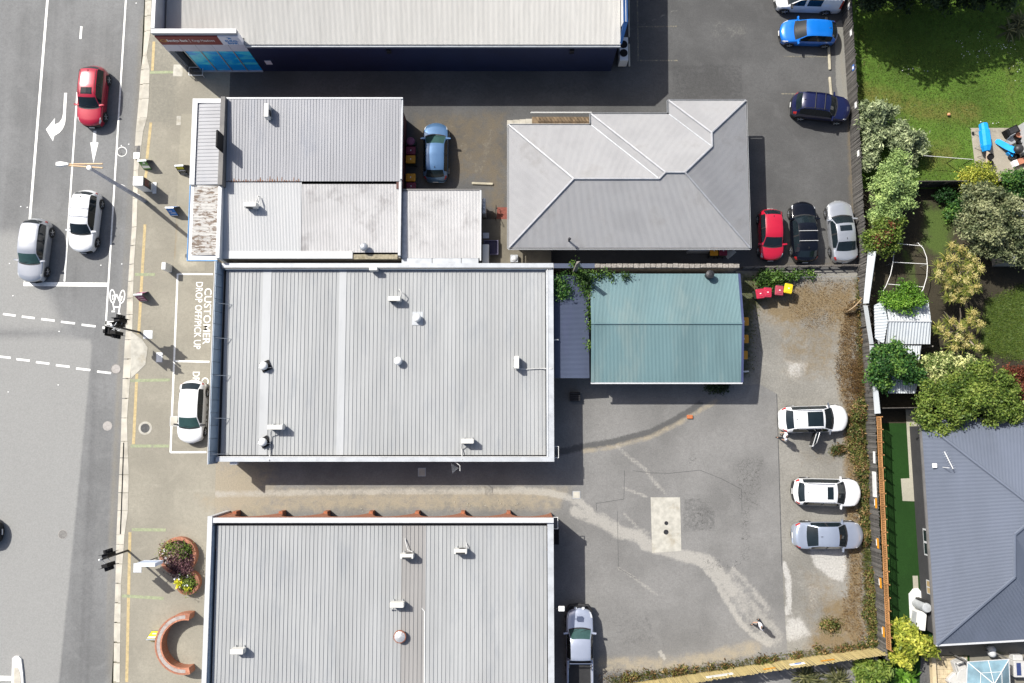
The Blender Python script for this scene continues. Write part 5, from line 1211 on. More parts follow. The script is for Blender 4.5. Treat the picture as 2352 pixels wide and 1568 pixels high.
wg = car("white_wagon", "white wagon with large glass roof and one rear door open", 1861, 962, 1.5, 4.75, 1.84, 1.5, P_WHITE, 'wagon', group=GG, sun=(.42, .65, .50), rails=True, mirror=C_RIM)
car("white_suv", "white SUV with one small sunroof parked on the gravel", 1890, 1128, -1.5, 4.65, 1.86, 1.62, P_WHITE, 'suv', group=GG, sun=(.475, .565, .42), rails=True, clad=True)
car("silver_sedan", "blue silver sedan on the gravel beside the white silt patch", 1894, 1226, 0, 4.85, 1.83, 1.45, P_SILVERB, 'sedan', group=GG)
dr = MB(); hx, hy = 4.75 * .02, -1.84 / 2 * .98; dx, dy = -.36, -.93; ln = 1.05; nx_, ny_ = -dy * .05, dx * .05
def dpt(f, o, z): return (hx + dx * ln * f + nx_ * o, hy + dy * ln * f + ny_ * o, z)
dr.hexa([dpt(0, -1, .3), dpt(1, -1, .34), dpt(1, 1, .34), dpt(0, 1, .3), dpt(0, -1, .92), dpt(1, -1, .95), dpt(1, 1, .95), dpt(0, 1, .92)])
dd = dr.build("door", P_WHITE, wg)
MB().hexa([dpt(.03, -1.4, .34), dpt(.96, -1.4, .38), dpt(.96, -1.04, .38), dpt(.03, -1.04, .34), dpt(.03, -1.4, .9), dpt(.96, -1.4, .93), dpt(.96, -1.04, .93), dpt(.03, -1.04, .9)]).build("door_trim", C_TRIM, dd)
MB().hexa([dpt(.05, -.4, .925), dpt(.9, -.4, .95), dpt(.9, .4, .95), dpt(.05, .4, .925), dpt(.05, -.4, 1.36), dpt(.72, -.4, 1.34), dpt(.72, .4, 1.34), dpt(.05, .4, 1.36)]).build("door_window", C_GLASS, dd)
MB().tube([dpt(0, 0, .93), dpt(.02, 0, 1.38), dpt(.74, 0, 1.36), dpt(.97, 0, .96)], .025, 6).build("door_frame", C_RIM, dd)
MB().box(hx - 1.0, hx - .05, hy - .004, hy + .012, .3, .9).build("door_opening", C_TRIM, wg)
ut = car("silver_ute", "pale silver utility truck with black tray beside the brick shop", 1329, 1480, 90, 5.25, 1.83, 1.78, P_UTE, 'ute', C_GLASSG, cat="pickup", fin=False)
MB().tube([(-5.25 * .15, -.72, 1.1), (-5.25 * .15, -.72, 1.62), (-5.25 * .15, .72, 1.62), (-5.25 * .15, .72, 1.1)], .04, 8).tube([(-5.25 * .15, -.72, 1.6), (-5.25 * .15 - .55, -.74, 1.12)], .035, 6).tube([(-5.25 * .15, .72, 1.6), (-5.25 * .15 - .55, .74, 1.12)], .035, 6).build("sports_bar", C_CHROME, ut)
MB().tube([(2.35, -.85, .6), (2.72, -.6, .65), (2.78, 0, .66), (2.72, .6, .65), (2.35, .85, .6)], .12, 8).tube([(2.72, -.4, .65), (2.76, -.4, 1.0), (2.76, .4, 1.0), (2.72, .4, .65)], .035, 6).build("bull_bar", C_TRIM, ut)
for s in (-1, 1): MB().lathe([(.1, 0), (.11, .06), (.09, .12)], (2.62, s * .26, .84), 10).build("spot_lamp", C_LAMP, ut)
# ================================================================ ROOF PLANT
M_ACW = mat("air conditioner casing", (0.60, 0.59, 0.55), 0.5, var=0.05, scale=4, dirt=(0.4, 0.38, 0.33), damt=0.3, dscale=4)
M_PIPE = mat("pipe lagging", (0.45, 0.45, 0.44), 0.6, var=0.1)
def ac(label, u, v, z, rz=0.0, pipe=(), w=0.84, hgt=0.6, dark_top=False):
    p = at(u, v, z + 0.6)
    r = thing("air_conditioner", label, "air conditioner", (p.x, p.y, z), math.radians(rz), "air conditioners on the roofs")
    MB().bbox(-w / 2, w / 2, -0.16, 0.16, 0.14, 0.14 + hgt, 0.03).build("casing", M_ACW, r)
    m = MB(); m.tube([(-0.1, -0.165, 0.14 + hgt / 2), (-0.1, -0.175, 0.14 + hgt / 2)], hgt * 0.4, 18); m.build("fan_grille", C_TRIM, r)
    for x in (-w * 0.32, w * 0.32): MB().box(x - 0.03, x + 0.03, -0.24, 0.24, 0.0, 0.137).build("foot", M_GALV, r)
    if dark_top: MB().box(-w * 0.36, w * 0.36, 0.165, 0.19, 0.2, 0.1 + hgt).box(-w * 0.36, w * 0.36, 0.05, 0.14, 0.142 + hgt, 0.147 + hgt).build("intake_grille", C_TRIM, r)
    if pipe:
        ca, sa = math.cos(-math.radians(rz)), math.sin(-math.radians(rz)); L_ = []
        for a, b_, dz in pipe:
            q = at(a, b_, z + dz) - Vector((p.x, p.y, z)); L_.append((q.x * ca - q.y * sa, q.x * sa + q.y * ca, q.z))
        MB().tube(L_, 0.035, 6).build("pipe", M_PIPE, r)
    return r
ac("air conditioner turned sideways on the grey ribbed roof of the old shop", 613, 254, 3.6, 90, w=0.95)
ac("pale air conditioner with coiled hose on the white lower shop roof", 575, 470, 3.25, 0, ((588, 472, 0.5), (594, 462, 0.4), (598, 452, 0.12), (592, 450, 0.3), (590, 462, 0.5)))
ac("air conditioner with black curved pipe near the top of the long seam roof", 906, 686, 2.68, 0, ((919, 684, 0.5), (922, 672, 0.6), (917, 664, 0.5), (915, 667, 0.05)))
ac("air conditioner turned sideways with cable at the right of the long seam roof", 1187, 832, 2.68, 90, ((1190, 846, 0.3), (1208, 848, 0.05), (1240, 846, 0.05), (1268, 846, 0.28)))
ac("air conditioner with downward pipe beside the lower black vent", 633, 981, 2.65, 0, ((622, 990, 0.4), (621, 1000, 0.1), (620, 1040, 0.05), (618, 1058, 0.35)), w=1.0)
ac("air conditioner low on the long seam roof, its pipe running down to the parapet aerial", 1074, 1013, 2.62, 0, ((1061, 1018, 0.4), (1060, 1030, 0.1), (1062, 1056, 0.34)))
ac("dark topped air conditioner with bent white pipe beside the grey roof strip", 935, 1277, 2.93, 180, ((948, 1268, 0.4), (936, 1262, 0.3), (931, 1240, 0.15), (931, 1236, 0.02)), dark_top=True)
ac("dark topped air conditioner with short white pipe right of the grey roof strip", 1058, 1266, 2.93, 180, ((1071, 1262, 0.4), (1072, 1252, 0.2), (1071, 1246, 0.02)), dark_top=True)
ac("plain air conditioner left of the grey roof strip, above the rusty cowl", 912, 1389, 2.9, 0, ((901, 1398, 0.3), (900, 1402, 0.02)), w=0.9)
ac("lone air conditioner at the lower left of the brick shop roof", 545, 1496, 2.88, 0)
def vent(label, u, v, z, kind, group="roof vents"):
    p = at(u, v, z + 0.3); r = thing("roof_vent", label, "vent", (p.x, p.y, z), 0, group)
    if kind == 'square': MB().bbox(-0.37, 0.37, -0.46, 0.46, 0, 0.05, 0.02).build("base_plate", M_CAP, r)
    if kind == 'black':
        MB().obox((0.05, 0, 0.03), 0.66, 0.66, 0.05, random.uniform(0.2, 0.8)).build("base_plate", M_BLACK, r)
    MB().lathe([(0.17, 0.02), (0.17, 0.22)], (0, 0, 0), 14).build("throat", M_GALV, r)
    MB().lathe([(0.2, 0.2), (0.27, 0.28), (0.28, 0.36), (0.24, 0.46), (0.14, 0.53), (0.03, 0.55)], (0, 0, 0), 20).build("dome", M_WHITE if kind != 'galv' else M_GALV, r, smooth=True)
    if kind == 'black': MB().tube([(-0.4, -0.12, 0.15), (0.45, -0.1, 0.15)], 0.02, 5).build("strut", M_GALV, r)
    return r
vent("white dome vent on square plate in the middle of the long seam roof", 958, 730, 2.68, 'square')
vent("white dome vent without plate below the square plated one", 915, 829, 2.66, 'plain')
vent("white ball vent on black square, upper one on the white roof strip", 606, 840, 2.68, 'black')
vent("white ball vent on black square, lower one near the driveway parapet", 604, 1015, 2.65, 'black')
vent("small grey vent near the lower edge of the dirty white roof", 836, 567, 3.15, 'galv')
p = at(919, 1461, 3.1); r = thing("rusty_cowl", "round rusted cowl with peeling white top on the brick shop roof", "vent", (p.x, p.y, 2.9), 0, "roof vents")
MB().lathe([(0.16, 0), (0.16, 0.25)], (0, 0, 0), 14).build("throat", M_GALV, r)
M_RUSTY = mat("rusted cowl", (0.24, 0.085, 0.045), 0.85, var=0.3, scale=5)
MB().lathe([(0.38, 0.22), (0.41, 0.26), (0.41, 0.34), (0.36, 0.36)], (0, 0, 0), 22).build("rim", M_RUSTY, r)
MB().lathe([(0.355, 0.363), (0.22, 0.42), (0.05, 0.47)], (0, 0, 0), 11).build("cap", mat("peeling cap", (0.46, 0.47, 0.48), 0.5, 0.3, var=0.1, dirt=(0.24, 0.09, 0.05), dscale=2.2, damt=1.0), r)
p = at(1628, 632, 2.5); r = thing("cowl_vent", "dark tin vent on the far slope of the teal roof", "vent", (p.x, p.y, 2.32), 0, "roof vents")
MB().lathe([(0.24, 0), (0.24, 0.5), (0.3, 0.52), (0.28, 0.6), (0.1, 0.66)], (0, 0, 0), 14).build("drum", M_DARKMETAL, r)
p = at(1181, 594, 1.4); r = thing("cowl_vent", "square tin vent with round dome on the concrete terrace", "vent", (p.x, p.y, 1.2), 0, "roof vents")
MB().bbox(-0.27, 0.27, -0.27, 0.27, 0, 0.32, 0.02).build("box", M_GALV, r); MB().lathe([(0.2, 0.32), (0.19, 0.4), (0.1, 0.45)], (0, 0, 0), 14).build("dome", M_CAPW, r)
p = at(858, 617, 3.3); tag(MB().bbox(-0.28, 0.28, -0.13, 0.13, -0.3, 0.2, 0.03).build("junction_box", M_ACW), "white junction box on the parapet between two roofs", "junction box").location = (p.x, p.y, 3.25)
# TV aerial and dish box on the blue house
p = onp(2152, 1062); r = thing("roof_aerial", "white television aerial with small square panel on the blue roof", "aerial", (p.x, p.y, p.z), 0)
MB().tube([(0.3, -0.3, 0), (0.3, -0.3, 0.9)], 0.02, 6).build("mast", M_WHITE, r); MB().tube([(0.05, 0.75, 0.9), (0.55, -0.35, 0.9)], 0.03, 6).build("boom", M_WHITE, r)
m = MB()
for i in range(9):
    f = i / 8; x, y = 0.05 + 0.5 * f, 0.75 - 1.1 * f; m.tube([(x - 0.16, y - 0.07, 0.9), (x + 0.16, y + 0.07, 0.9)], 0.008, 4)
m.build("element", M_GALV, r); MB().bbox(-0.35, -0.05, -0.35, -0.05, 0.05, 0.12, 0.02).build("panel", M_WHITE, r)
# big condenser by the bank corner, units by the white extension, gear by the blue house
p, q = at(1419, 153, 0), at(1438.5, 153, 0); r = thing("condenser_unit", "large white condenser with two black top fans at the bank corner", "condenser", (p.x, p.y, 0), 0)
w = q.x - p.x; MB().bbox(0, w, 0, 1.75, 0.05, 1.05, 0.03).build("casing", M_WHITE, r)
for y in (0.55, 1.2): MB().lathe([(0.28, 1.05), (0.29, 1.06), (0.27, 1.075)], (w / 2 - 0.02, y, 0), 20).build("fan", M_BLACK, r)
for i, (v, c, lab) in enumerate(((20, 1444, "upper concrete kerb bar along the bank's rear wall"), (60, 1444, "middle concrete kerb bar along the bank's rear wall"), (130, 1445, "lower concrete kerb bar beside the white condenser"))):
    p = at(c, v, 0); tag(MB().bbox(-0.06, 0.06, -0.95 + 0.1 * i, 0.95, 0, 0.12, 0.03).build("kerb_bar", M_CONC), lab, "wheel stop").location = (p.x, p.y, 0)
p = at(1117, 592, 1.2); r = thing("wall_unit", "tall white outdoor unit against the extension wall on the terrace", "air conditioner", (p.x, p.y, 1.2), 0)
MB().bbox(-0.25, 0.22, -0.75, 0.75, 0.02, 1.0, 0.04).build("casing", M_ACW, r); MB().box(0.225, 0.235, -0.6, 0.6, 0.2, 0.9).build("grille", C_TRIM, r)
p = at(1128, 570, 1.2); r = thing("purple_crate", "dark violet slatted crate on the concrete terrace", "crate", (p.x, p.y, 1.2), 0)
M_VIOL = mat("violet plastic", (0.03, 0.022, 0.075), 0.5, var=0.2)
MB().box(-0.5, -0.46, -0.5, 0.5, 0, 0.35).box(0.46, 0.5, -0.5, 0.5, 0, 0.35).box(-0.46, 0.46, -0.5, -0.46, 0, 0.35).box(-0.46, 0.46, 0.46, 0.5, 0, 0.35).build("frame", mat("violet grey frame", (0.12, 0.11, 0.18), 0.6), r)
for i in range(9): MB().box(-0.45 + i * 0.1, -0.38 + i * 0.1, -0.458, 0.458, 0.2, 0.24).build("slat", M_VIOL, r)
p = at(1116, 541, 1.2); tag(MB().bbox(-0.22, 0.22, -0.2, 0.2, 0, 0.05, 0.01).build("floor_plate", M_GALV), "pale square plate on the terrace below the red steps", "plate").location = (p.x, p.y, 1.2)
p = at(1113, 462, 0.9); r = thing("meter_cabinet", "row of small meters on the white extension's right wall", "meter box", (xe_shop + 0.12, p.y - 0.6, 0.6), 0)
MB().bbox(0, 0.25, -0.6, 0.5, 0, 1.5, 0.03).build("cabinet", M_GALV, r)
for i in range(4): MB().lathe([(0.06, 0), (0.05, 0.06)], (0.13, -0.45 + i * 0.25, 1.5), 8).build("dial", M_WHITE, r)
pb = at(2107, 1400, 0); r = thing("hot_water_slab", "white concrete slab beside the blue roofed house", "slab", (pb.x, pb.y, 0), 0)
MB().prism([(-0.55, -1.15), (0.42, -1.3), (0.3, 1.2), (0.1, 1.45), (-0.25, 1.4), (-0.55, 1.05)], 0, 0.08).build("slab_top", M_WHITE, r)
p = at(2103, 1384, 0.08); r = thing("hot_water_cylinder", "pale upright hot water cylinder beside the blue house", "water heater", (p.x, p.y, 0.08), 0)
MB().lathe([(0.3, 0), (0.31, 0.03), (0.31, 1.5), (0.27, 1.58), (0.05, 1.6)], (0, 0, 0), 22).build("tank", M_CAP, r, smooth=False); MB().box(-0.1, 0.15, 0.3, 0.42, 0.2, 1.4).build("pipe_duct", C_TRIM, r)
p = at(2101, 1418, 0.08); r = thing("heat_pump", "white heat pump below the hot water cylinder", "air conditioner", (p.x, p.y, 0.08), math.radians(-8), "air conditioners on the roofs")
MB().bbox(-0.3, 0.3, -0.62, 0.62, 0.03, 0.95, 0.03).build("casing", M_WHITE, r); MB().box(-0.31, -0.303, -0.5, 0.5, 0.2, 0.8).build("grille", M_CAP, r)

# ================================================================ STREET FURNITURE
M_POLE = mat("galvanised pole", (0.40, 0.42, 0.50), 0.45, 0.15, var=0.12, scale=3)
M_CREAM = mat("cream outreach tube", (0.62, 0.44, 0.26), 0.5, var=0.06)
b = at(331.5, 460.5, 0); sl_ = thing("street_light", "tall street light with twin cream arms leaning over the road", "street light", (b.x, b.y, 0), 0)
MB().tube([(0, 0, 0), (0, 0, 7.5)], [0.16, 0.09], 12).build("pole", M_POLE, sl_)
MB().lathe([(0.16, 0), (0.15, 0.1), (0.05, 0.14)], (0, 0, 7.45), 12).build("pole_cap", M_WHITE, sl_)
z = 7.25
MB().tube([at(157, 376.8, z) - b, at(236, 375.8, z) - b], 0.05, 8).build("arm", M_CREAM, sl_); MB().tube([at(157, 380, z) - b, at(236, 385.4, z) - b], 0.05, 8).build("arm", M_CREAM, sl_)
c = at(144, 377, z) - b
MB().raw([(c.x - 0.43, c.y - 0.13, c.z), (c.x - 0.43, c.y + 0.13, c.z), (c.x - 0.1, c.y + 0.19, c.z), (c.x + 0.43, c.y + 0.08, c.z), (c.x + 0.43, c.y - 0.08, c.z), (c.x - 0.1, c.y - 0.19, c.z), (c.x - 0.38, c.y - 0.1, c.z + 0.1), (c.x - 0.38, c.y + 0.1, c.z + 0.1), (c.x - 0.1, c.y + 0.14, c.z + 0.14), (c.x + 0.4, c.y + 0.05, c.z + 0.1), (c.x + 0.4, c.y - 0.05, c.z + 0.1), (c.x - 0.1, c.y - 0.14, c.z + 0.14)],
         [(0, 1, 2, 3, 4, 5), (11, 10, 9, 8, 7, 6), (1, 0, 6, 7), (2, 1, 7, 8), (3, 2, 8, 9), (4, 3, 9, 10), (5, 4, 10, 11), (0, 5, 11, 6)]).build("lamp_head", M_WHITE, sl_)
for zc in (1.0, 3.2): MB().tube([(-0.24, 0.05, zc), (-0.2, 0.22, zc), (0, 0.2, zc), (0.16, 0.1, zc)], 0.02, 5).build("clamp", M_WHITE, sl_)
def signal(label, bu, bv, h, heads):
    b = at(bu, bv, 0); r = thing("traffic_signal", label, "traffic light", (b.x, b.y, 0), 0, "traffic signals on the kerb")
    MB().tube([(0, 0, 0), (0, 0, h)], [0.075, 0.06], 10).build("pole", M_DARKMETAL, r)
    MB().lathe([(0.08, 0), (0.07, 0.1), (0.02, 0.14)], (0, 0, h), 10).build("pole_cap", M_WHITE, r)
    for u, v, z, a in heads:
        c = at(u, v, z) - b; ca, sa = math.cos(a), math.sin(a)
        MB().tube([(0, 0, z - 0.35), (c.x * 0.6, c.y * 0.6, z - 0.35), (c.x, c.y, z - 0.35)], 0.025, 6).build("bracket", M_GALV, r); MB().tube([(0, 0, z + 0.35), (c.x, c.y, z + 0.35)], 0.022, 6).build("bracket", M_GALV, r)
        hd = MB().obox((c.x, c.y, z - 0.55), 0.36, 0.2, 1.1, a).build("lamp_housing", M_BLACK, r)
        MB().obox((c.x - sa * 0.12, c.y + ca * 0.12, z - 0.7), 0.62, 0.02, 1.4, a).build("backboard", M_BLACK, hd)
        for k in range(3):
            q = (c.x - sa * 0.13, c.y + ca * 0.13, z - 0.36 + 0.36 * k); n = Vector((-sa, ca, 0)) * 0.24
            MB().tube([q, (q[0] + n.x, q[1] + n.y, q[2] - 0.02)], 0.12, 10).build("visor", M_BLACK, hd)
    return r
signal("traffic signal with a cluster of black heads beside the bicycle symbol", 321, 763, 3.9, ((277, 736, 3.3, 0.05), (272, 746, 3.0, 0.1), (268, 764, 3.3, math.pi - 0.1), (257, 762, 2.9, math.pi / 2)))
signal("traffic signal on bent pole near the round brick planter", 293.5, 1264, 3.7, ((250, 1274, 3.3, 0.25), (249, 1296, 3.1, math.pi + 0.25)))
# low box kiosk with printed side, slim utility cabinet, hanging board
p = at(340, 430, 0); r = thing("kiosk_box", "squat white kerbside kiosk with dark printed side panel", "kiosk", (p.x, p.y, 0), 0)
MB().bbox(-0.36, 0.36, -0.33, 0.33, 0.0, 1.55, 0.02).build("body", M_WHITE, r)
pn = MB().box(0.362, 0.375, -0.3, 0.3, 0.35, 1.5).build("poster_panel", mat("dark poster", (0.035, 0.025, 0.025), 0.5, var=0.3, scale=4), r)
M_SIGNR = mat("red print", (0.38, 0.05, 0.04), 0.5, var=0.1)
for y, z, w, h in ((-0.2, 1.25, 0.1, 0.2), (-0.05, 1.25, 0.12, 0.2), (0.12, 1.25, 0.12, 0.2), (-0.18, 0.95, 0.13, 0.18), (0.04, 0.95, 0.2, 0.18)):
    MB().box(0.376, 0.382, y, y + w, z - 0.012, z + 0.012).box(0.376, 0.382, y, y + w, z - h, z - h + 0.024).box(0.376, 0.382, y, y + 0.025, z - h + 0.025, z - 0.013).box(0.376, 0.382, y + w - 0.025, y + w, z - h + 0.025, z - 0.013).build("poster_print", M_SIGNR, pn)
MB().box(-0.1, 0.62, -0.6, 0.4, 0, 0.03).build("base_pad", M_CONC_PALE, r) if False else None
q = at(346, 433, 0); MB().box(0.361, 0.62, -0.46, 0.36, 0.0, 0.06).build("plinth", M_WHITE, r)
p = at(391, 617, 0); tag(MB().bbox(-0.14, 0.14, -0.26, 0.26, 0, 1.1, 0.02).build("utility_cabinet", M_WHITE), "slim white utility cabinet at the corner of the parking lines", "cabinet").location = (p.x, p.y, 0)
p = at(402, 1281, 0); r = thing("board_sign", "thick pale blue board sign on posts beside the brick planter", "sign", (p.x, p.y, 0), 0)
M_BOARDS = mat("pale blue board", (0.60, 0.66, 0.78), 0.5, var=0.05)
MB().box(-1.45, -0.2, -0.12, 0.1, 1.45, 2.65).build("board", M_BOARDS, r)
for x in (-1.3, -0.25): MB().tube([(x, 0, 0), (x, 0, 1.45)], 0.035, 8).build("post", M_DARKMETAL, r)
MB().box(-1.4, -0.25, 0.101, 0.106, 1.95, 2.1).build("board_print", mat("blue print", (0.25, 0.34, 0.5), 0.5), r)
def aframe(label, u, v, face, rz=0.0, h=1.0, w=0.6, z0=0.0, parts=()):
    p = at(u, v, h); r = thing("sandwich_board", label, "sandwich board", (p.x, p.y, 0), rz, "sandwich boards on the footpath")
    s = 0.34
    for sg_ in (-1, 1):
        b_ = MB().hexa([(-w / 2, sg_ * s - 0.012, 0.02), (w / 2, sg_ * s - 0.012, 0.02), (w / 2, sg_ * s + 0.012, 0.02), (-w / 2, sg_ * s + 0.012, 0.02), (-w / 2, sg_ * 0.02 - 0.012, h), (w / 2, sg_ * 0.02 - 0.012, h), (w / 2, sg_ * 0.02 + 0.012, h), (-w / 2, sg_ * 0.02 + 0.012, h)]).build("board", C_TRIM, r)
        def sp(x, f, o=0.016): return (x, sg_ * (s + (0.02 - s) * f) + sg_ * o, 0.02 + (h - 0.02) * f)
        def quad(x0, x1, f0, f1, m_, nm, o=0.018):
            q = [sp(x0, f0, o), sp(x1, f0, o), sp(x1, f1, o), sp(x0, f1, o)]
            MB().poly(q if sg_ == -1 else q[::-1]).build(nm, m_, b_)
        quad(-w * .46, w * .46, .06, .96, face, "poster")
        for x0, x1, f0, f1, m_ in parts: quad(x0 * w, x1 * w, f0, f1, m_, "poster_print", 0.022)
    MB().box(-w / 2, w / 2, -0.05, 0.05, h, h + 0.02).build("hinge_strip", M_GALV, r)
    return r
M_GREENP = mat("green poster", (0.09, 0.26, 0.05), 0.5, var=0.06); M_BLUEP = mat("blue poster", (0.01, 0.19, 0.62), 0.5, var=0.06)
M_MAROP = mat("magenta poster", (0.24, 0.015, 0.12), 0.5, var=0.08); M_YELP = mat("yellow poster", (0.70, 0.62, 0.03), 0.5, var=0.05)
aframe("green and white sandwich board at the kerb below the drain grate", 326, 368.5, M_GREENP, 0.03, parts=((-.42, .42, .2, .48, M_LETTER), (-.38, .3, .55, .58, M_LETTER), (-.1, .2, .72, .84, M_LETTER)))
ob = aframe("black sandwich board with yellow panel and OPEN lettering by the awning", 411, 380, M_BLACK, 0.03, parts=((-.40, .40, .64, .93, M_YELP), (-.42, .42, .07, .13, M_WHITE), (-.3, .3, .26, .30, M_GALV)))
aframe("blue sandwich board beside the long street light shadow", 389, 476.5, M_BLUEP, 0.0, parts=((-.38, .42, .05, .13, M_LETTER), (-.25, .35, .36, .44, M_LETTER), (-.3, .05, .6, .68, M_LETTER)))
aframe("magenta sandwich board on the yellow line beside the bicycle symbol", 316.5, 676, M_MAROP, 0.06, parts=((-.42, .42, .06, .12, M_LETTER), (-.2, .38, .3, .36, M_LETTER), (-.3, .3, .56, .62, M_LETTER), (-.42, .42, .86, .94, M_PANEL)))
aframe("yellow sandwich board leaning near the curved brick wall", 346, 1468, M_YELP, 0.0, 0.8, parts=((-.42, .42, .72, .92, M_WHITE), (-.2, .25, .3, .45, M_WHITE)))
bd = [c for c in ob.children if c.name.startswith("board")][0]
tx = text("poster_lettering", "OPEN", 0.2, M_LETTER, bd, (0, -0.235, 0.5), (math.radians(90 - 18), 0, 0), bold=0.008)
tx.location = (0, -(0.34 + (0.02 - 0.34) * 0.5) - 0.032, 0.5); fit(tx, 0.5)
# brick planters with rim bricks, and the curved seat wall
M_RIMB = mat("rim brick", (0.36, 0.155, 0.095), 0.85, var=0.2, scale=6, rnd=0.3); M_PLSOIL = mat("planter soil", (0.05, 0.035, 0.025), 0.95, var=0.3)
def ring_bricks(parent, cx, cy, r0, r1, z, a0, a1, zt=0.05, n=None, joined=True):
    n = n or int(abs(a1 - a0) * r1 / 0.095); m = MB()
    for i in range(n):
        t0, t1 = a0 + (a1 - a0) * (i + 0.07) / n, a0 + (a1 - a0) * (i + 0.93) / n; dz = random.uniform(-0.008, 0.01)
        q = [(cx + r * math.cos(t), cy + r * math.sin(t)) for r, t in ((r0, t0), (r1, t0), (r1, t1), (r0, t1))]
        m.prism(q, z, z + zt + dz)
    o = m.build("rim_bricks", M_RIMB, parent); o['kind'] = 'stuff'; return o
pc_, pr_ = at(409, 1276, 0.45), 1.24; qc_, qr_ = at(431, 1338, 0.45), 0.80
pl = thing("brick_planter", "figure eight brick planter full of flowers and red shrubs on footpath", "planter", (pc_.x, pc_.y, 0), 0)
for cx, cy, rr in ((0, 0, pr_), (qc_.x - pc_.x, qc_.y - pc_.y, qr_)):
    m = MB(); n = 40; vs = []
    for r_, z_ in ((rr, 0), (rr, 0.45), (rr - 0.2, 0.45), (rr - 0.2, 0.3)):
        for k in range(n): vs.append((cx + r_ * math.cos(2 * math.pi * k / n), cy + r_ * math.sin(2 * math.pi * k / n), z_))
    m.raw(vs, [(i * n + k, i * n + (k + 1) % n, (i + 1) * n + (k + 1) % n, (i + 1) * n + k) for i in range(3) for k in range(n)]); m.build("planter_wall", M_BRICKP, pl)
    MB().lathe([(rr - 0.19, 0.28), (rr - 0.25, 0.34)], (cx, cy, 0), n).build("planter_soil", M_PLSOIL, pl)
    ring_bricks(pl, cx, cy, rr - 0.21, rr + 0.015, 0.452, 0, 2 * math.pi)
cc = at(424, 1479, 0.9); R1, R0 = 1.98, 1.57
cw = thing("curved_brick_wall", "C shaped brick wall with stone top curving round the footpath", "wall", (cc.x, cc.y, 0), 0)
a0, a1 = math.radians(82), math.radians(283); m = MB(); n = 44; vs = []
for k in range(n + 1):
    t = a0 + (a1 - a0) * k / n
    for r_, z_ in ((R1, 0), (R1, 0.86), (R0, 0.86), (R0, 0)): vs.append((r_ * math.cos(t), r_ * math.sin(t), z_))
m.raw(vs, [(k * 4 + j, k * 4 + j + 1, k * 4 + 5 + j, k * 4 + 4 + j) for k in range(n) for j in range(3)] + [(0, 1, 2, 3), (n * 4 + 3, n * 4 + 2, n * 4 + 1, n * 4)])
for f in range(len(m.f)): pass
m.build("wall_body", M_BRICKP, cw)
ring_bricks(cw, 0, 0, R1 - 0.1, R1 + 0.02, 0.862, a0, a1); ring_bricks(cw, 0, 0, R0 - 0.02, R0 + 0.08, 0.862, a0, a1, n=58)
m = MB(); da = math.radians(9); k0, k1 = a0 + da, a1 - da
for k in range(36):
    t0, t1 = k0 + (k1 - k0) * k / 36, k0 + (k1 - k0) * (k + 1) / 36
    m.prism([(r_ * math.cos(t), r_ * math.sin(t)) for r_, t in ((R0 + 0.085, t0), (R1 - 0.105, t0), (R1 - 0.105, t1), (R0 + 0.085, t1))], 0.862, 0.905)
m.build("stone_top", mat("grey stone top", (0.33, 0.30, 0.28), 0.85, var=0.15, scale=5, dirt=(0.24, 0.15, 0.12), dscale=3, damt=0.6), cw)
for t0, t1 in ((a0, a0 + da), (a1 - da, a1)): ring_bricks(cw, 0, 0, R0 + 0.085, R1 - 0.105, 0.862, t0, t1, n=3)
# covers and pit lids in the ground
def cover(label, u, v, r_, z, m_in, m_out, ring=0.06, cat="manhole cover"):
    p = at(u, v, z); r = thing("manhole_cover", label, cat, (p.x, p.y, z), 0, "covers in the ground")
    MB().lathe([(r_, 0.002), (r_, 0.008), (r_ - ring, 0.012)], (0, 0, 0), 28).build("frame_ring", m_out, r)
    MB().lathe([(r_ - ring, 0.006), (r_ - ring, 0.016)], (0, 0, 0), 28).build("lid", m_in, r)
M_RLID = mat("road lid", (0.17, 0.165, 0.155), 0.8, var=0.2, scale=8); M_LLID = mat("pale lid", (0.33, 0.31, 0.29), 0.8, var=0.12, scale=6)
cover("grey manhole cover with white painted ring near the drain grate", 280, 348, 0.37, RZ, G_ROAD, M_PAINT, 0.05)
cover("mottled manhole cover at the end of the lower crossing dashes", 266.5, 847, 0.37, RZ, M_LLID, M_RLID)
cover("pale round manhole cover alone in the right lane below the crossing", 247, 978, 0.33, RZ, M_LLID, M_LLID)
cover("faint grey manhole cover in the lower roadway", 144, 1227, 0.32, RZ, M_RLID, M_LLID, 0.03)
cover("round footpath cover with wide white ring and dark middle", 333.5, 983, 0.47, 0.0, M_SEAM, M_CONC_PALE, 0.15)
for u, v, w, h, m_, lab in ((340, 768, .55, .5, M_GALV, "grey square pit lid at the foot of the cluster traffic signal"), (366, 820.5, .38, .62, M_WHITE, "white rectangular pit lid in the footpath below the crossover"), (316, 1304, .5, .56, M_WHITE, "white square pit lid near the bent traffic signal pole"), (400, 967, .5, .62, M_CONC, "worn concrete pit lid beside the white hatchback"), (1422, 1382, .45, .45, M_CONC, "square drain lid in the yard beside the silt trail"), (969, 1084, .45, .5, M_CONC, "square gully lid in the shaded driveway")):
    if lab.startswith("square drain"): u, v = T_uv(2, 2, 571, 1422)
    p = at(u, v, 0.0); r = thing("pit_lid", lab, "pit lid", (p.x, p.y, 0.0), 0, "covers in the ground")
    MB().box(-w / 2 - .04, w / 2 + .04, -h / 2 - .04, h / 2 + .04, 0.002, 0.012).build("frame", M_GALV, r); MB().box(-w / 2, w / 2, -h / 2, h / 2, 0.0125, 0.02).build("lid", m_, r)
p = at(455, 169, 0); r = thing("slatted_bench", "white framed slatted bench at the shaded bank entrance", "bench", (p.x, p.y, 0), 0.0)
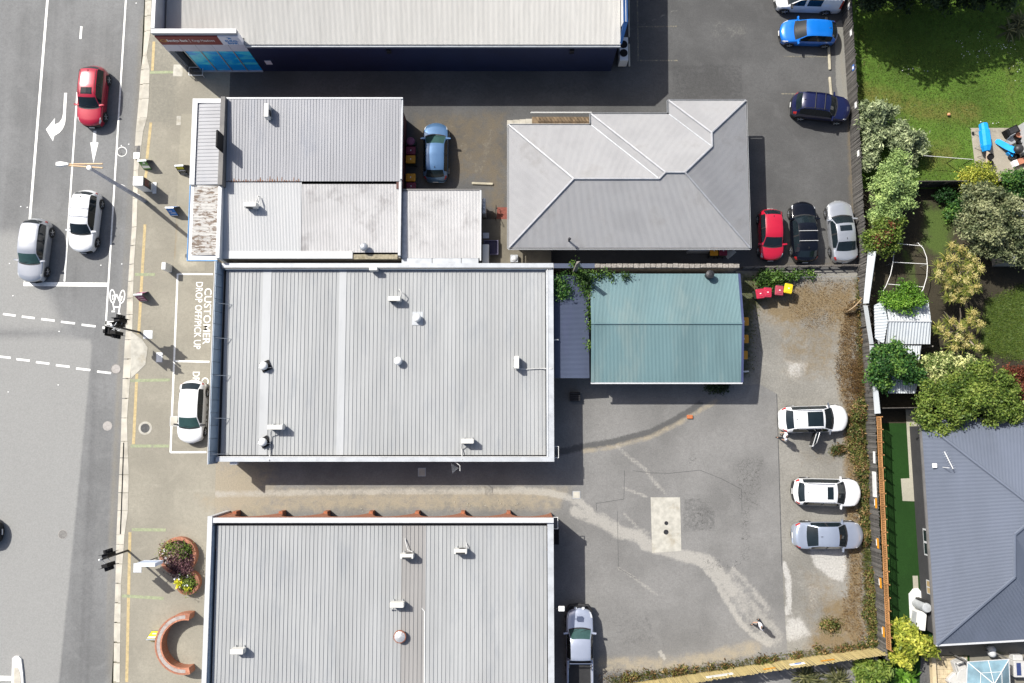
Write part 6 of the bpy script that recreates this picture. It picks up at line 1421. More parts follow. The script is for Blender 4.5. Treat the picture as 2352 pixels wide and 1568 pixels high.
MB().tube([(-.5, -.3, .42), (.5, -.3, .42), (.5, .3, .42), (-.5, .3, .42), (-.5, -.3, .42)], .03, 6).build("frame", M_WHITE, r)
for i in range(11): MB().box(-.44 + i * .08, -.40 + i * .08, -.27, .27, .40, .425).build("slat", M_DARKMETAL, r)
for x in (-.47, .47):
    for y in (-.27, .27): MB().tube([(x, y, 0), (x, y, .4)], .025, 6).build("leg", M_WHITE, r)
p = at(1290, 1398, 3.0); r = thing("security_light", "white floodlight on an arm reaching from the brick shop wall", "light", (p.x, p.y, 2.6), 0)
MB().bbox(-.2, .2, -.16, .16, .3, .45, .03).build("lamp_head", M_WHITE, r); MB().tube([(-.75, 0, .3), (0, 0, .36)], .03, 6).build("arm", M_DARKMETAL, r)
p = at(1320, 911, 0); r = thing("black_cage", "black slatted wire cage in the shade below the violet roof", "cage", (p.x, p.y, 0), 0)
MB().box(-.35, .35, -.3, .3, .05, .4).build("bin_body", M_BLACK, r)
for i in range(4): MB().box(-.36, .36, -.27 + .15 * i, -.21 + .15 * i, .405, .43).build("slat", M_DARKMETAL, r)
p = at(1584, 957, 0); tag(MB().bbox(-.2, .2, -.13, .13, 0, .12, .02).build("loose_brick", mat("loose orange block", (0.45, 0.14, 0.05), 0.85, var=0.1)), "orange block lying by the dark trench patch", "brick").location = (p.x, p.y, 0)
for lab, u0, v0, u1, v1 in (("pale concrete wheel stop beside the blue hatchback's yard", 1084, 421, 1133, 423), ("concrete wheel stop at the nose end of the vivid blue hatchback", 1902, 92, 1905.5, 161), ("concrete wheel stop just above the navy four wheel drive", 1905, 177, 1910.5, 238), ("concrete wheel stop beside the white van's rear wheel", 1897, 40, 1899.5, 66)):
    a, b_ = at(u0, v0, 0), at(u1, v1, 0); c = (a + b_) / 2; L_ = (b_ - a).length
    o = MB().bbox(-L_ / 2, L_ / 2, -.09, .09, 0, .12, .04).build("wheel_stop", mat("wheel stop concrete", (0.36, 0.33, 0.25), 0.85, var=0.15, scale=3) if "wheel stop concrete" not in bpy.data.materials else bpy.data.materials["wheel stop concrete"])
    tag(o, lab, "wheel stop", "concrete wheel stops"); o.location = (c.x, c.y, 0); o.rotation_euler = (0, 0, math.atan2(b_.y - a.y, b_.x - a.x))

# ---- wheelie bins
M_BINDK = mat("bin body", (0.03, 0.045, 0.03), 0.6, var=0.15); L_RED = mat("red bin lid", (0.42, 0.018, 0.05), 0.5, var=0.08); L_MAR = mat("maroon bin lid", (0.17, 0.014, 0.04), 0.5, var=0.1)
L_DUSK = mat("dusty red bin lid", (0.33, 0.045, 0.07), 0.55, var=0.08); L_YEL = mat("yellow bin lid", (0.72, 0.50, 0.01), 0.5, var=0.06); L_ORA = mat("amber bin lid", (0.60, 0.27, 0.01), 0.5, var=0.08)
L_MAUVE = mat("mauve bin lid", (0.22, 0.07, 0.13), 0.6, var=0.1)
def bin_(label, u, v, rz, lid, z0=0.0, rounded=False, group="wheelie bins"):
    p = at(u, v, z0 + 1.0); r = thing("wheelie_bin", label, "wheelie bin", (p.x, p.y, z0), math.radians(rz), group)
    MB().hexa([(-.2, -.2, .06), (.2, -.2, .06), (.2, .22, .06), (-.2, .22, .06), (-.27, -.33, .96), (.27, -.33, .96), (.27, .3, .96), (-.27, .3, .96)]).build("body", M_BINDK, r)
    if rounded: lo = MB().lathe([(.29, .96), (.31, 1.0), (.26, 1.08), (.1, 1.11)], (0, 0, 0), 18).build("lid", lid, r)
    else:
        lo = MB().bbox(-.29, .29, -.36, .33, .965, 1.06, .05).build("lid", lid, r)
        MB().bbox(-.17, .17, -.24, .12, 1.062, 1.085, .02).build("lid_panel", lid, lo)
    MB().tube([(-.22, .37, .95), (.22, .37, .95)], .025, 6).build("handle", M_BINDK, r)
    for x in (-.2, .2): MB().tube([(x - .04, .25, .1), (x + .04, .25, .1)], .1, 10).build("wheel", C_TYRE, r)
    MB().box(-.05, .05, -.03, .03, 1.087, 1.09).build("sticker", M_WHITE, lo) if not rounded else None
bin_("mauve round lidded bin, topmost beside the red brick wall", 943, 324, -90, L_MAUVE, rounded=True)
bin_("maroon lidded wheelie bin between the mauve and amber lids", 944, 345.5, -90, L_MAR)
bin_("amber lidded wheelie bin directly below the maroon one by the brick wall", 943.5, 365.5, -90, L_ORA)
bin_("amber lidded wheelie bin standing apart above the white extension roof", 943.5, 407.5, -90, L_ORA)
bin_("maroon lidded wheelie bin half under the white extension roof edge", 944.5, 428, -90, L_MAR)
bin_("amber lidded wheelie bin in the dark alley south of the hipped house", 1640, 576, 180, L_ORA)
bin_("maroon lidded wheelie bin in the dark alley beside the amber one", 1661, 576, 180, L_MAR)
bin_("bright pink red lidded bin, leftmost in the row by the ivy", 1746, 674, 8, L_RED)
bin_("red lidded bin with white mark, second in the row by the ivy", 1763, 671, -4, L_RED)
bin_("dusty red lidded bin beside the bright yellow one", 1790, 666.5, -6, L_DUSK)
bin_("bright yellow lidded bin at the end of the row on dry grass", 1811, 662, -12, L_YEL)
bin_("amber lidded bin peeping from the teal shed's end, upper one", 1709, 738, -90, L_ORA)
bin_("amber lidded bin peeping from the teal shed's end, middle one", 1708.5, 778, -90, L_ORA)
bin_("amber lidded bin peeping from the teal shed's end, lower one", 1706.5, 815, -90, L_ORA)
p = at(1607, 573, 0.6); tag(MB().bbox(-.8, .8, -.4, .4, 0, .9, .05).build("chest_freezer", M_CAP), "white chest freezer in the shaded alley beside the amber bin", "freezer").location = (p.x, p.y + .25, 0)
p = at(1675, 577, 0); o = tag(MB().bbox(-.4, .4, -.3, .3, 0, .03, .01).build("paving_slab", M_CONC), "tilted paving slab lying beside the alley bins", "slab"); o.location = (p.x, p.y - .1, 0.02); o.rotation_euler = (0, 0, .7)
# ================================================================ FENCES
M_PALE = mat("grey weathered paling", (0.088, 0.083, 0.076), 0.9, var=0.4, scale=2.5, stretch=(8, 8, 1), rnd=0.42, bump=0.3, bscale=30)
M_PINE = mat("fresh pine paling", (0.46, 0.37, 0.165), 0.8, var=0.14, scale=2.5, stretch=(8, 8, 1), rnd=0.16)
M_RAIL = mat("fence rail", (0.10, 0.09, 0.08), 0.9, var=0.25, scale=3)
M_TRELLIS = mat("orange stained lattice", (0.40, 0.20, 0.075), 0.75, var=0.2, scale=3, rnd=0.15)
def paling_mesh(name, w, h, m, notch=False):
    mb = MB(); mb.hexa([(-w / 2, -.009, 0), (w / 2, -.009, 0), (w / 2, .009, 0), (-w / 2, .009, 0), (-w / 2, -.009, h), (w / 2, -.009, h), (w / 2, .009, h), (-w / 2, .009, h)])
    me = bpy.data.meshes.new(name); me.from_pydata(mb.v, [], mb.f); me.materials.append(m); return me
def paling_fence(name, label, pts, h, pitch, m, mrail, jitter=0.05, back=1):
    P = [Vector(p) for p in pts]; root = thing(name, label, "fence", P[0], 0); me = paling_mesh("paling", pitch * 0.94, h, m)
    run = 0.0
    for a, b_ in zip(P, P[1:]):
        d = (b_ - a); L_ = d.length; d.normalize(); ang = math.atan2(d.y, d.x); n = round(L_ / pitch)
        nrm = Vector((-d.y, d.x, 0)) * back
        for i in range(n):
            p = a + d * (L_ * (i + .5) / n) + nrm * random.uniform(-.006, .008)
            o = bpy.data.objects.new("paling", me); LINK(o); o.parent = root
            o.location = p - P[0] + Vector((0, 0, random.uniform(0, .03))); o.rotation_euler = (random.gauss(0, .012), random.gauss(0, .012), ang + random.gauss(0, .03)); o.scale = (random.uniform(.92, 1.02), 1, 1 + random.uniform(-jitter, jitter) * .6)
        for z in (.35, h * .55, h - .25):
            q0, q1 = a - P[0] + nrm * .05, b_ - P[0] + nrm * .05; w = Vector((0, 0, .04))
            MB().tube([q0 + Vector((0, 0, z)), q1 + Vector((0, 0, z))], .035, 4).build("rail", mrail, root)
        np_ = max(1, round(L_ / 2.4))
        for i in range(np_ + 1):
            q = a - P[0] + d * (L_ * i / np_) + nrm * .12
            MB().obox((q.x, q.y, 0), .09, .09, h - .08, ang).build("post", mrail, root)
    return root
fp = [at(*p, 0) for p in ((1925, -80), (1937, 75), (1951, 289), (1959, 465), (1969, 622))]
paling_fence("paling_fence", "grey weathered paling fence along the right edge of the upper car park", fp, 1.62, 0.108, M_PALE, M_RAIL, back=1)
fp2 = [at(*p, 0) for p in ((1969, 623), (1975, 720), (1985, 900), (1995, 1210), (2008, 1400), (2013, 1500))]
paling_fence("paling_fence", "grey weathered paling fence behind the gravel yard and weeds", fp2, 1.62, 0.108, M_PALE, M_RAIL, back=1)
sp = [at(*p, 0) for p in ((1430, 1571), (1771, 1520), (2010, 1486))]
paling_fence("pine_fence", "new pale pine paling fence along the bottom of the yard", sp, 1.75, 0.105, M_PINE, M_RAIL, jitter=.008, back=-1)
# old wire and board fence between car park and gravel
g0, g1 = at(1702, 617, 0), at(1978, 612, 0); bf = thing("board_fence", "low dark board fence at the foot of the parked red, black and silver cars", "fence", g0, 0)
d = g1 - g0
for i in range(12): q = d * (i / 11); MB().obox((q.x, q.y, 0), .09, .09, .75, 0).build("post", M_RAIL, bf)
for z in (.3, .62): MB().tube([(0, 0, z), (d.x, d.y, z)], .045, 4).build("board", M_OLDWOOD, bf)
w0 = at(1821, 621, 0) - g0; w1 = at(1984, 618, 0) - g0; MB().tube([(w0.x, w0.y, .75), (w0.x, w0.y - .55, .4), (w1.x - .4, w1.y - .6, .4), (w1.x - .4, w1.y, .75)], .012, 5).build("wire_frame", M_GALV, bf)
# trellis standing on the neighbour's side of the grey fence
tz0, tz1 = 1.68, 2.28
ta, tb = at(2011, 957, tz0), at(2034, 1490, tz0); tr = thing("trellis", "orange stained lattice trellis running above the grey fence", "trellis", (ta.x, ta.y, 0), 0)
d = (tb - ta); Lt = d.length; d.normalize(); npn = 18; pw = Lt / npn
pm = MB(); pm.box(-pw / 2 + .02, pw / 2 - .02, -.02, .02, 0, .05).box(-pw / 2 + .02, pw / 2 - .02, -.02, .02, .55, .6).box(-pw / 2 + .02, -pw / 2 + .06, -.02, .02, .05, .55).box(pw / 2 - .06, pw / 2 - .02, -.02, .02, .05, .55)
for k in range(5): x = -pw / 2 + .04 + (pw - .08) * (k + 1) / 6; pm.box(x - .016, x + .016, -.008, .008, .05, .55)
for k in range(3): z = .05 + .125 * (k + 1); pm.box(-pw / 2 + .06, pw / 2 - .06, .009, .02, z - .016, z + .016)
tme = bpy.data.meshes.new("lattice_panel"); tme.from_pydata(pm.v, [], pm.f); tme.materials.append(M_TRELLIS)
for i in range(npn):
    o = bpy.data.objects.new("lattice_panel", tme); LINK(o); o.parent = tr; q = d * pw * (i + .5); o.location = (q.x + .08, q.y, tz0); o.rotation_euler = (random.gauss(0, .02), 0, math.atan2(d.y, d.x) + random.gauss(0, .01))
for i in range(0, npn + 1): q = d * pw * i; MB().obox((q.x + .2, q.y, 0), .06, .06, tz1 - .02, math.atan2(d.y, d.x)).build("post", M_TRELLIS, tr)
# bent pale sheet metal standing above the fence
sh = thing("sheet_metal_fence", "bent pale sheet metal screen behind the grey palings by the shed", "fence", at(1990, 700, 0), 0, world_built=True)
for (l0, v0, r0, q0), (l1, v1, r1, q1) in ((((1992, 576, 2010, 577)), (1981, 697, 1993, 696)), ((1981, 701, 1990, 701), (1995, 790, 2004, 790)), ((1995, 793, 2004, 793), (2007, 950, 2020, 949))):
    A_, B_, C_, D_ = (q + Vector((.05, 0, 0)) for q in (at(l0, v0, 1.66), at(l1, v1, 1.66), at(r1, q1, 2.1), at(r0, q0, 2.1))); t = Vector((.03, 0, 0))
    MB().hexa([A_ + t, B_ + t, B_, A_, D_ + t, C_ + t, C_, D_]).build("metal_sheet", R_SHED, sh)
    for q in (A_.lerp(B_, .02), A_.lerp(B_, .5), A_.lerp(B_, .98)): MB().box(q.x + .2, q.x + .26, q.y - .03, q.y + .03, 0, 1.95).build("post", M_RAIL, sh)
p = at(1950, 706, 0); r = thing("bent_board", "curled tan sheet leaning on the fence above dry grass", "board", (p.x, p.y, 0), 0)
m = MB(); n = 8
for k in range(n):
    f0, f1 = k / n, (k + 1) / n
    def cp(f, z): return (-.45 + 1.0 * f, -.35 + .9 * f ** 1.6, z + .75 * f)
    m.hexa([cp(f0, .05), cp(f1, .05), (cp(f1, .05)[0] + .02, cp(f1, .05)[1], cp(f1, .05)[2]), (cp(f0, .05)[0] + .02, cp(f0, .05)[1], cp(f0, .05)[2]), cp(f0, .6 - .4 * f0), cp(f1, .6 - .4 * f1), (cp(f1, 0)[0] + .02, cp(f1, 0)[1], cp(f1, .6 - .4 * f1)[2]), (cp(f0, 0)[0] + .02, cp(f0, 0)[1], cp(f0, .6 - .4 * f0)[2])])
m.build("sheet", mat("tan board", (0.42, 0.31, 0.2), 0.7, var=0.12), r)
# small fences between the gardens
def wallfence(name, label, pts, h, m, t=.05, board=.15):
    P = [Vector(p) for p in pts]; root = thing(name, label, "fence", P[0], 0)
    for a, b_ in zip(P, P[1:]):
        d = b_ - a; L_ = d.length; d.normalize(); n = max(1, round(L_ / board)); ang = math.atan2(d.y, d.x); me = paling_mesh("paling", board * .95, h, m)
        for i in range(n):
            o = bpy.data.objects.new("paling", me); LINK(o); o.parent = root; q = a - P[0] + d * (L_ * (i + .5) / n); o.location = q; o.rotation_euler = (0, random.gauss(0, .01), ang); o.scale = (1, 1, 1 + random.uniform(-.02, .02))
        MB().tube([a - P[0] + Vector((0, 0, h + .02)), b_ - P[0] + Vector((0, 0, h + .02))], .035, 4).build("rail", M_RAIL, root)
M_DKPAL = mat("dark paling", (0.045, 0.04, 0.036), 0.9, var=0.3, scale=3, rnd=0.3)  # palings darker than those of the grey fences
wallfence("garden_fence", "dark garden fence between the lawn and the cabbage tree garden", [at(1996, 432, 0), at(2110, 430, 0), at(2430, 428, 0)], 1.5, M_DKPAL)
wallfence("garden_fence", "dark garden fence between the shed and the artificial turf", [at(2004, 938, 0), at(2125, 936, 0), at(2450, 928, 0)], 1.5, M_DKPAL)
# plates on the fences
M_ORP = mat("orange plate", (0.62, 0.27, 0.02), 0.5, var=0.1); M_DISP = mat("blue plate", (0.03, 0.14, 0.50), 0.5, var=0.08)
def plate(label, u, v, z, w, h, m, pts, extra=None, group="plates on the fences"):
    p = at(u, v, z)
    best = None
    for a, b_ in zip(pts, pts[1:]):
        d = b_ - a; t = max(0, min(1, (p - a).to_2d().dot(d.to_2d()) / d.to_2d().length_squared)); q = a + d * t
        if best is None or (q - p).to_2d().length < best[0]: best = ((q - p).to_2d().length, q, d.normalized())
    _, q, d = best; nrm = Vector((d.y, -d.x, 0)); nrm = nrm if (Vector((0, 0, 0)) - q).dot(nrm) > 0 else -nrm
    r = thing("fence_plate", label, "sign plate", (q.x, q.y, z), 0, group)
    def bx(x0, x1, z0, z1, o, t, m_, nm):
        P_ = []
        for zz in (z0, z1):
            for x, n in ((x0, o), (x1, o), (x1, o + t), (x0, o + t)): P_.append((d.x * x + nrm.x * n, d.y * x + nrm.y * n, zz))
        MB().hexa(P_).build(nm, m_, r)
    bx(-w / 2, w / 2, -h / 2, h / 2, .03, .02, m, "plate")
    if extra == 'orange': bx(-w / 2 - .1, w / 2 + .15, h / 2 - .14, h / 2 + .13, .055, .015, M_ORP, "orange_strip")
    if extra == 'blue': bx(-.1, .1, -.1, .1, .052, .004, M_LETTER, "plate_symbol")
    if extra == 'lines':
        for k in range(4): bx(-w * .4, w * .4, -h * .35 + h * .2 * k, -h * .3 + h * .2 * k, .052, .003, M_GALV, "plate_print")
    if extra == 'bluepart': bx(-.15, .3, -h * .4, 0.02, .052, .003, M_DISP, "plate_print")
for u, v, lab, m_, ex in ((1953, 14, "white bay plate on the fence beside the van", M_WHITE, None), (1957.5, 75, "white bay plate on the fence behind the vivid blue hatchback", M_WHITE, None), (1962, 155, "blue disabled bay plate on the grey fence", M_DISP, 'blue'), (1970.5, 241, "white bay plate on the fence in front of the navy four wheel drive", M_WHITE, None), (1977, 352, "white bay plate on the fence below the grey green bushes", M_WHITE, None)):
    plate(lab, u, v, 1.3, .42, .3, m_, fp, ex)
plate("small white plate on the grey fence by the start of the trellis", 2007, 1050, 1.3, .8, .28, M_WHITE, fp2, None)
plate("large white printed plate on the grey fence beside the trellis", 2009, 1112, 1.2, 1.7, .55, M_WHITE, fp2, 'lines')
for v, lab in ((1154, "uppermost white plate with orange strip on the fence"), (1246, "white plate with orange strip on the fence beside the blue silver sedan"), (1337, "white plate with orange strip on the fence by the silt patch"), (1449, "lowest white plate with orange strip on the fence")):
    plate(lab, 2012 + (v - 1154) * .035, v, 1.25, .42, .3, M_WHITE, fp2, 'orange')
plate("white text plate on the new pine fence", 1653, 1554, 1.2, 1.8, .35, M_WHITE, sp, 'lines')
plate("white and blue plate on the new pine fence", 1832, 1529, 1.2, 1.0, .35, M_WHITE, sp, 'bluepart')
plate("orange plate on the pine fence near its right end", 1902, 1523, 1.3, .9, .16, M_ORP, sp)
plate("orange plate on the pine fence left of the blue plate", 1768, 1540, 1.3, .8, .16, M_ORP, sp)

# ================================================================ VEGETATION
def leaf_cloud(name, m, parent, lobes, clumps, per, size, sig=0.16, aspect=1.8, tone=0.35, low=-0.35, upright=0.0, seed=1, puffs=0):
    """Leaf faces in twigs through the shell of several lobes; every leaf has its own tone."""
    g = np.random.default_rng(seed); V, F, A = [], [], []
    if puffs:
        new = []
        for cx, cy, cz, rx, ry, rz in lobes:
            for k in range(puffs):
                d = g.normal(size=3); d /= np.linalg.norm(d); d[2] = abs(d[2]) * 1.0 - .25; s = g.uniform(.36, .58); f = g.uniform(.55, .88)
                new.append((cx + d[0] * rx * f, cy + d[1] * ry * f, cz + d[2] * rz * f, rx * s, ry * s, rz * s))
        lobes = new
    pt_ = {} ; vol = np.array([(l[3] * l[4] + l[4] * l[5] + l[3] * l[5]) for l in lobes]); vol = vol / vol.sum()
    for l, w in zip(lobes, vol):
        nc = max(4, int(clumps * w)); cx, cy, cz, rx, ry, rz = l
        d = g.normal(size=(nc * 3, 3)); d /= np.linalg.norm(d, axis=1)[:, None]; d = d[d[:, 2] > low][:nc]; nc = len(d)
        ph = g.uniform(0, 6.28, 6); bump = 1 + .16 * np.sin(3.1 * d[:, 0] + ph[0]) * np.sin(3.7 * d[:, 1] + ph[1]) + .12 * np.sin(6.3 * d[:, 2] + 5 * d[:, 0] + ph[2])
        rad = bump * (g.uniform(.62, 1.06, nc))
        C = np.array([cx, cy, cz]) + d * rad[:, None] * np.array([rx, ry, rz])
        ct = np.clip(.5 + g.normal(0, tone * .45) + g.normal(0, tone * .45, nc), 0, 1)
        n = nc * per; ci = np.repeat(np.arange(nc), per)
        off = g.normal(0, sig, (n, 3)) * np.array([1, 1, .7]); pos = C[ci] + off
        nr = d[ci] * .6 + g.normal(0, .6, (n, 3)) + np.array([0, 0, .35]); nr /= np.linalg.norm(nr, axis=1)[:, None]
        ax = np.cross(nr, g.normal(size=(n, 3))); ax[:, 2] += upright; ax /= np.linalg.norm(ax, axis=1)[:, None]; bx = np.cross(nr, ax)
        s = size * g.uniform(.6, 1.35, n)[:, None]; ln = ax * s * .5 * aspect; wd = bx * s * .5
        quad = np.stack([pos - ln, pos + wd - ln * .1, pos + ln, pos - wd - ln * .1], 1).reshape(-1, 3)
        V.append(quad); A.append(np.repeat(np.clip(ct[ci] + g.normal(0, tone * .5, n), 0, 1), 4))
    V = np.concatenate(V); A = np.concatenate(A); nf = len(V) // 4
    me = bpy.data.meshes.new(name); me.vertices.add(len(V)); me.vertices.foreach_set("co", V.ravel().astype(np.float32))
    me.loops.add(nf * 4); me.loops.foreach_set("vertex_index", np.arange(nf * 4, dtype=np.int32))
    me.polygons.add(nf); me.polygons.foreach_set("loop_start", np.arange(0, nf * 4, 4, dtype=np.int32))
    me.update(calc_edges=True); me.validate()
    me.attributes.new("leaf", 'FLOAT', 'POINT').data.foreach_set("value", A.astype(np.float32))
    me.materials.append(m); o = bpy.data.objects.new(name, me); LINK(o)
    if parent is not None: o.parent = parent
    return o
M_BARK = mat("bark", (0.075, 0.06, 0.045), 0.95, var=0.3, scale=6, bump=0.5, bscale=18)
F_DARK = leaf_mat("dark hedge leaf", (0.010, 0.018, 0.008), (0.022, 0.04, 0.014), (0.05, 0.075, 0.025), gain=1.2)
F_GREY = leaf_mat("grey green leaf", (0.045, 0.06, 0.03), (0.14, 0.17, 0.085), (0.32, 0.35, 0.20), gain=1.9)
F_LITE = leaf_mat("pale green conifer leaf", (0.075, 0.12, 0.04), (0.20, 0.28, 0.095), (0.36, 0.44, 0.16), 0.3)
F_OLIVE = leaf_mat("olive leaf", (0.026, 0.05, 0.008), (0.078, 0.122, 0.018), (0.175, 0.215, 0.045))
F_BRIGHT = leaf_mat("bright green leaf", (0.025, 0.06, 0.008), (0.075, 0.17, 0.016), (0.18, 0.30, 0.04))
F_YELL = leaf_mat("yellow green leaf", (0.07, 0.10, 0.012), (0.21, 0.24, 0.03), (0.42, 0.40, 0.07))
F_SAGE = leaf_mat("sage tree leaf", (0.03, 0.042, 0.018), (0.10, 0.12, 0.055), (0.24, 0.25, 0.13))
F_DEEP = leaf_mat("deep green leaf", (0.010, 0.032, 0.008), (0.028, 0.085, 0.018), (0.11, 0.19, 0.035))
F_VARI = leaf_mat("variegated leaf", (0.05, 0.085, 0.018), (0.16, 0.20, 0.06), (0.55, 0.55, 0.26))
F_RED = leaf_mat("copper leaf", (0.03, 0.010, 0.006), (0.085, 0.022, 0.012), (0.15, 0.05, 0.025))
F_WEED = leaf_mat("weed leaf", (0.035, 0.05, 0.012), (0.09, 0.115, 0.025), (0.20, 0.19, 0.055), gain=1.05); F_DRY = leaf_mat("dry grass", (0.09, 0.05, 0.02), (0.20, 0.12, 0.05), (0.38, 0.27, 0.12), gain=1.0)
F_IVY = leaf_mat("ivy leaf", (0.012, 0.028, 0.006), (0.035, 0.08, 0.012), (0.10, 0.17, 0.03)); F_FLAX = leaf_mat("flax blade", (0.018, 0.022, 0.009), (0.06, 0.065, 0.025), (0.19, 0.18, 0.08))
F_CORD = leaf_mat("cabbage tree blade", (0.04, 0.07, 0.012), (0.14, 0.17, 0.03), (0.36, 0.34, 0.085), gain=1.15); F_CREAM = leaf_mat("cream flower spray", (0.30, 0.24, 0.07), (0.47, 0.40, 0.15), (0.62, 0.56, 0.27), gain=1.25)
F_PURP = leaf_mat("purple shrub leaf", (0.03, 0.014, 0.02), (0.10, 0.045, 0.055), (0.22, 0.15, 0.12)); F_LAWNB = leaf_mat("lawn blade", (0.03, 0.05, 0.008), (0.085, 0.14, 0.02), (0.15, 0.18, 0.035), gain=1.1)
def tree(name, label, base, lobes, m, clumps, per, size, group=None, cat="tree", trunk=True, parts=(), **kw):
    """lobes in photo units: (u, v, z, rx, ry, rz) with radii in metres."""
    b = at(*base, 0); r = thing(name, label, cat, (b.x, b.y, 0), 0, group)
    ls = []
    for u, v, z, rx, ry, rz in lobes:
        p = at(u, v, z) - b; ls.append((p.x, p.y, z, rx, ry, rz))
    leaf_cloud("crown" if cat == "tree" else "foliage", m, r, ls, clumps, per, size, seed=sum(map(ord, label)), puffs=7 if cat in ("tree", "shrub") and len(lobes) > 3 else 0, **kw)
    for m2, lb2, c2, p2, s2 in parts:
        l2 = []
        for u, v, z, rx, ry, rz in lb2:
            p = at(u, v, z) - b; l2.append((p.x, p.y, z, rx, ry, rz))
        leaf_cloud("crown" if cat == "tree" else "foliage", m2, r, l2, c2, p2, s2, seed=sum(map(ord, label)) + 5)
    if trunk:
        hgt = max(.5, sum(l[2] for l in ls) / len(ls)); mb = MB(); mb.tube([(0, 0, 0), (.05, .03, hgt * .4), (0, 0, hgt * .75)], [.05 + hgt * .035, .04 + hgt * .026, .03 + hgt * .014], 8)
        for l in ls[:8]: mb.tube([(.03, .02, hgt * .38), ((l[0]) * .5, l[1] * .5, hgt * .38 + (l[2] - hgt * .38) * .65), (l[0] * .92, l[1] * .92, l[2])], [.03 + hgt * .014, .02 + hgt * .01, .015], 6)
        mb.build("trunk", M_BARK, r)
    return r
TG = "trees and shrubs in the gardens"
for i, (u, v, lab) in enumerate(((1992, -14, "dark garden tree at the upper left end of the lawn's top row"), (2072, -22, "dark garden tree, second along the lawn's shaded top edge"), (2150, -20, "dark garden tree in the middle of the lawn's top edge"), (2226, -26, "dark garden tree left of the purple brown bush"), (2300, -14, "dark brownish bush beside the flax at the lawn's top right"))):
    rr = random.Random(i)
    tree("garden_tree", lab, (u, v + 10), [(u + rr.uniform(-20, 20), v + rr.uniform(-14, 16) - 4, rr.uniform(1.4, 3.4), rr.uniform(.8, 1.15), rr.uniform(.8, 1.1), rr.uniform(.7, 1.0)) for _ in range(6)] + [(u, v - 25, 4.2, 1.5, 1.2, 1.2)], F_DARK if i < 4 else F_PURP if False else F_DARK, 420, 16, .13, TG)
HI = ((22.4, 32.0, 7.4), (24.6, 31.3, 8.2), (26.8, 31.7, 8.0), (29.0, 32.2, 7.4), (31.6, 33.2, 6.0))
for o_, (x_, y_, z_) in zip([o for o in bpy.data.objects if o.name.startswith("garden_tree") and o.parent is None][:5], HI):
    q = o_.location; c_ = (x_ - q.x, y_ - q.y, z_)
    leaf_cloud("crown", F_DARK, o_, [(c_[0], c_[1], c_[2], 2.0, 1.5, 1.4), (c_[0] + 1.2, c_[1] + .5, c_[2] - 1.2, 1.6, 1.4, 1.3), (c_[0] - .8, c_[1] + 1.2, c_[2] - .5, 1.6, 1.5, 1.4)], 210, 11, .22, .34, seed=int(x_ * 10))
    MB().tube([(c_[0] * .3, c_[1] * .3 + .5, 0), (c_[0] * .6, c_[1] * .7, c_[2] * .6), c_], [.22, .14, .06], 8).build("trunk", M_BARK, o_)
tree("ball_shrub", "spiky grey green bush by the fence at the lawn's left edge", (2012, 300), [(2006, 246, 1.7, .95, .75, 1.0), (2028, 262, 1.5, .8, .7, .9), (1998, 282, 1.4, .75, .8, .9), (2032, 290, 1.2, .8, .8, .8), (2002, 318, 1.1, .7, .8, .8), (2000, 345, 1.0, .6, .7, .7), (1992, 372, .9, .55, .7, .7)], F_GREY, 620, 16, .085, TG, "shrub", sig=.12, aspect=3.4)
tree("ball_shrub", "spiky grey green bush reaching out over the lawn", (2085, 330), [(2062, 300, 1.1, .7, .7, .8), (2085, 318, 1.2, .9, .75, .9), (2105, 338, .9, .7, .55, .7), (2088, 358, .8, .6, .6, .6), (2060, 330, 1.0, .7, .7, .8)], F_GREY, 430, 16, .085, TG, "shrub", sig=.12, aspect=3.4)
tree("conifer_tree", "pale yellow green lumpy conifer by the fence", (2048, 440), [(2065, 372, 2.4, .7, .6, .8), (2040, 395, 2.6, .75, .65, .8), (2078, 402, 2.5, .65, .6, .7), (2055, 425, 3.0, .8, .7, .8), (2085, 436, 2.4, .6, .6, .7), (2032, 440, 2.5, .75, .7, .8), (2068, 462, 2.5, .7, .7, .7), (2018, 470, 2.0, .75, .7, .8), (2045, 486, 2.1, .65, .6, .7), (2012, 425, 2.0, .6, .6, .8), (2002, 500, 1.7, .5, .6, .6)], F_LITE, 900, 20, .085, TG, sig=.13, tone=.3)
tree("garden_tree", "rounded olive green tree over the fence beside the pale conifer", (2028, 540), [(2012, 520, 1.9, .8, .7, .8), (2045, 520, 1.9, .75, .7, .8), (2055, 540, 1.8, .6, .6, .7), (2030, 548, 2.1, .8, .8, .8), (2000, 550, 1.7, .7, .7, .7), (2038, 570, 1.6, .65, .5, .6)], F_OLIVE, 560, 18, .09, TG, parts=((F_RED, [(2045, 520, 2.3, .5, .5, .5), (2030, 545, 2.5, .5, .6, .4)], 45, 10, .08),))
tree("ball_shrub", "yellow green shrub at the corner of the cluttered patio", (2237, 415), [(2228, 408, 1.2, .8, .7, .7), (2258, 402, 1.3, .8, .7, .7), (2240, 425, 1.1, .9, .6, .6), (2270, 418, 1.0, .6, .55, .6)], F_YELL, 420, 18, .08, TG, "shrub")
tree("ball_shrub", "deep green shrub at the right edge below the patio", (2330, 425), [(2322, 408, 1.3, .7, .7, .8), (2345, 415, 1.3, .7, .7, .8), (2330, 435, 1.0, .9, .6, .6), (2362, 405, 1.3, .7, .7, .8)], F_DEEP, 380, 18, .09, TG, "shrub")
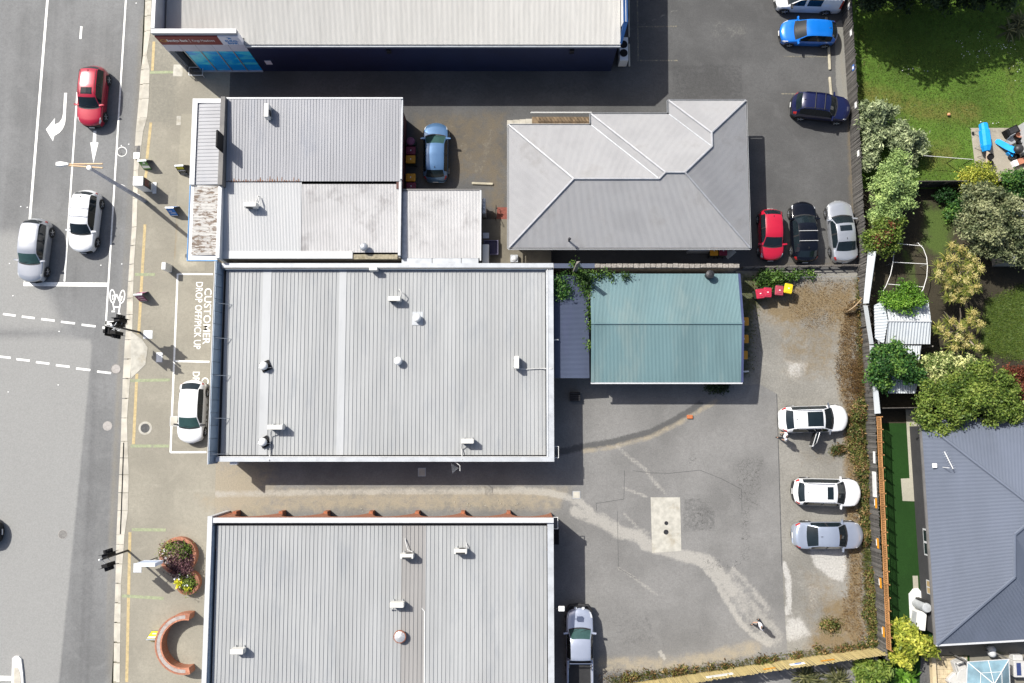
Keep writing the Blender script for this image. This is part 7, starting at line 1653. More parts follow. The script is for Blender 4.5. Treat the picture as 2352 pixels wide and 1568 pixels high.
tree("garden_tree", "large sage green tree spreading at the right edge", (2272, 520), [(2235, 455, 2.6, .95, .85, .9), (2268, 448, 2.8, .9, .8, .9), (2230, 495, 2.7, 1.0, .9, .9), (2275, 490, 3.4, 1.1, .95, 1.0), (2312, 480, 2.9, .9, .8, .9), (2240, 535, 2.6, .9, .8, .9), (2285, 540, 3.1, 1.0, .9, .9), (2322, 525, 2.8, .9, .9, .9), (2300, 572, 2.3, .9, .8, .8), (2338, 565, 2.4, .7, .8, .8), (2262, 570, 2.2, .8, .7, .7), (2345, 595, 2.0, .7, .5, .6)], F_SAGE, 1250, 19, .10, TG, tone=.42)
tree("ball_shrub", "bright green bush growing over the pale garden shed", (2068, 690), [(2075, 668, 2.9, .65, .55, .6), (2098, 682, 2.9, .6, .6, .6), (2055, 690, 2.7, .6, .55, .5), (2078, 700, 3.0, .7, .55, .5), (2030, 682, 2.2, .5, .45, .5)], F_BRIGHT, 420, 18, .08, TG, "shrub")
tree("garden_tree", "deep green broadleaf tree beside the fence below the shed", (2050, 850), [(2030, 818, 2.4, .8, .7, .8), (2066, 815, 2.5, .8, .7, .8), (2008, 850, 2.1, .75, .8, .8), (2045, 848, 2.8, .9, .8, .9), (2085, 842, 2.5, .8, .8, .8), (2022, 878, 2.0, .8, .65, .7), (2095, 868, 2.2, .6, .7, .7)], F_DEEP, 720, 18, .11, TG, tone=.42)
tree("ball_shrub", "cream variegated shrub beside the deep green tree", (2160, 850), [(2130, 838, 2.0, .8, .7, .8), (2165, 832, 2.1, .9, .6, .8), (2205, 834, 2.0, .8, .6, .7), (2150, 865, 2.0, .8, .7, .7), (2190, 860, 2.1, .8, .7, .7)], F_VARI, 560, 17, .10, TG, "shrub", tone=.5)
tree("garden_tree", "big mid green tree overhanging the blue roof", (2220, 920), [(2140, 905, 2.8, .9, .9, .9), (2200, 885, 3.1, 1.0, .9, 1.0), (2255, 860, 3.0, 1.0, .8, .9), (2300, 890, 3.1, 1.0, .9, 1.0), (2250, 915, 3.6, 1.1, 1.0, 1.0), (2180, 935, 3.1, 1.0, .9, .9), (2128, 950, 2.6, .7, .8, .8), (2215, 950, 3.0, .9, .8, .8), (2310, 925, 3.0, .9, .9, .9), (2280, 945, 2.9, .8, .7, .8), (2172, 985, 2.7, .6, .35, .5), (2128, 972, 2.6, .45, .4, .5), (2330, 945, 2.8, .6, .7, .7)], F_OLIVE, 1350, 19, .10, TG, tone=.4)
tree("ball_shrub", "copper red shrub at the right edge above blue roof", (2335, 880), [(2320, 865, 2.0, .6, .6, .7), (2345, 880, 2.2, .6, .9, .8), (2350, 920, 2.1, .5, .8, .7), (2365, 860, 2.1, .7, .7, .7)], F_RED, 380, 18, .085, TG, "shrub")
tree("ball_shrub", "bright green large leaved shrub below the artificial turf", (2078, 1470), [(2065, 1440, 1.2, .6, .55, .6), (2095, 1450, 1.4, .7, .6, .6), (2070, 1475, 1.5, .7, .7, .6), (2110, 1478, 1.5, .7, .6, .6), (2085, 1500, 1.4, .8, .6, .6), (2135, 1488, 1.3, .5, .5, .5), (2060, 1505, 1.2, .5, .5, .5)], F_YELL, 300, 16, .13, TG, "shrub", sig=.14, aspect=2.4)
tree("ball_shrub", "bright green large leaved shrub outside the corner of the pine fence", (2002, 1545), [(1990, 1535, .9, .7, .6, .6), (2020, 1545, 1.0, .6, .6, .6), (2000, 1565, .9, .8, .5, .5)], F_OLIVE, 200, 15, .13, TG, "shrub", sig=.14, aspect=2.4)
tree("ivy_patch", "ivy spilling over the low fence above the red lidded bins", (1775, 640), [(1752, 640, .35, .5, .45, .4), (1778, 638, .4, .6, .5, .45), (1800, 640, .4, .45, .4, .4), (1760, 655, .3, .45, .35, .3), (1790, 652, .3, .5, .35, .3), (1830, 632, .25, .5, .25, .25), (1866, 630, .2, .4, .2, .2)], F_IVY, 190, 14, .10, TG, "ivy", trunk=False)
tree("vine", "green vine growing between the rubble wall and the teal roof", (1330, 640), [(1328, 634, 2.6, .45, .4, .3), (1346, 640, 2.6, .35, .35, .3), (1342, 655, 2.5, .35, .3, .25), (1350, 672, 2.45, .2, .35, .2), (1372, 630, 2.5, .4, .2, .2), (1318, 606, 2.6, .2, .15, .2), (1352, 710, 2.4, .12, .4, .15), (1354, 750, 2.4, .1, .4, .12), (1354, 790, 2.35, .1, .3, .12), (1440, 634, 2.5, .2, .2, .15), (1400, 632, 2.5, .3, .15, .15)], F_BRIGHT if False else F_IVY, 150, 13, .09, TG, "vine", trunk=False, tone=.5)
tree("vine", "darker vine sprawling on the violet blue roof", (1290, 670), [(1290, 660, 2.42, .55, .45, .15), (1300, 672, 2.40, .4, .35, .15), (1278, 648, 2.45, .3, .3, .2), (1283, 678, 2.42, .3, .3, .12), (1290, 630, 2.5, .3, .15, .15)], F_DEEP, 90, 11, .08, TG, "vine", trunk=False)
tree("ball_shrub", "small dark shrub in the shade under the teal gutter", (1646, 885), [(1640, 886, .35, .45, .35, .4), (1658, 888, .3, .35, .3, .35)], F_DARK, 110, 14, .08, TG, "shrub", trunk=False)
tree("ball_shrub", "dark green shrub under the garden trees near the big sage tree", (2185, 455), [(2170, 445, .5, .6, .4, .5), (2195, 470, .4, .5, .5, .4), (2180, 490, .4, .4, .5, .4)], F_DEEP, 160, 14, .09, TG, "shrub", trunk=False)
# planter contents
leaf_cloud("planter_shrub", F_PURP, pl, [(-.25, .1, .6, .8, .75, .35), (.3, -.1, .6, .65, .7, .35), (.45, -1.0, .55, .5, .5, .3), (.1, -.9, .5, .5, .4, .3)], 260, 13, .075, seed=3)
leaf_cloud("planter_shrub", F_OLIVE, pl, [(-.3, .45, .65, .7, .45, .3), (.45, .25, .6, .5, .55, .3), (-.85, .35, .55, .4, .4, .3), (.55, -1.6, .55, .35, .45, .25), (.85, -1.9, .5, .4, .5, .25)], 200, 13, .07, seed=4)
leaf_cloud("planter_flowers", leaf_mat("white petal", (.6, .6, .55), (.75, .75, .72), (.85, .85, .8)), pl, [(-.5, .1, .85, .6, .5, .1), (.5, -1.5, .75, .5, .6, .1), (-.9, .35, .8, .25, .25, .1)], 34, 2, .085, .05, seed=5)
leaf_cloud("planter_flowers", leaf_mat("yellow petal", (.45, .42, .02), (.6, .55, .03), (.7, .66, .08)), pl, [(.22, -1.75, .7, .22, .32, .15), (.75, -2.1, .65, .2, .2, .1)], 40, 6, .07, .05, seed=6)
# cabbage trees and flax: every rosette is a part
def rosette(name, m, parent, c, n, ln, w, droop, seed, up=(.15, 1.0)):
    g = np.random.default_rng(seed); V, F, A = [], [], []
    for i in range(n):
        a = g.uniform(0, 6.283); e = math.asin(g.uniform(*up)) if up[1] <= 1 else 1; L_ = ln * g.uniform(.75, 1.1); t = float(np.clip(g.normal(.5, .25), 0, 1))
        d = np.array([math.cos(a) * math.cos(e), math.sin(a) * math.cos(e), math.sin(e)]); s = np.array([-math.sin(a), math.cos(a), 0]); b0 = len(V)
        for f, ww in ((.06, .5), (.4, 1), (.75, .7), (1, .06)):
            p = np.array(c) + d * L_ * f - np.array([0, 0, droop * L_ * f * f]); V += [tuple(p - s * w * ww / 2), tuple(p + s * w * ww / 2)]; A += [t, t]
        F += [(b0 + 2 * k, b0 + 2 * k + 1, b0 + 2 * k + 3, b0 + 2 * k + 2) for k in range(3)]
    me = bpy.data.meshes.new(name); me.from_pydata(V, [], F); me.attributes.new("leaf", 'FLOAT', 'POINT').data.foreach_set("value", A); me.materials.append(m)
    o = bpy.data.objects.new(name, me); LINK(o); o.parent = parent; return o
def cabbage(label, base, heads, seed, bare=()):
    b = at(*base, 0); r = thing("cabbage_tree", label, "tree", (b.x, b.y, 0), 0, "cabbage trees"); g = random.Random(seed); mb = MB()
    for i, (u, v, z) in enumerate(heads):
        p = at(u, v, z) - b
        mb.tube([(0, 0, .2 + .1 * (i % 3)), (p.x * .45, p.y * .45, z * .6), (p.x, p.y, z)], [.1, .07, .045], 6)
        ro = rosette("leaf_rosette", F_CORD, r, (p.x, p.y, z), 46, .66, .05, .35, seed * 50 + i)
        leaf_cloud("flower_spray", F_CREAM, ro, [(p.x + g.uniform(-.1, .1), p.y + g.uniform(-.1, .1), z + .3, .25, .25, .18)], 16, 10, .035, .07, 3.0, seed=seed * 70 + i, low=-.1)['kind'] = 'stuff'
    for u, v, z in bare: p = at(u, v, z) - b; mb.tube([(p.x * .2, p.y * .2, 1.0), (p.x * .6, p.y * .6, z * .8), (p.x, p.y, z)], [.07, .05, .02], 6)
    mb.build("trunk", mat("pale bark", (0.24, 0.2, 0.15), .9, var=.2, scale=6) if "pale bark" not in bpy.data.materials else bpy.data.materials["pale bark"], r)
cabbage("larger cabbage tree crowded with cream flower heads", (2188, 640), [(u, v, 2.2 + (i % 4) * .28) for i, (u, v) in enumerate(((2186, 565), (2205, 575), (2172, 592), (2192, 598), (2218, 588), (2232, 600), (2152, 612), (2176, 622), (2200, 620), (2222, 618), (2246, 618), (2190, 642), (2165, 640), (2212, 645), (2232, 640), (2150, 635), (2172, 662), (2196, 668), (2220, 668), (2240, 660), (2206, 685), (2180, 684)))], 3)
cabbage("smaller cabbage tree beside the pale garden shed", (2190, 760), [(u, v, 2.0 + (i % 4) * .25) for i, (u, v) in enumerate(((2232, 722), (2222, 742), (2245, 748), (2205, 752), (2180, 740), (2152, 752), (2170, 768), (2195, 778), (2222, 775), (2212, 796), (2185, 795), (2240, 796)))], 5, ((2168, 715, 1.9), (2205, 708, 2.2), (2160, 728, 1.8)))
def flax(label, u, v, n, seed, m=F_FLAX):
    b = at(u, v, 0); r = thing("flax_plant", label, "plant", (b.x, b.y, 0), 0, "flax clumps"); g = random.Random(seed)
    for k in range(n): rosette("leaf_fan", m, r, (g.uniform(-.5, .5), g.uniform(-.4, .4), .05), 40, 1.35, .075, .55, seed * 10 + k, (.1, .95))
flax("dark spiky flax clump at the upper right corner of the lawn", 2328, 62, 4, 2)
flax("dark flax clump in the shade behind the pine fence, left one", 1862, 1560, 4, 3); flax("dark flax clump behind the pine fence, right one", 1930, 1552, 3, 4)
b = at(2075, 1545, 0); r = thing("fern", "bright green fern beside the dark stone strip", "fern", (b.x, b.y, 0), 0)
for k in range(3): rosette("frond", F_BRIGHT, r, (random.uniform(-.4, .4), random.uniform(-.4, .4), .3), 26, .95, .16, .45, 90 + k)

# ---- weeds, dry grass and blades: nobody could count these
def blades(name, label, m, regions, h, w, seed, lean=.5):
    g = np.random.default_rng(seed); V, A = [], []
    for n, pts, hs in regions:
        P = np.array([tuple(at(u, v, 0))[:2] for u, v in pts]); lo, hi = P.min(0), P.max(0); got = np.zeros((0, 2))
        while len(got) < n:
            q = g.uniform(lo, hi, (n * 2, 2)); got = np.concatenate([got, q[_poly_mask(q, P, 1e-6) > .5]])
            if len(got) == 0: break
        q = got[:n] + g.normal(0, .16 if n < 20000 else 0, (min(n, len(got)), 2)); n = len(q); a = g.uniform(0, 6.283, n); s = np.stack([np.cos(a), np.sin(a)], 1); ww = w * g.uniform(.6, 1.3, n)[:, None]; hh_ = h * hs * g.uniform(.4, 1.2, n)
        tip = q + g.normal(0, lean, (n, 2)) * hh_[:, None]
        b1 = np.concatenate([q - s * ww / 2, np.full((n, 1), .004)], 1); b2 = np.concatenate([q + s * ww / 2, np.full((n, 1), .004)], 1); tp3 = np.concatenate([tip, hh_[:, None]], 1)
        V.append(np.stack([b1, b2, tp3], 1).reshape(-1, 3)); A.append(np.repeat(np.clip(g.normal(.5, .25, n), 0, 1), 3))
    V = np.concatenate(V); A = np.concatenate(A); nf = len(V) // 3
    me = bpy.data.meshes.new(name); me.vertices.add(len(V)); me.vertices.foreach_set("co", V.ravel().astype(np.float32)); me.loops.add(nf * 3); me.loops.foreach_set("vertex_index", np.arange(nf * 3, dtype=np.int32))
    me.polygons.add(nf); me.polygons.foreach_set("loop_start", np.arange(0, nf * 3, 3, dtype=np.int32)); me.update(calc_edges=True)
    me.attributes.new("leaf", 'FLOAT', 'POINT').data.foreach_set("value", A.astype(np.float32)); me.materials.append(m)
    o = bpy.data.objects.new(name, me); LINK(o); tag(o, label, "grass", kind='stuff'); return o
blades("dry_grass", "brown dry grass on the gravel along the grey fence", F_DRY, [
    (5000, ((1942, 700), (1976, 690), (1985, 960), (1945, 950), (1920, 850)), 1.0), (4000, ((1938, 960), (1972, 960), (1985, 1250), (1990, 1480), (1930, 1440), (1945, 1340), (1950, 1200)), .9), (3500, ((1830, 640), (1975, 640), (1970, 740), (1860, 760), (1800, 700)), .45), (1500, ((1380, 1545), (1560, 1535), (1800, 1505), (1990, 1470), (1990, 1490), (1770, 1522), (1440, 1568), (1360, 1568)), 1.0), (900, ((1950, 830), (1978, 830), (1980, 910), (1958, 910)), 2.2)], .26, .03, 11)
blades("weeds", "green weeds along the foot of the fences", F_WEED, [
    (6500, ((1970, 640), (1980, 640), (1990, 960), (2003, 1230), (2012, 1480), (1995, 1480), (1980, 1250), (1968, 1090), (1950, 960), (1975, 900)), 1.1), (1200, ((1945, 960), (1985, 960), (1990, 1080), (1955, 1060)), 1.3), (2600, ((1400, 1555), (1600, 1535), (1830, 1503), (1990, 1478), (1995, 1488), (1771, 1521), (1440, 1570), (1400, 1570)), 1.0), (900, ((1890, 1420), (1930, 1424), (1928, 1452), (1885, 1446)), .5), (500, ((1908, 1028), (1942, 1024), (1940, 1040), (1910, 1036)), .7), (1500, ((1700, 640), (1745, 640), (1735, 850), (1710, 870)), .4), (700, ((1975, 60), (1985, 60), (1990, 300), (1980, 420), (1972, 300)), .8)], .22, .05, 12, .6)
blades("lawn_grass", "mown lawn blades over the upper garden", F_LAWNB, [(30000, ((1962, 0), (2352, 0), (2352, 290), (2230, 292), (2235, 425), (1985, 425)), .5), (9000, ((2265, 690), (2352, 650), (2352, 830), (2250, 810)), .6)], .16, .05, 13, .8)
g_ = random.Random(5); wl = []
for pts, n, rr in ((((1976, 650), (1979, 800)), 12, .16), (((1975, 930), (1962, 985), (1968, 1050), (1980, 1090)), 26, .34), (((1980, 1085), (1988, 1180), (1992, 1230)), 18, .27), (((1990, 1240), (1998, 1330), (2000, 1400), (2006, 1475)), 30, .3), (((1400, 1560), (1560, 1540), (1771, 1515), (1900, 1492), (1985, 1478)), 34, .2), (((1912, 1033), (1940, 1031)), 4, .2), (((1892, 1434), (1924, 1436)), 5, .25)):
    P_ = [at(*q, 0) for q in pts]
    for k in range(n):
        f = g_.random() * (len(P_) - 1); i = int(f); q = P_[i].lerp(P_[i + 1], f - i); s_ = rr * g_.uniform(.6, 1.3)
        wl.append((q.x + g_.gauss(0, rr * .55), q.y + g_.gauss(0, rr * .55), s_ * .5, s_, s_, s_ * .8))
wd_ = leaf_cloud("dry_weeds", F_DRY, None, wl, 420, 9, .075, .13, 2.4, .5, low=-.1, seed=33); tag(wd_, "straw coloured dead stalks among the fence weeds", "weeds", kind='stuff')
wb_ = leaf_cloud("weed_clumps", F_WEED, None, wl, 1100, 11, .075, .1, 1.8, .5, low=-.1, seed=21); tag(wb_, "bushy green weeds along the foot of the fences", "weeds", kind='stuff')
dz = leaf_cloud("daisies", leaf_mat("daisy petal", (.5, .5, .45), (.7, .7, .65), (.8, .8, .78)), None, [(at(u, v, 0).x, at(u, v, 0).y, .1, rx, ry, .01) for u, v, rx, ry in ((2105, 165, 1.2, .4), (2300, 95, .7, .8), (2330, 120, .5, .5), (2335, 165, .5, 1.0), (2262, 283, 1.0, .25), (2240, 110, 1.5, 1.0))], 60, 2, .07, .12, 1.2); tag(dz, "scattered white daisies in the lawn", "flowers", kind='stuff')
dz2 = leaf_cloud("fallen_blossom", leaf_mat("pale litter", (.25, .3, .24), (.42, .42, .36), (.55, .55, .5), gain=1.0), None, [(at(u, v, 0).x, at(u, v, 0).y, .015, rx, ry, .005) for u, v, rx, ry in ((840, 1166, 2.0, .15), (1060, 1163, 1.4, .3), (1160, 1160, 1.2, .35), (1378, 1535, .5, .5))], 90, 2, .05, .1, 1.2); tag(dz2, "small pale blossoms littering the driveway edge", "litter", kind='stuff')

# ================================================================ GARDEN THINGS
M_TARP = mat("bright blue cover", (0.005, 0.30, 0.75), 0.5, var=0.1, scale=3); M_TERRA = mat("terracotta", (0.36, 0.15, 0.09), 0.8, var=0.15); M_GREYP = mat("grey plastic", (0.28, 0.29, 0.3), 0.5, var=0.1); M_TAN = mat("folding table top", (0.42, 0.34, 0.26), 0.7, var=0.1)
PG = "clutter on the upper patio"
p = at(2261, 315, .5); r = thing("covered_barbecue", "trolley barbecue under bright blue cover on the patio", "barbecue", (p.x, p.y, 0), 0.06, PG)
m = MB(); m.lathe([(.3, 0), (.3, .01)], (0, 0, -.5), 4) if False else None
prof = [(-.34, .45), (-.3, .78), (-.16, .93), (.16, .93), (.3, .78), (.34, .45)]; ys = [(-1.05, .7), (-.75, .95), (-.7, 1.0), (.45, 1.0), (.5, .85), (.95, .8), (1.0, .7)]
m.raw([(x * s, y, .45 + (z - .45) * s) for y, s in ys for x, z in prof], [(i * 6 + j, i * 6 + j + 1, i * 6 + j + 7, i * 6 + j + 6) for i in range(len(ys) - 1) for j in range(5)] + [(5, 4, 3, 2, 1, 0), tuple(range(36, 42))]); m.build("cover", M_TARP, r, smooth=False)
for x, y in ((-.5, -.6), (-.5, .55), (.25, -.6), (.25, .55)): MB().tube([(x, y, 0), (x * .6, y * .9, .6)], .02, 6).build("leg", M_GALV, r)
MB().tube([(-.58, .5, .1), (-.5, .5, .1)], .1, 12).build("wheel", C_TYRE, r)
p = at(2271, 370, .7); r = thing("folding_table", "tan folding table on thin metal legs near the yellow shrub", "table", (p.x, p.y, 0), -.12, PG)
MB().prism([(-.2, .75), (.22, .55), (.22, -.55), (.32, -.78), (.05, -.78), (-.22, -.5)], .68, .71).build("table_top", M_TAN, r)
for x, y in ((-.15, .45), (.15, .45), (-.15, -.5), (.15, -.5)): MB().tube([(x * 3, y * 1.1, 0), (x, y, .68)], .015, 6).build("leg", M_DARKMETAL, r)
for lab, dv in (("upper black pot standing on the tan folding table", .28), ("lower black pot standing on the tan folding table", -.22)):
    o = tag(MB().lathe([(.17, 0), (.22, .22), (.23, .24), (.2, .25), (.19, .17), (.02, .16)], (0, 0, 0), 16).build("plant_pot", M_BLACK), lab, "pot", "pots on the patio"); o.location = (p.x + dv * .12, p.y + dv, .711)
p = at(2322, 302, .3); r = thing("black_crate", "black slatted storage box against the white house corner", "box", (p.x, p.y, 0), .45, PG)
MB().bbox(-.45, .45, -.28, .28, 0, .6, .04).build("body", M_BLACK, r); MB().bbox(-.3, .32, -.2, .2, .6, .65, .03).build("lid", M_DARKMETAL, r)
for lab, u, v, rr, h, m_ in (("terracotta pot beside the black storage box", 2334, 311, .28, .35, M_TERRA), ("small dark pot with terracotta centre by the grey chair", 2337, 327, .2, .3, M_BLACK), ("black round pot beside the orange box", 2349, 364, .22, .35, M_BLACK), ("large black pot on the patio, left of a pair", 2320, 362, .24, .3, M_DARKMETAL), ("black pot on the patio, right of a pair", 2330, 362, .2, .3, M_BLACK)):
    p = at(u, v, 0); o = tag(MB().lathe([(rr * .75, 0), (rr, h), (rr * 1.05, h + .03), (rr * .85, h + .03), (rr * .8, h * .7), (.02, h * .66)], (0, 0, 0), 16).build("plant_pot", m_), lab, "pot", "pots on the patio"); o.location = (p.x, p.y, .009)
p = at(2323, 324, .4); r = thing("patio_chair", "grey patio chair beside the pots", "chair", (p.x, p.y, 0), .5, PG)
MB().bbox(-.24, .24, -.24, .24, .4, .45, .03).build("seat", M_GREYP, r); MB().hexa([(-.24, .22, .45), (.24, .22, .45), (.24, .27, .45), (-.24, .27, .45), (-.22, .34, .9), (.22, .34, .9), (.22, .38, .9), (-.22, .38, .9)]).build("backrest", M_GREYP, r)
for x in (-.21, .21):
    for y in (-.2, .2): MB().tube([(x, y, 0), (x, y, .4)], .02, 6).build("leg", M_GREYP, r)
p = at(2313, 337, .3); r = thing("blue_slide", "bright blue plastic toy slide lying on the patio", "toy", (p.x, p.y, 0), -.75, PG)
MB().raw([(x, y * w, z) for x, w, z in ((-.85, .5, .05), (-.7, .9, .1), (-.1, 1, .3), (.5, 1, .55), (.6, .9, .6)) for y, z2 in ((-.24, 0), (.24, 0))], [(2 * i, 2 * i + 1, 2 * i + 3, 2 * i + 2) for i in range(4)]).build("chute", M_TARP, r)
MB().box(.3, .75, -.3, .3, 0.02, .3).build("base", M_TARP, r); MB().box(.35, .7, .31, .5, .02, .35).build("step", mat("green plastic", (0.02, 0.13, 0.06), .5), r)
p = at(2334, 345, .4); r = thing("kettle_barbecue", "round dark kettle barbecue beside the white house corner", "barbecue", (p.x, p.y, 0), 0, PG)
MB().lathe([(.1, .4), (.3, .55), (.34, .7), (.28, .85), (.1, .93)], (0, 0, 0), 18).build("kettle", M_DARKMETAL, r, smooth=True)
for k in range(3): MB().tube([(.3 * math.cos(k * 2.1), .3 * math.sin(k * 2.1), 0), (.15 * math.cos(k * 2.1), .15 * math.sin(k * 2.1), .5)], .015, 6).build("leg", M_GALV, r)
p = at(2337, 373, .2); r = thing("orange_box", "orange and white box at the right edge of the patio", "box", (p.x, p.y, 0), .35, PG)
MB().bbox(-.02, .5, -.22, .22, 0, .35, .02).build("box_body", M_TERRA, r); MB().bbox(-.36, -.03, -.22, .22, 0, .33, .02).build("box_end", M_SIGNWHITE, r)
p = at(2177, 264, 0); tag(MB().lathe([(.03, .005), (.1, .06), (.12, .13), (.09, .21), (.02, .245)], (0, 0, 0), 12).build("ball", mat("orange ball", (0.6, 0.28, 0.14), .5)), "small orange ball lying on the lawn", "ball").location = (p.x, p.y, 0)
for lab, (ua, va), (ub, vb) in (("white clothes line bar on dark posts over the lawn", (2122, 357), (2235, 366)),):
    a, b_ = at(ua, va, 1.1), at(ub, vb, 1.1); r = thing("clothes_line", lab, "clothes line", (a.x, a.y, 0), 0); d = b_ - a
    MB().tube([(0, 0, 1.1), (d.x, d.y, 1.1)], .02, 6).build("bar", M_WHITE, r)
    for f in (.02, .63, .98): MB().tube([(d.x * f, d.y * f, 0), (d.x * f, d.y * f, 1.1)], .03, 6).build("post", M_BLACK, r)
b = at(2078, 620, 0); r = thing("tunnel_frame", "bare white hooped frame of garden tunnel", "frame", (b.x, b.y, 0), 0)
def tl(x, y, z=1.0): return T(3, 1, x, y, z) - b
for pts in (((1185, 672), (1160, 770), (1152, 850), (1130, 960), (1090, 1060), (1062, 1110)), ((1380, 668), (1430, 720), (1460, 800), (1468, 880), (1462, 980), (1430, 1090), (1400, 1140))): MB().tube([tl(*q) for q in pts], .025, 6).build("hoop", M_WHITE, r)
for q0, q1 in (((1180, 674), (1420, 697)), ((1152, 845), (1466, 862)), ((1110, 1046), (1440, 1072))): MB().tube([tl(*q0), tl(*q1)], .025, 6).build("cross_bar", M_WHITE, r)
for q in ((1185, 672), (1062, 1110), (1380, 668), (1400, 1140), (1152, 850), (1466, 862)): t_ = tl(*q); MB().tube([(t_.x, t_.y, 0), t_], .02, 6).build("leg", M_GALV, r)

# ---- lower right patio
M_TILE = mat("cream paving tile", (0.46, 0.38, 0.25), .8, var=.12, scale=4, rnd=.1, ws=True, dirt=(0.25, 0.22, 0.13), damt=.5, dscale=1.5)
tp0, tp1 = at(2146, 1506, 0), at(2226, 1600, 0); n1, n2 = 8, 9
pav = thing("patio_paving", None, None, (tp0.x, tp1.y, 0)); tag(pav, kind='structure'); tw, th_ = (tp1.x - tp0.x) / n1, (tp0.y - tp1.y) / n2
tme = bpy.data.meshes.new("tile"); mb = MB().bbox(.006, tw - .006, .006, th_ - .006, 0, .05, .012); tme.from_pydata(mb.v, [], mb.f); tme.materials.append(M_TILE)
for i in range(n1):
    for j in range(n2):
        o = bpy.data.objects.new("tile", tme); LINK(o); o.parent = pav; o.location = (i * tw, j * th_, random.uniform(0, .006))
poly_sheet("stone_strip", [at(*q)[:2] for q in ((2116, 1490), (2142, 1490), (2140, 1620), (2110, 1620))], .005, .5, ground_mat("dark pebbles", (0.10, 0.10, 0.10), (.3, .3, .3), (.15, .13, .1), (.03, .03, .03), grain=.8, gscale=7))
poly_sheet("court_paving", [at(*q)[:2] for q in ((2142, 1483), (2450, 1464), (2450, 1640), (2227, 1640), (2227, 1505), (2142, 1505))], .006, .5, ground_mat("court concrete", (0.20, 0.185, 0.15), (.35, .32, .25), (.08, .085, .03), (.07, .07, .06), grain=.3), stains_and_shade([(1, .8, 'area', .3, [(2285, 1492), (2312, 1490), (2312, 1508), (2285, 1508)]), (0, .6, 'area', .4, [(2310, 1490), (2330, 1490), (2330, 1510), (2312, 1510)])]))
p0, p1 = at(2143, 1500, .3), at(2143, 1640, .3); tag(MB().box(-.14, .14, p1.y - p0.y, 0, 0, .35).build("low_wall", mat("cream wall", (0.52, 0.42, 0.26), .8, var=.12, dirt=(.4, .4, .38), damt=.5)), "low cream wall along the tiled courtyard", "wall").location = (p0.x, p0.y, 0)
zp = 2.1; c0, c1, c2, c3 = at(2222, 1520, zp), at(2317, 1514, zp), at(2322, 1625, zp), at(2218, 1632, zp); pk = at(2283, 1571, 2.9)
pg = thing("glass_gazebo", "gazebo with pale blue translucent panel roof and white ribs", "gazebo", (c0.x, c0.y, 0), world_built=True)
M_POLY = mat("translucent blue panel", (0.17, 0.27, 0.32), .12, var=.25, scale=1.2, coat=.6, ws=True, spec=.6)
for a, b_ in ((c0, c1), (c1, c2), (c2, c3), (c3, c0)):
    mid_ = (a + b_) / 2
    for q0, q1 in ((a, mid_), (mid_, b_)): MB().slab([q0, q1, pk] if (q1 - q0).cross(pk - q0).z > 0 else [q1, q0, pk], .015).build("roof_pane", M_POLY, pg)
    up = Vector((0, 0, .03)); MB().tube([a + up, pk + up], .025, 5).build("rib", M_WHITE, pg); MB().tube([mid_ + up, pk + up], .018, 5).build("rib", M_WHITE, pg); MB().tube([a, b_], .03, 6).build("rim_rail", M_CAPW, pg)
    h0, h1 = a + (pk - a) * .5 + up, b_ + (pk - b_) * .5 + up; MB().tube([h0, h1], .015, 5).build("rib", M_WHITE, pg)
for a in (c0, c1, c2, c3): MB().tube([(a.x, a.y, 0), (a.x, a.y, zp)], .05, 8).build("post", M_CAPG, pg)
M_CHW = mat("white wicker", (0.48, 0.475, 0.46), .6, var=.06, scale=8)
def armchair(label, u, v, rz):
    p = at(u, v, .4); r = thing("armchair", label, "chair", (p.x, p.y, .05), rz, "courtyard furniture")
    MB().bbox(-.36, .36, -.38, .3, .1, .4, .06).build("seat", M_CHW, r); MB().bbox(-.36, .36, .302, .45, .1, .85, .05).build("backrest", M_CHW, r)
    for s in (-1, 1): MB().bbox(s * .363, s * .46, -.36, .42, .1, .6, .03).build("armrest", M_CHW, r)
    for x in (-.35, .35):
        for y in (-.3, .35): MB().tube([(x, y, 0), (x, y, .1)], .025, 6).build("leg", M_DARKMETAL, r)
armchair("white armchair with rounded back beside the gazebo post", 2206, 1529, .3); armchair("white armchair at the bottom edge of the tiled courtyard", 2194, 1562, -2.4)
p = at(2218, 1556, .7); r = thing("round_table", "white round table half under the gazebo edge", "table", (p.x, p.y, .05), 0, "courtyard furniture")
MB().lathe([(.6, .66), (.62, .68), (.62, .7), (.6, .715)], (0, 0, 0), 28).build("table_top", M_CHW, r); MB().lathe([(.25, 0), (.06, .05), (.06, .659)], (0, 0, 0), 14).build("pedestal", M_CHW, r)
for lab, u, v in (("upper white globe lantern by the blue house wall", 2274, 1489), ("lower white globe lantern by the blue house wall", 2275, 1499)):
    p = at(u, v, .5); o = tag(MB().lathe([(.06, 0), (.08, .3), (.2, .45), (.25, .65), (.2, .85), (.05, .92)], (0, 0, 0), 16).build("globe_lantern", M_CAPW, smooth=True), lab, "lantern", "courtyard furniture"); o.location = (p.x, p.y, .006)
p = at(2333, 1532, .4); r = thing("white_cabinet", "white outdoor cabinet with blue tinted door beside the gazebo", "cabinet", (p.x, p.y, .006), 0, "courtyard furniture")
MB().bbox(-.35, .4, -.55, .5, 0, .8, .03).build("cabinet_body", M_CHW, r); MB().box(-.2, .1, -.42, .4, .801, .812).build("tinted_door", mat("tinted door", (.04, .06, .16), .1, coat=1), r)
p = at(2336, 1511, .4); tag(MB().bbox(-.3, .35, -.22, .22, 0, .5, .04).build("white_box", M_CHW), "plain white box above the white outdoor cabinet", "box", "courtyard furniture").location = (p.x, p.y, .006)

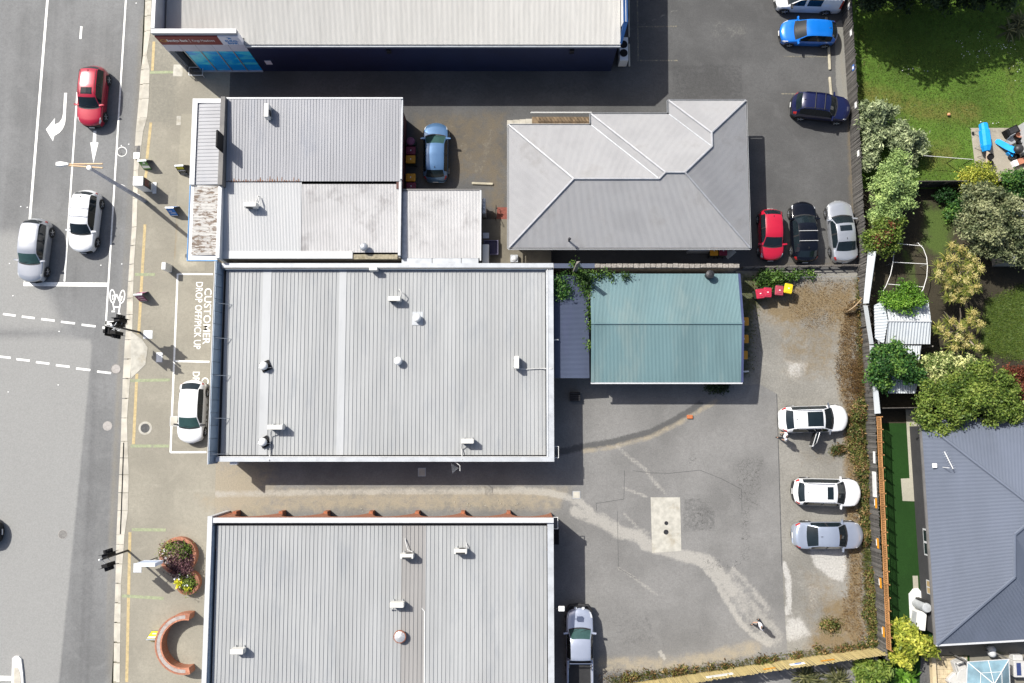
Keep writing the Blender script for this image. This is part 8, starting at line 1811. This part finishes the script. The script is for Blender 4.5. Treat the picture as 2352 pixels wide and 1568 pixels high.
# ================================================================ PEOPLE
M_SKIN = mat("skin", (0.45, 0.26, 0.18), .6, var=.06); M_SHIRT = mat("white shirt", (0.74, 0.74, 0.77), .8, var=.04, scale=6); M_TROU = mat("black trousers", (0.012, 0.012, 0.016), .8, var=.2); M_HAIR = mat("dark hair", (0.012, 0.010, 0.009), .5, var=.3, scale=20); M_SHOE = mat("black shoes", (0.010, 0.010, 0.010), .4)
def skinned(name, verts, edges, radii, root_i, m, parent, sub=1):
    me = bpy.data.meshes.new(name); me.from_pydata(verts, edges, []); me.materials.append(m)
    o = bpy.data.objects.new(name, me); LINK(o); o.parent = parent
    s = o.modifiers.new("skin", 'SKIN'); s.use_smooth_shade = True
    if not me.skin_vertices: me.skin_vertices.new() if hasattr(me.skin_vertices, 'new') else None
    for i, d in enumerate(me.skin_vertices[0].data): d.radius = (radii[i], radii[i]) if not isinstance(radii[i], tuple) else radii[i]; d.use_root = (i == root_i)
    sb = o.modifiers.new("smooth", 'SUBSURF'); sb.levels = sb.render_levels = sub
    return o
def person(label, u, v, deg, stride, armf):
    g = at(u, v, 0); r = thing("person", label, "person", (g.x, g.y, 0.008), math.radians(deg))
    V, E, Rr = [], [], []; ix = {}
    def jt(k, p, rad, par=None):
        ix[k] = len(V); V.append(p); Rr.append(rad)
        if par: E.append((ix[par], ix[k]))
    jt('pelvis', (0, 0, .95), (.13, .10)); jt('waist', (.01, 0, 1.08), (.12, .09), 'pelvis'); jt('chest', (.02, 0, 1.30), (.15, .105), 'waist'); jt('neck', (.02, 0, 1.47), .055, 'chest'); jt('jaw', (.05, 0, 1.57), .07, 'neck'); jt('skull', (.045, 0, 1.67), .092, 'jaw'); jt('crown', (.04, 0, 1.72), .07, 'skull'); jt('nose', (.15, 0, 1.62), .014, 'jaw')
    for s, nm in ((1, 'l'), (-1, 'r')):
        st = stride * s; af = armf * -s
        jt('sh' + nm, (.01, s * .19, 1.40), .062, 'chest'); jt('el' + nm, (.02 + af * .5, s * .245, 1.13), .045, 'sh' + nm); jt('wr' + nm, (.10 + af, s * .24, .90), .030, 'el' + nm); jt('pa' + nm, (.13 + af * 1.1, s * .235, .83), (.038, .016), 'wr' + nm)
        for q, (dx, ln) in enumerate(((-.035, .075), (-.012, .085), (.012, .08), (.034, .065))):
            jt('f%d%s' % (q, nm), (.15 + af * 1.15 + dx, s * (.235 - q * .002), .78), .009, 'pa' + nm); jt('g%d%s' % (q, nm), (.16 + af * 1.15 + dx, s * .22, .78 - ln * .5), .008, 'f%d%s' % (q, nm))
        jt('t1' + nm, (.17 + af * 1.1, s * .20, .85), .010, 'wr' + nm); jt('t2' + nm, (.19 + af * 1.1, s * .195, .81), .009, 't1' + nm)
        jt('hp' + nm, (0, s * .095, .90), .088, 'pelvis'); jt('kn' + nm, (.03 + st * .55, s * .10, .50), .058, 'hp' + nm); jt('an' + nm, (-.02 + st, s * .10, .09), .038, 'kn' + nm); jt('to' + nm, (.13 + st, s * .11, .035), .032, 'an' + nm)
    Rb = list(Rr)
    for k in ('pelvis', 'waist', 'chest', 'shl', 'shr', 'hpl', 'hpr'): q_ = Rr[ix[k]]; Rb[ix[k]] = tuple(x * .62 for x in q_) if isinstance(q_, tuple) else q_ * .7
    skinned("body", V, E, Rb, 0, M_SKIN, r)
    def sub(name, keys, m, add, extra=()):
        v, e, q = [], [], []; k2 = {}
        for k in keys: k2[k] = len(v); v.append(V[ix[k]]); rr_ = Rr[ix[k]]; q.append(tuple(x + add for x in rr_) if isinstance(rr_, tuple) else rr_ + add)
        for a, b_ in E:
            ka = [k for k in keys if ix[k] == a]; kb = [k for k in keys if ix[k] == b_]
            if ka and kb: e.append((k2[ka[0]], k2[kb[0]]))
        return skinned(name, v, e, q, 0, m, r)
    sub("shirt", ['chest', 'waist', 'pelvis', 'shl', 'ell', 'shr', 'elr', 'neck'], M_SHIRT, .034)
    sub("trousers", ['pelvis', 'hpl', 'knl', 'anl', 'hpr', 'knr', 'anr'], M_TROU, .018)
    for nm in 'lr':
        a, b_ = V[ix['an' + nm]], V[ix['to' + nm]]; skinned("shoe", [(a[0] - .05, a[1], .045), ((a[0] + b_[0]) / 2, (a[1] + b_[1]) / 2, .05), (b_[0] + .05, b_[1], .04)], [(0, 1), (1, 2)], [.042, .045, .034], 0, M_SHOE, r)
    MB().lathe([(.07, -.06), (.098, 0), (.094, .05), (.06, .085), (.01, .095)], (.025, 0, 1.67), 16).build("hair", M_HAIR, r, smooth=True)
    for s in (1, -1):
        MB().lathe([(.004, -.01), (.012, 0), (.004, .01)], (.128, s * .032, 1.645), 8).build("eye", M_BLACK, r); MB().lathe([(.008, -.028), (.02, 0), (.008, .028)], (.05, s * .092, 1.63), 8).build("ear", M_SKIN, r)
    MB().box(.115, .128, -.025, .025, 1.562, 1.57).build("mouth", mat("lips", (.3, .1, .09)) if "lips" not in bpy.data.materials else bpy.data.materials["lips"], r)
    return r
person("person in white shirt and black trousers beside the open car door", 1791, 1001.5, 172, .14, .08)
person("person in white shirt and black trousers walking over the pale silt", 1735, 1427, 195, .26, .16)
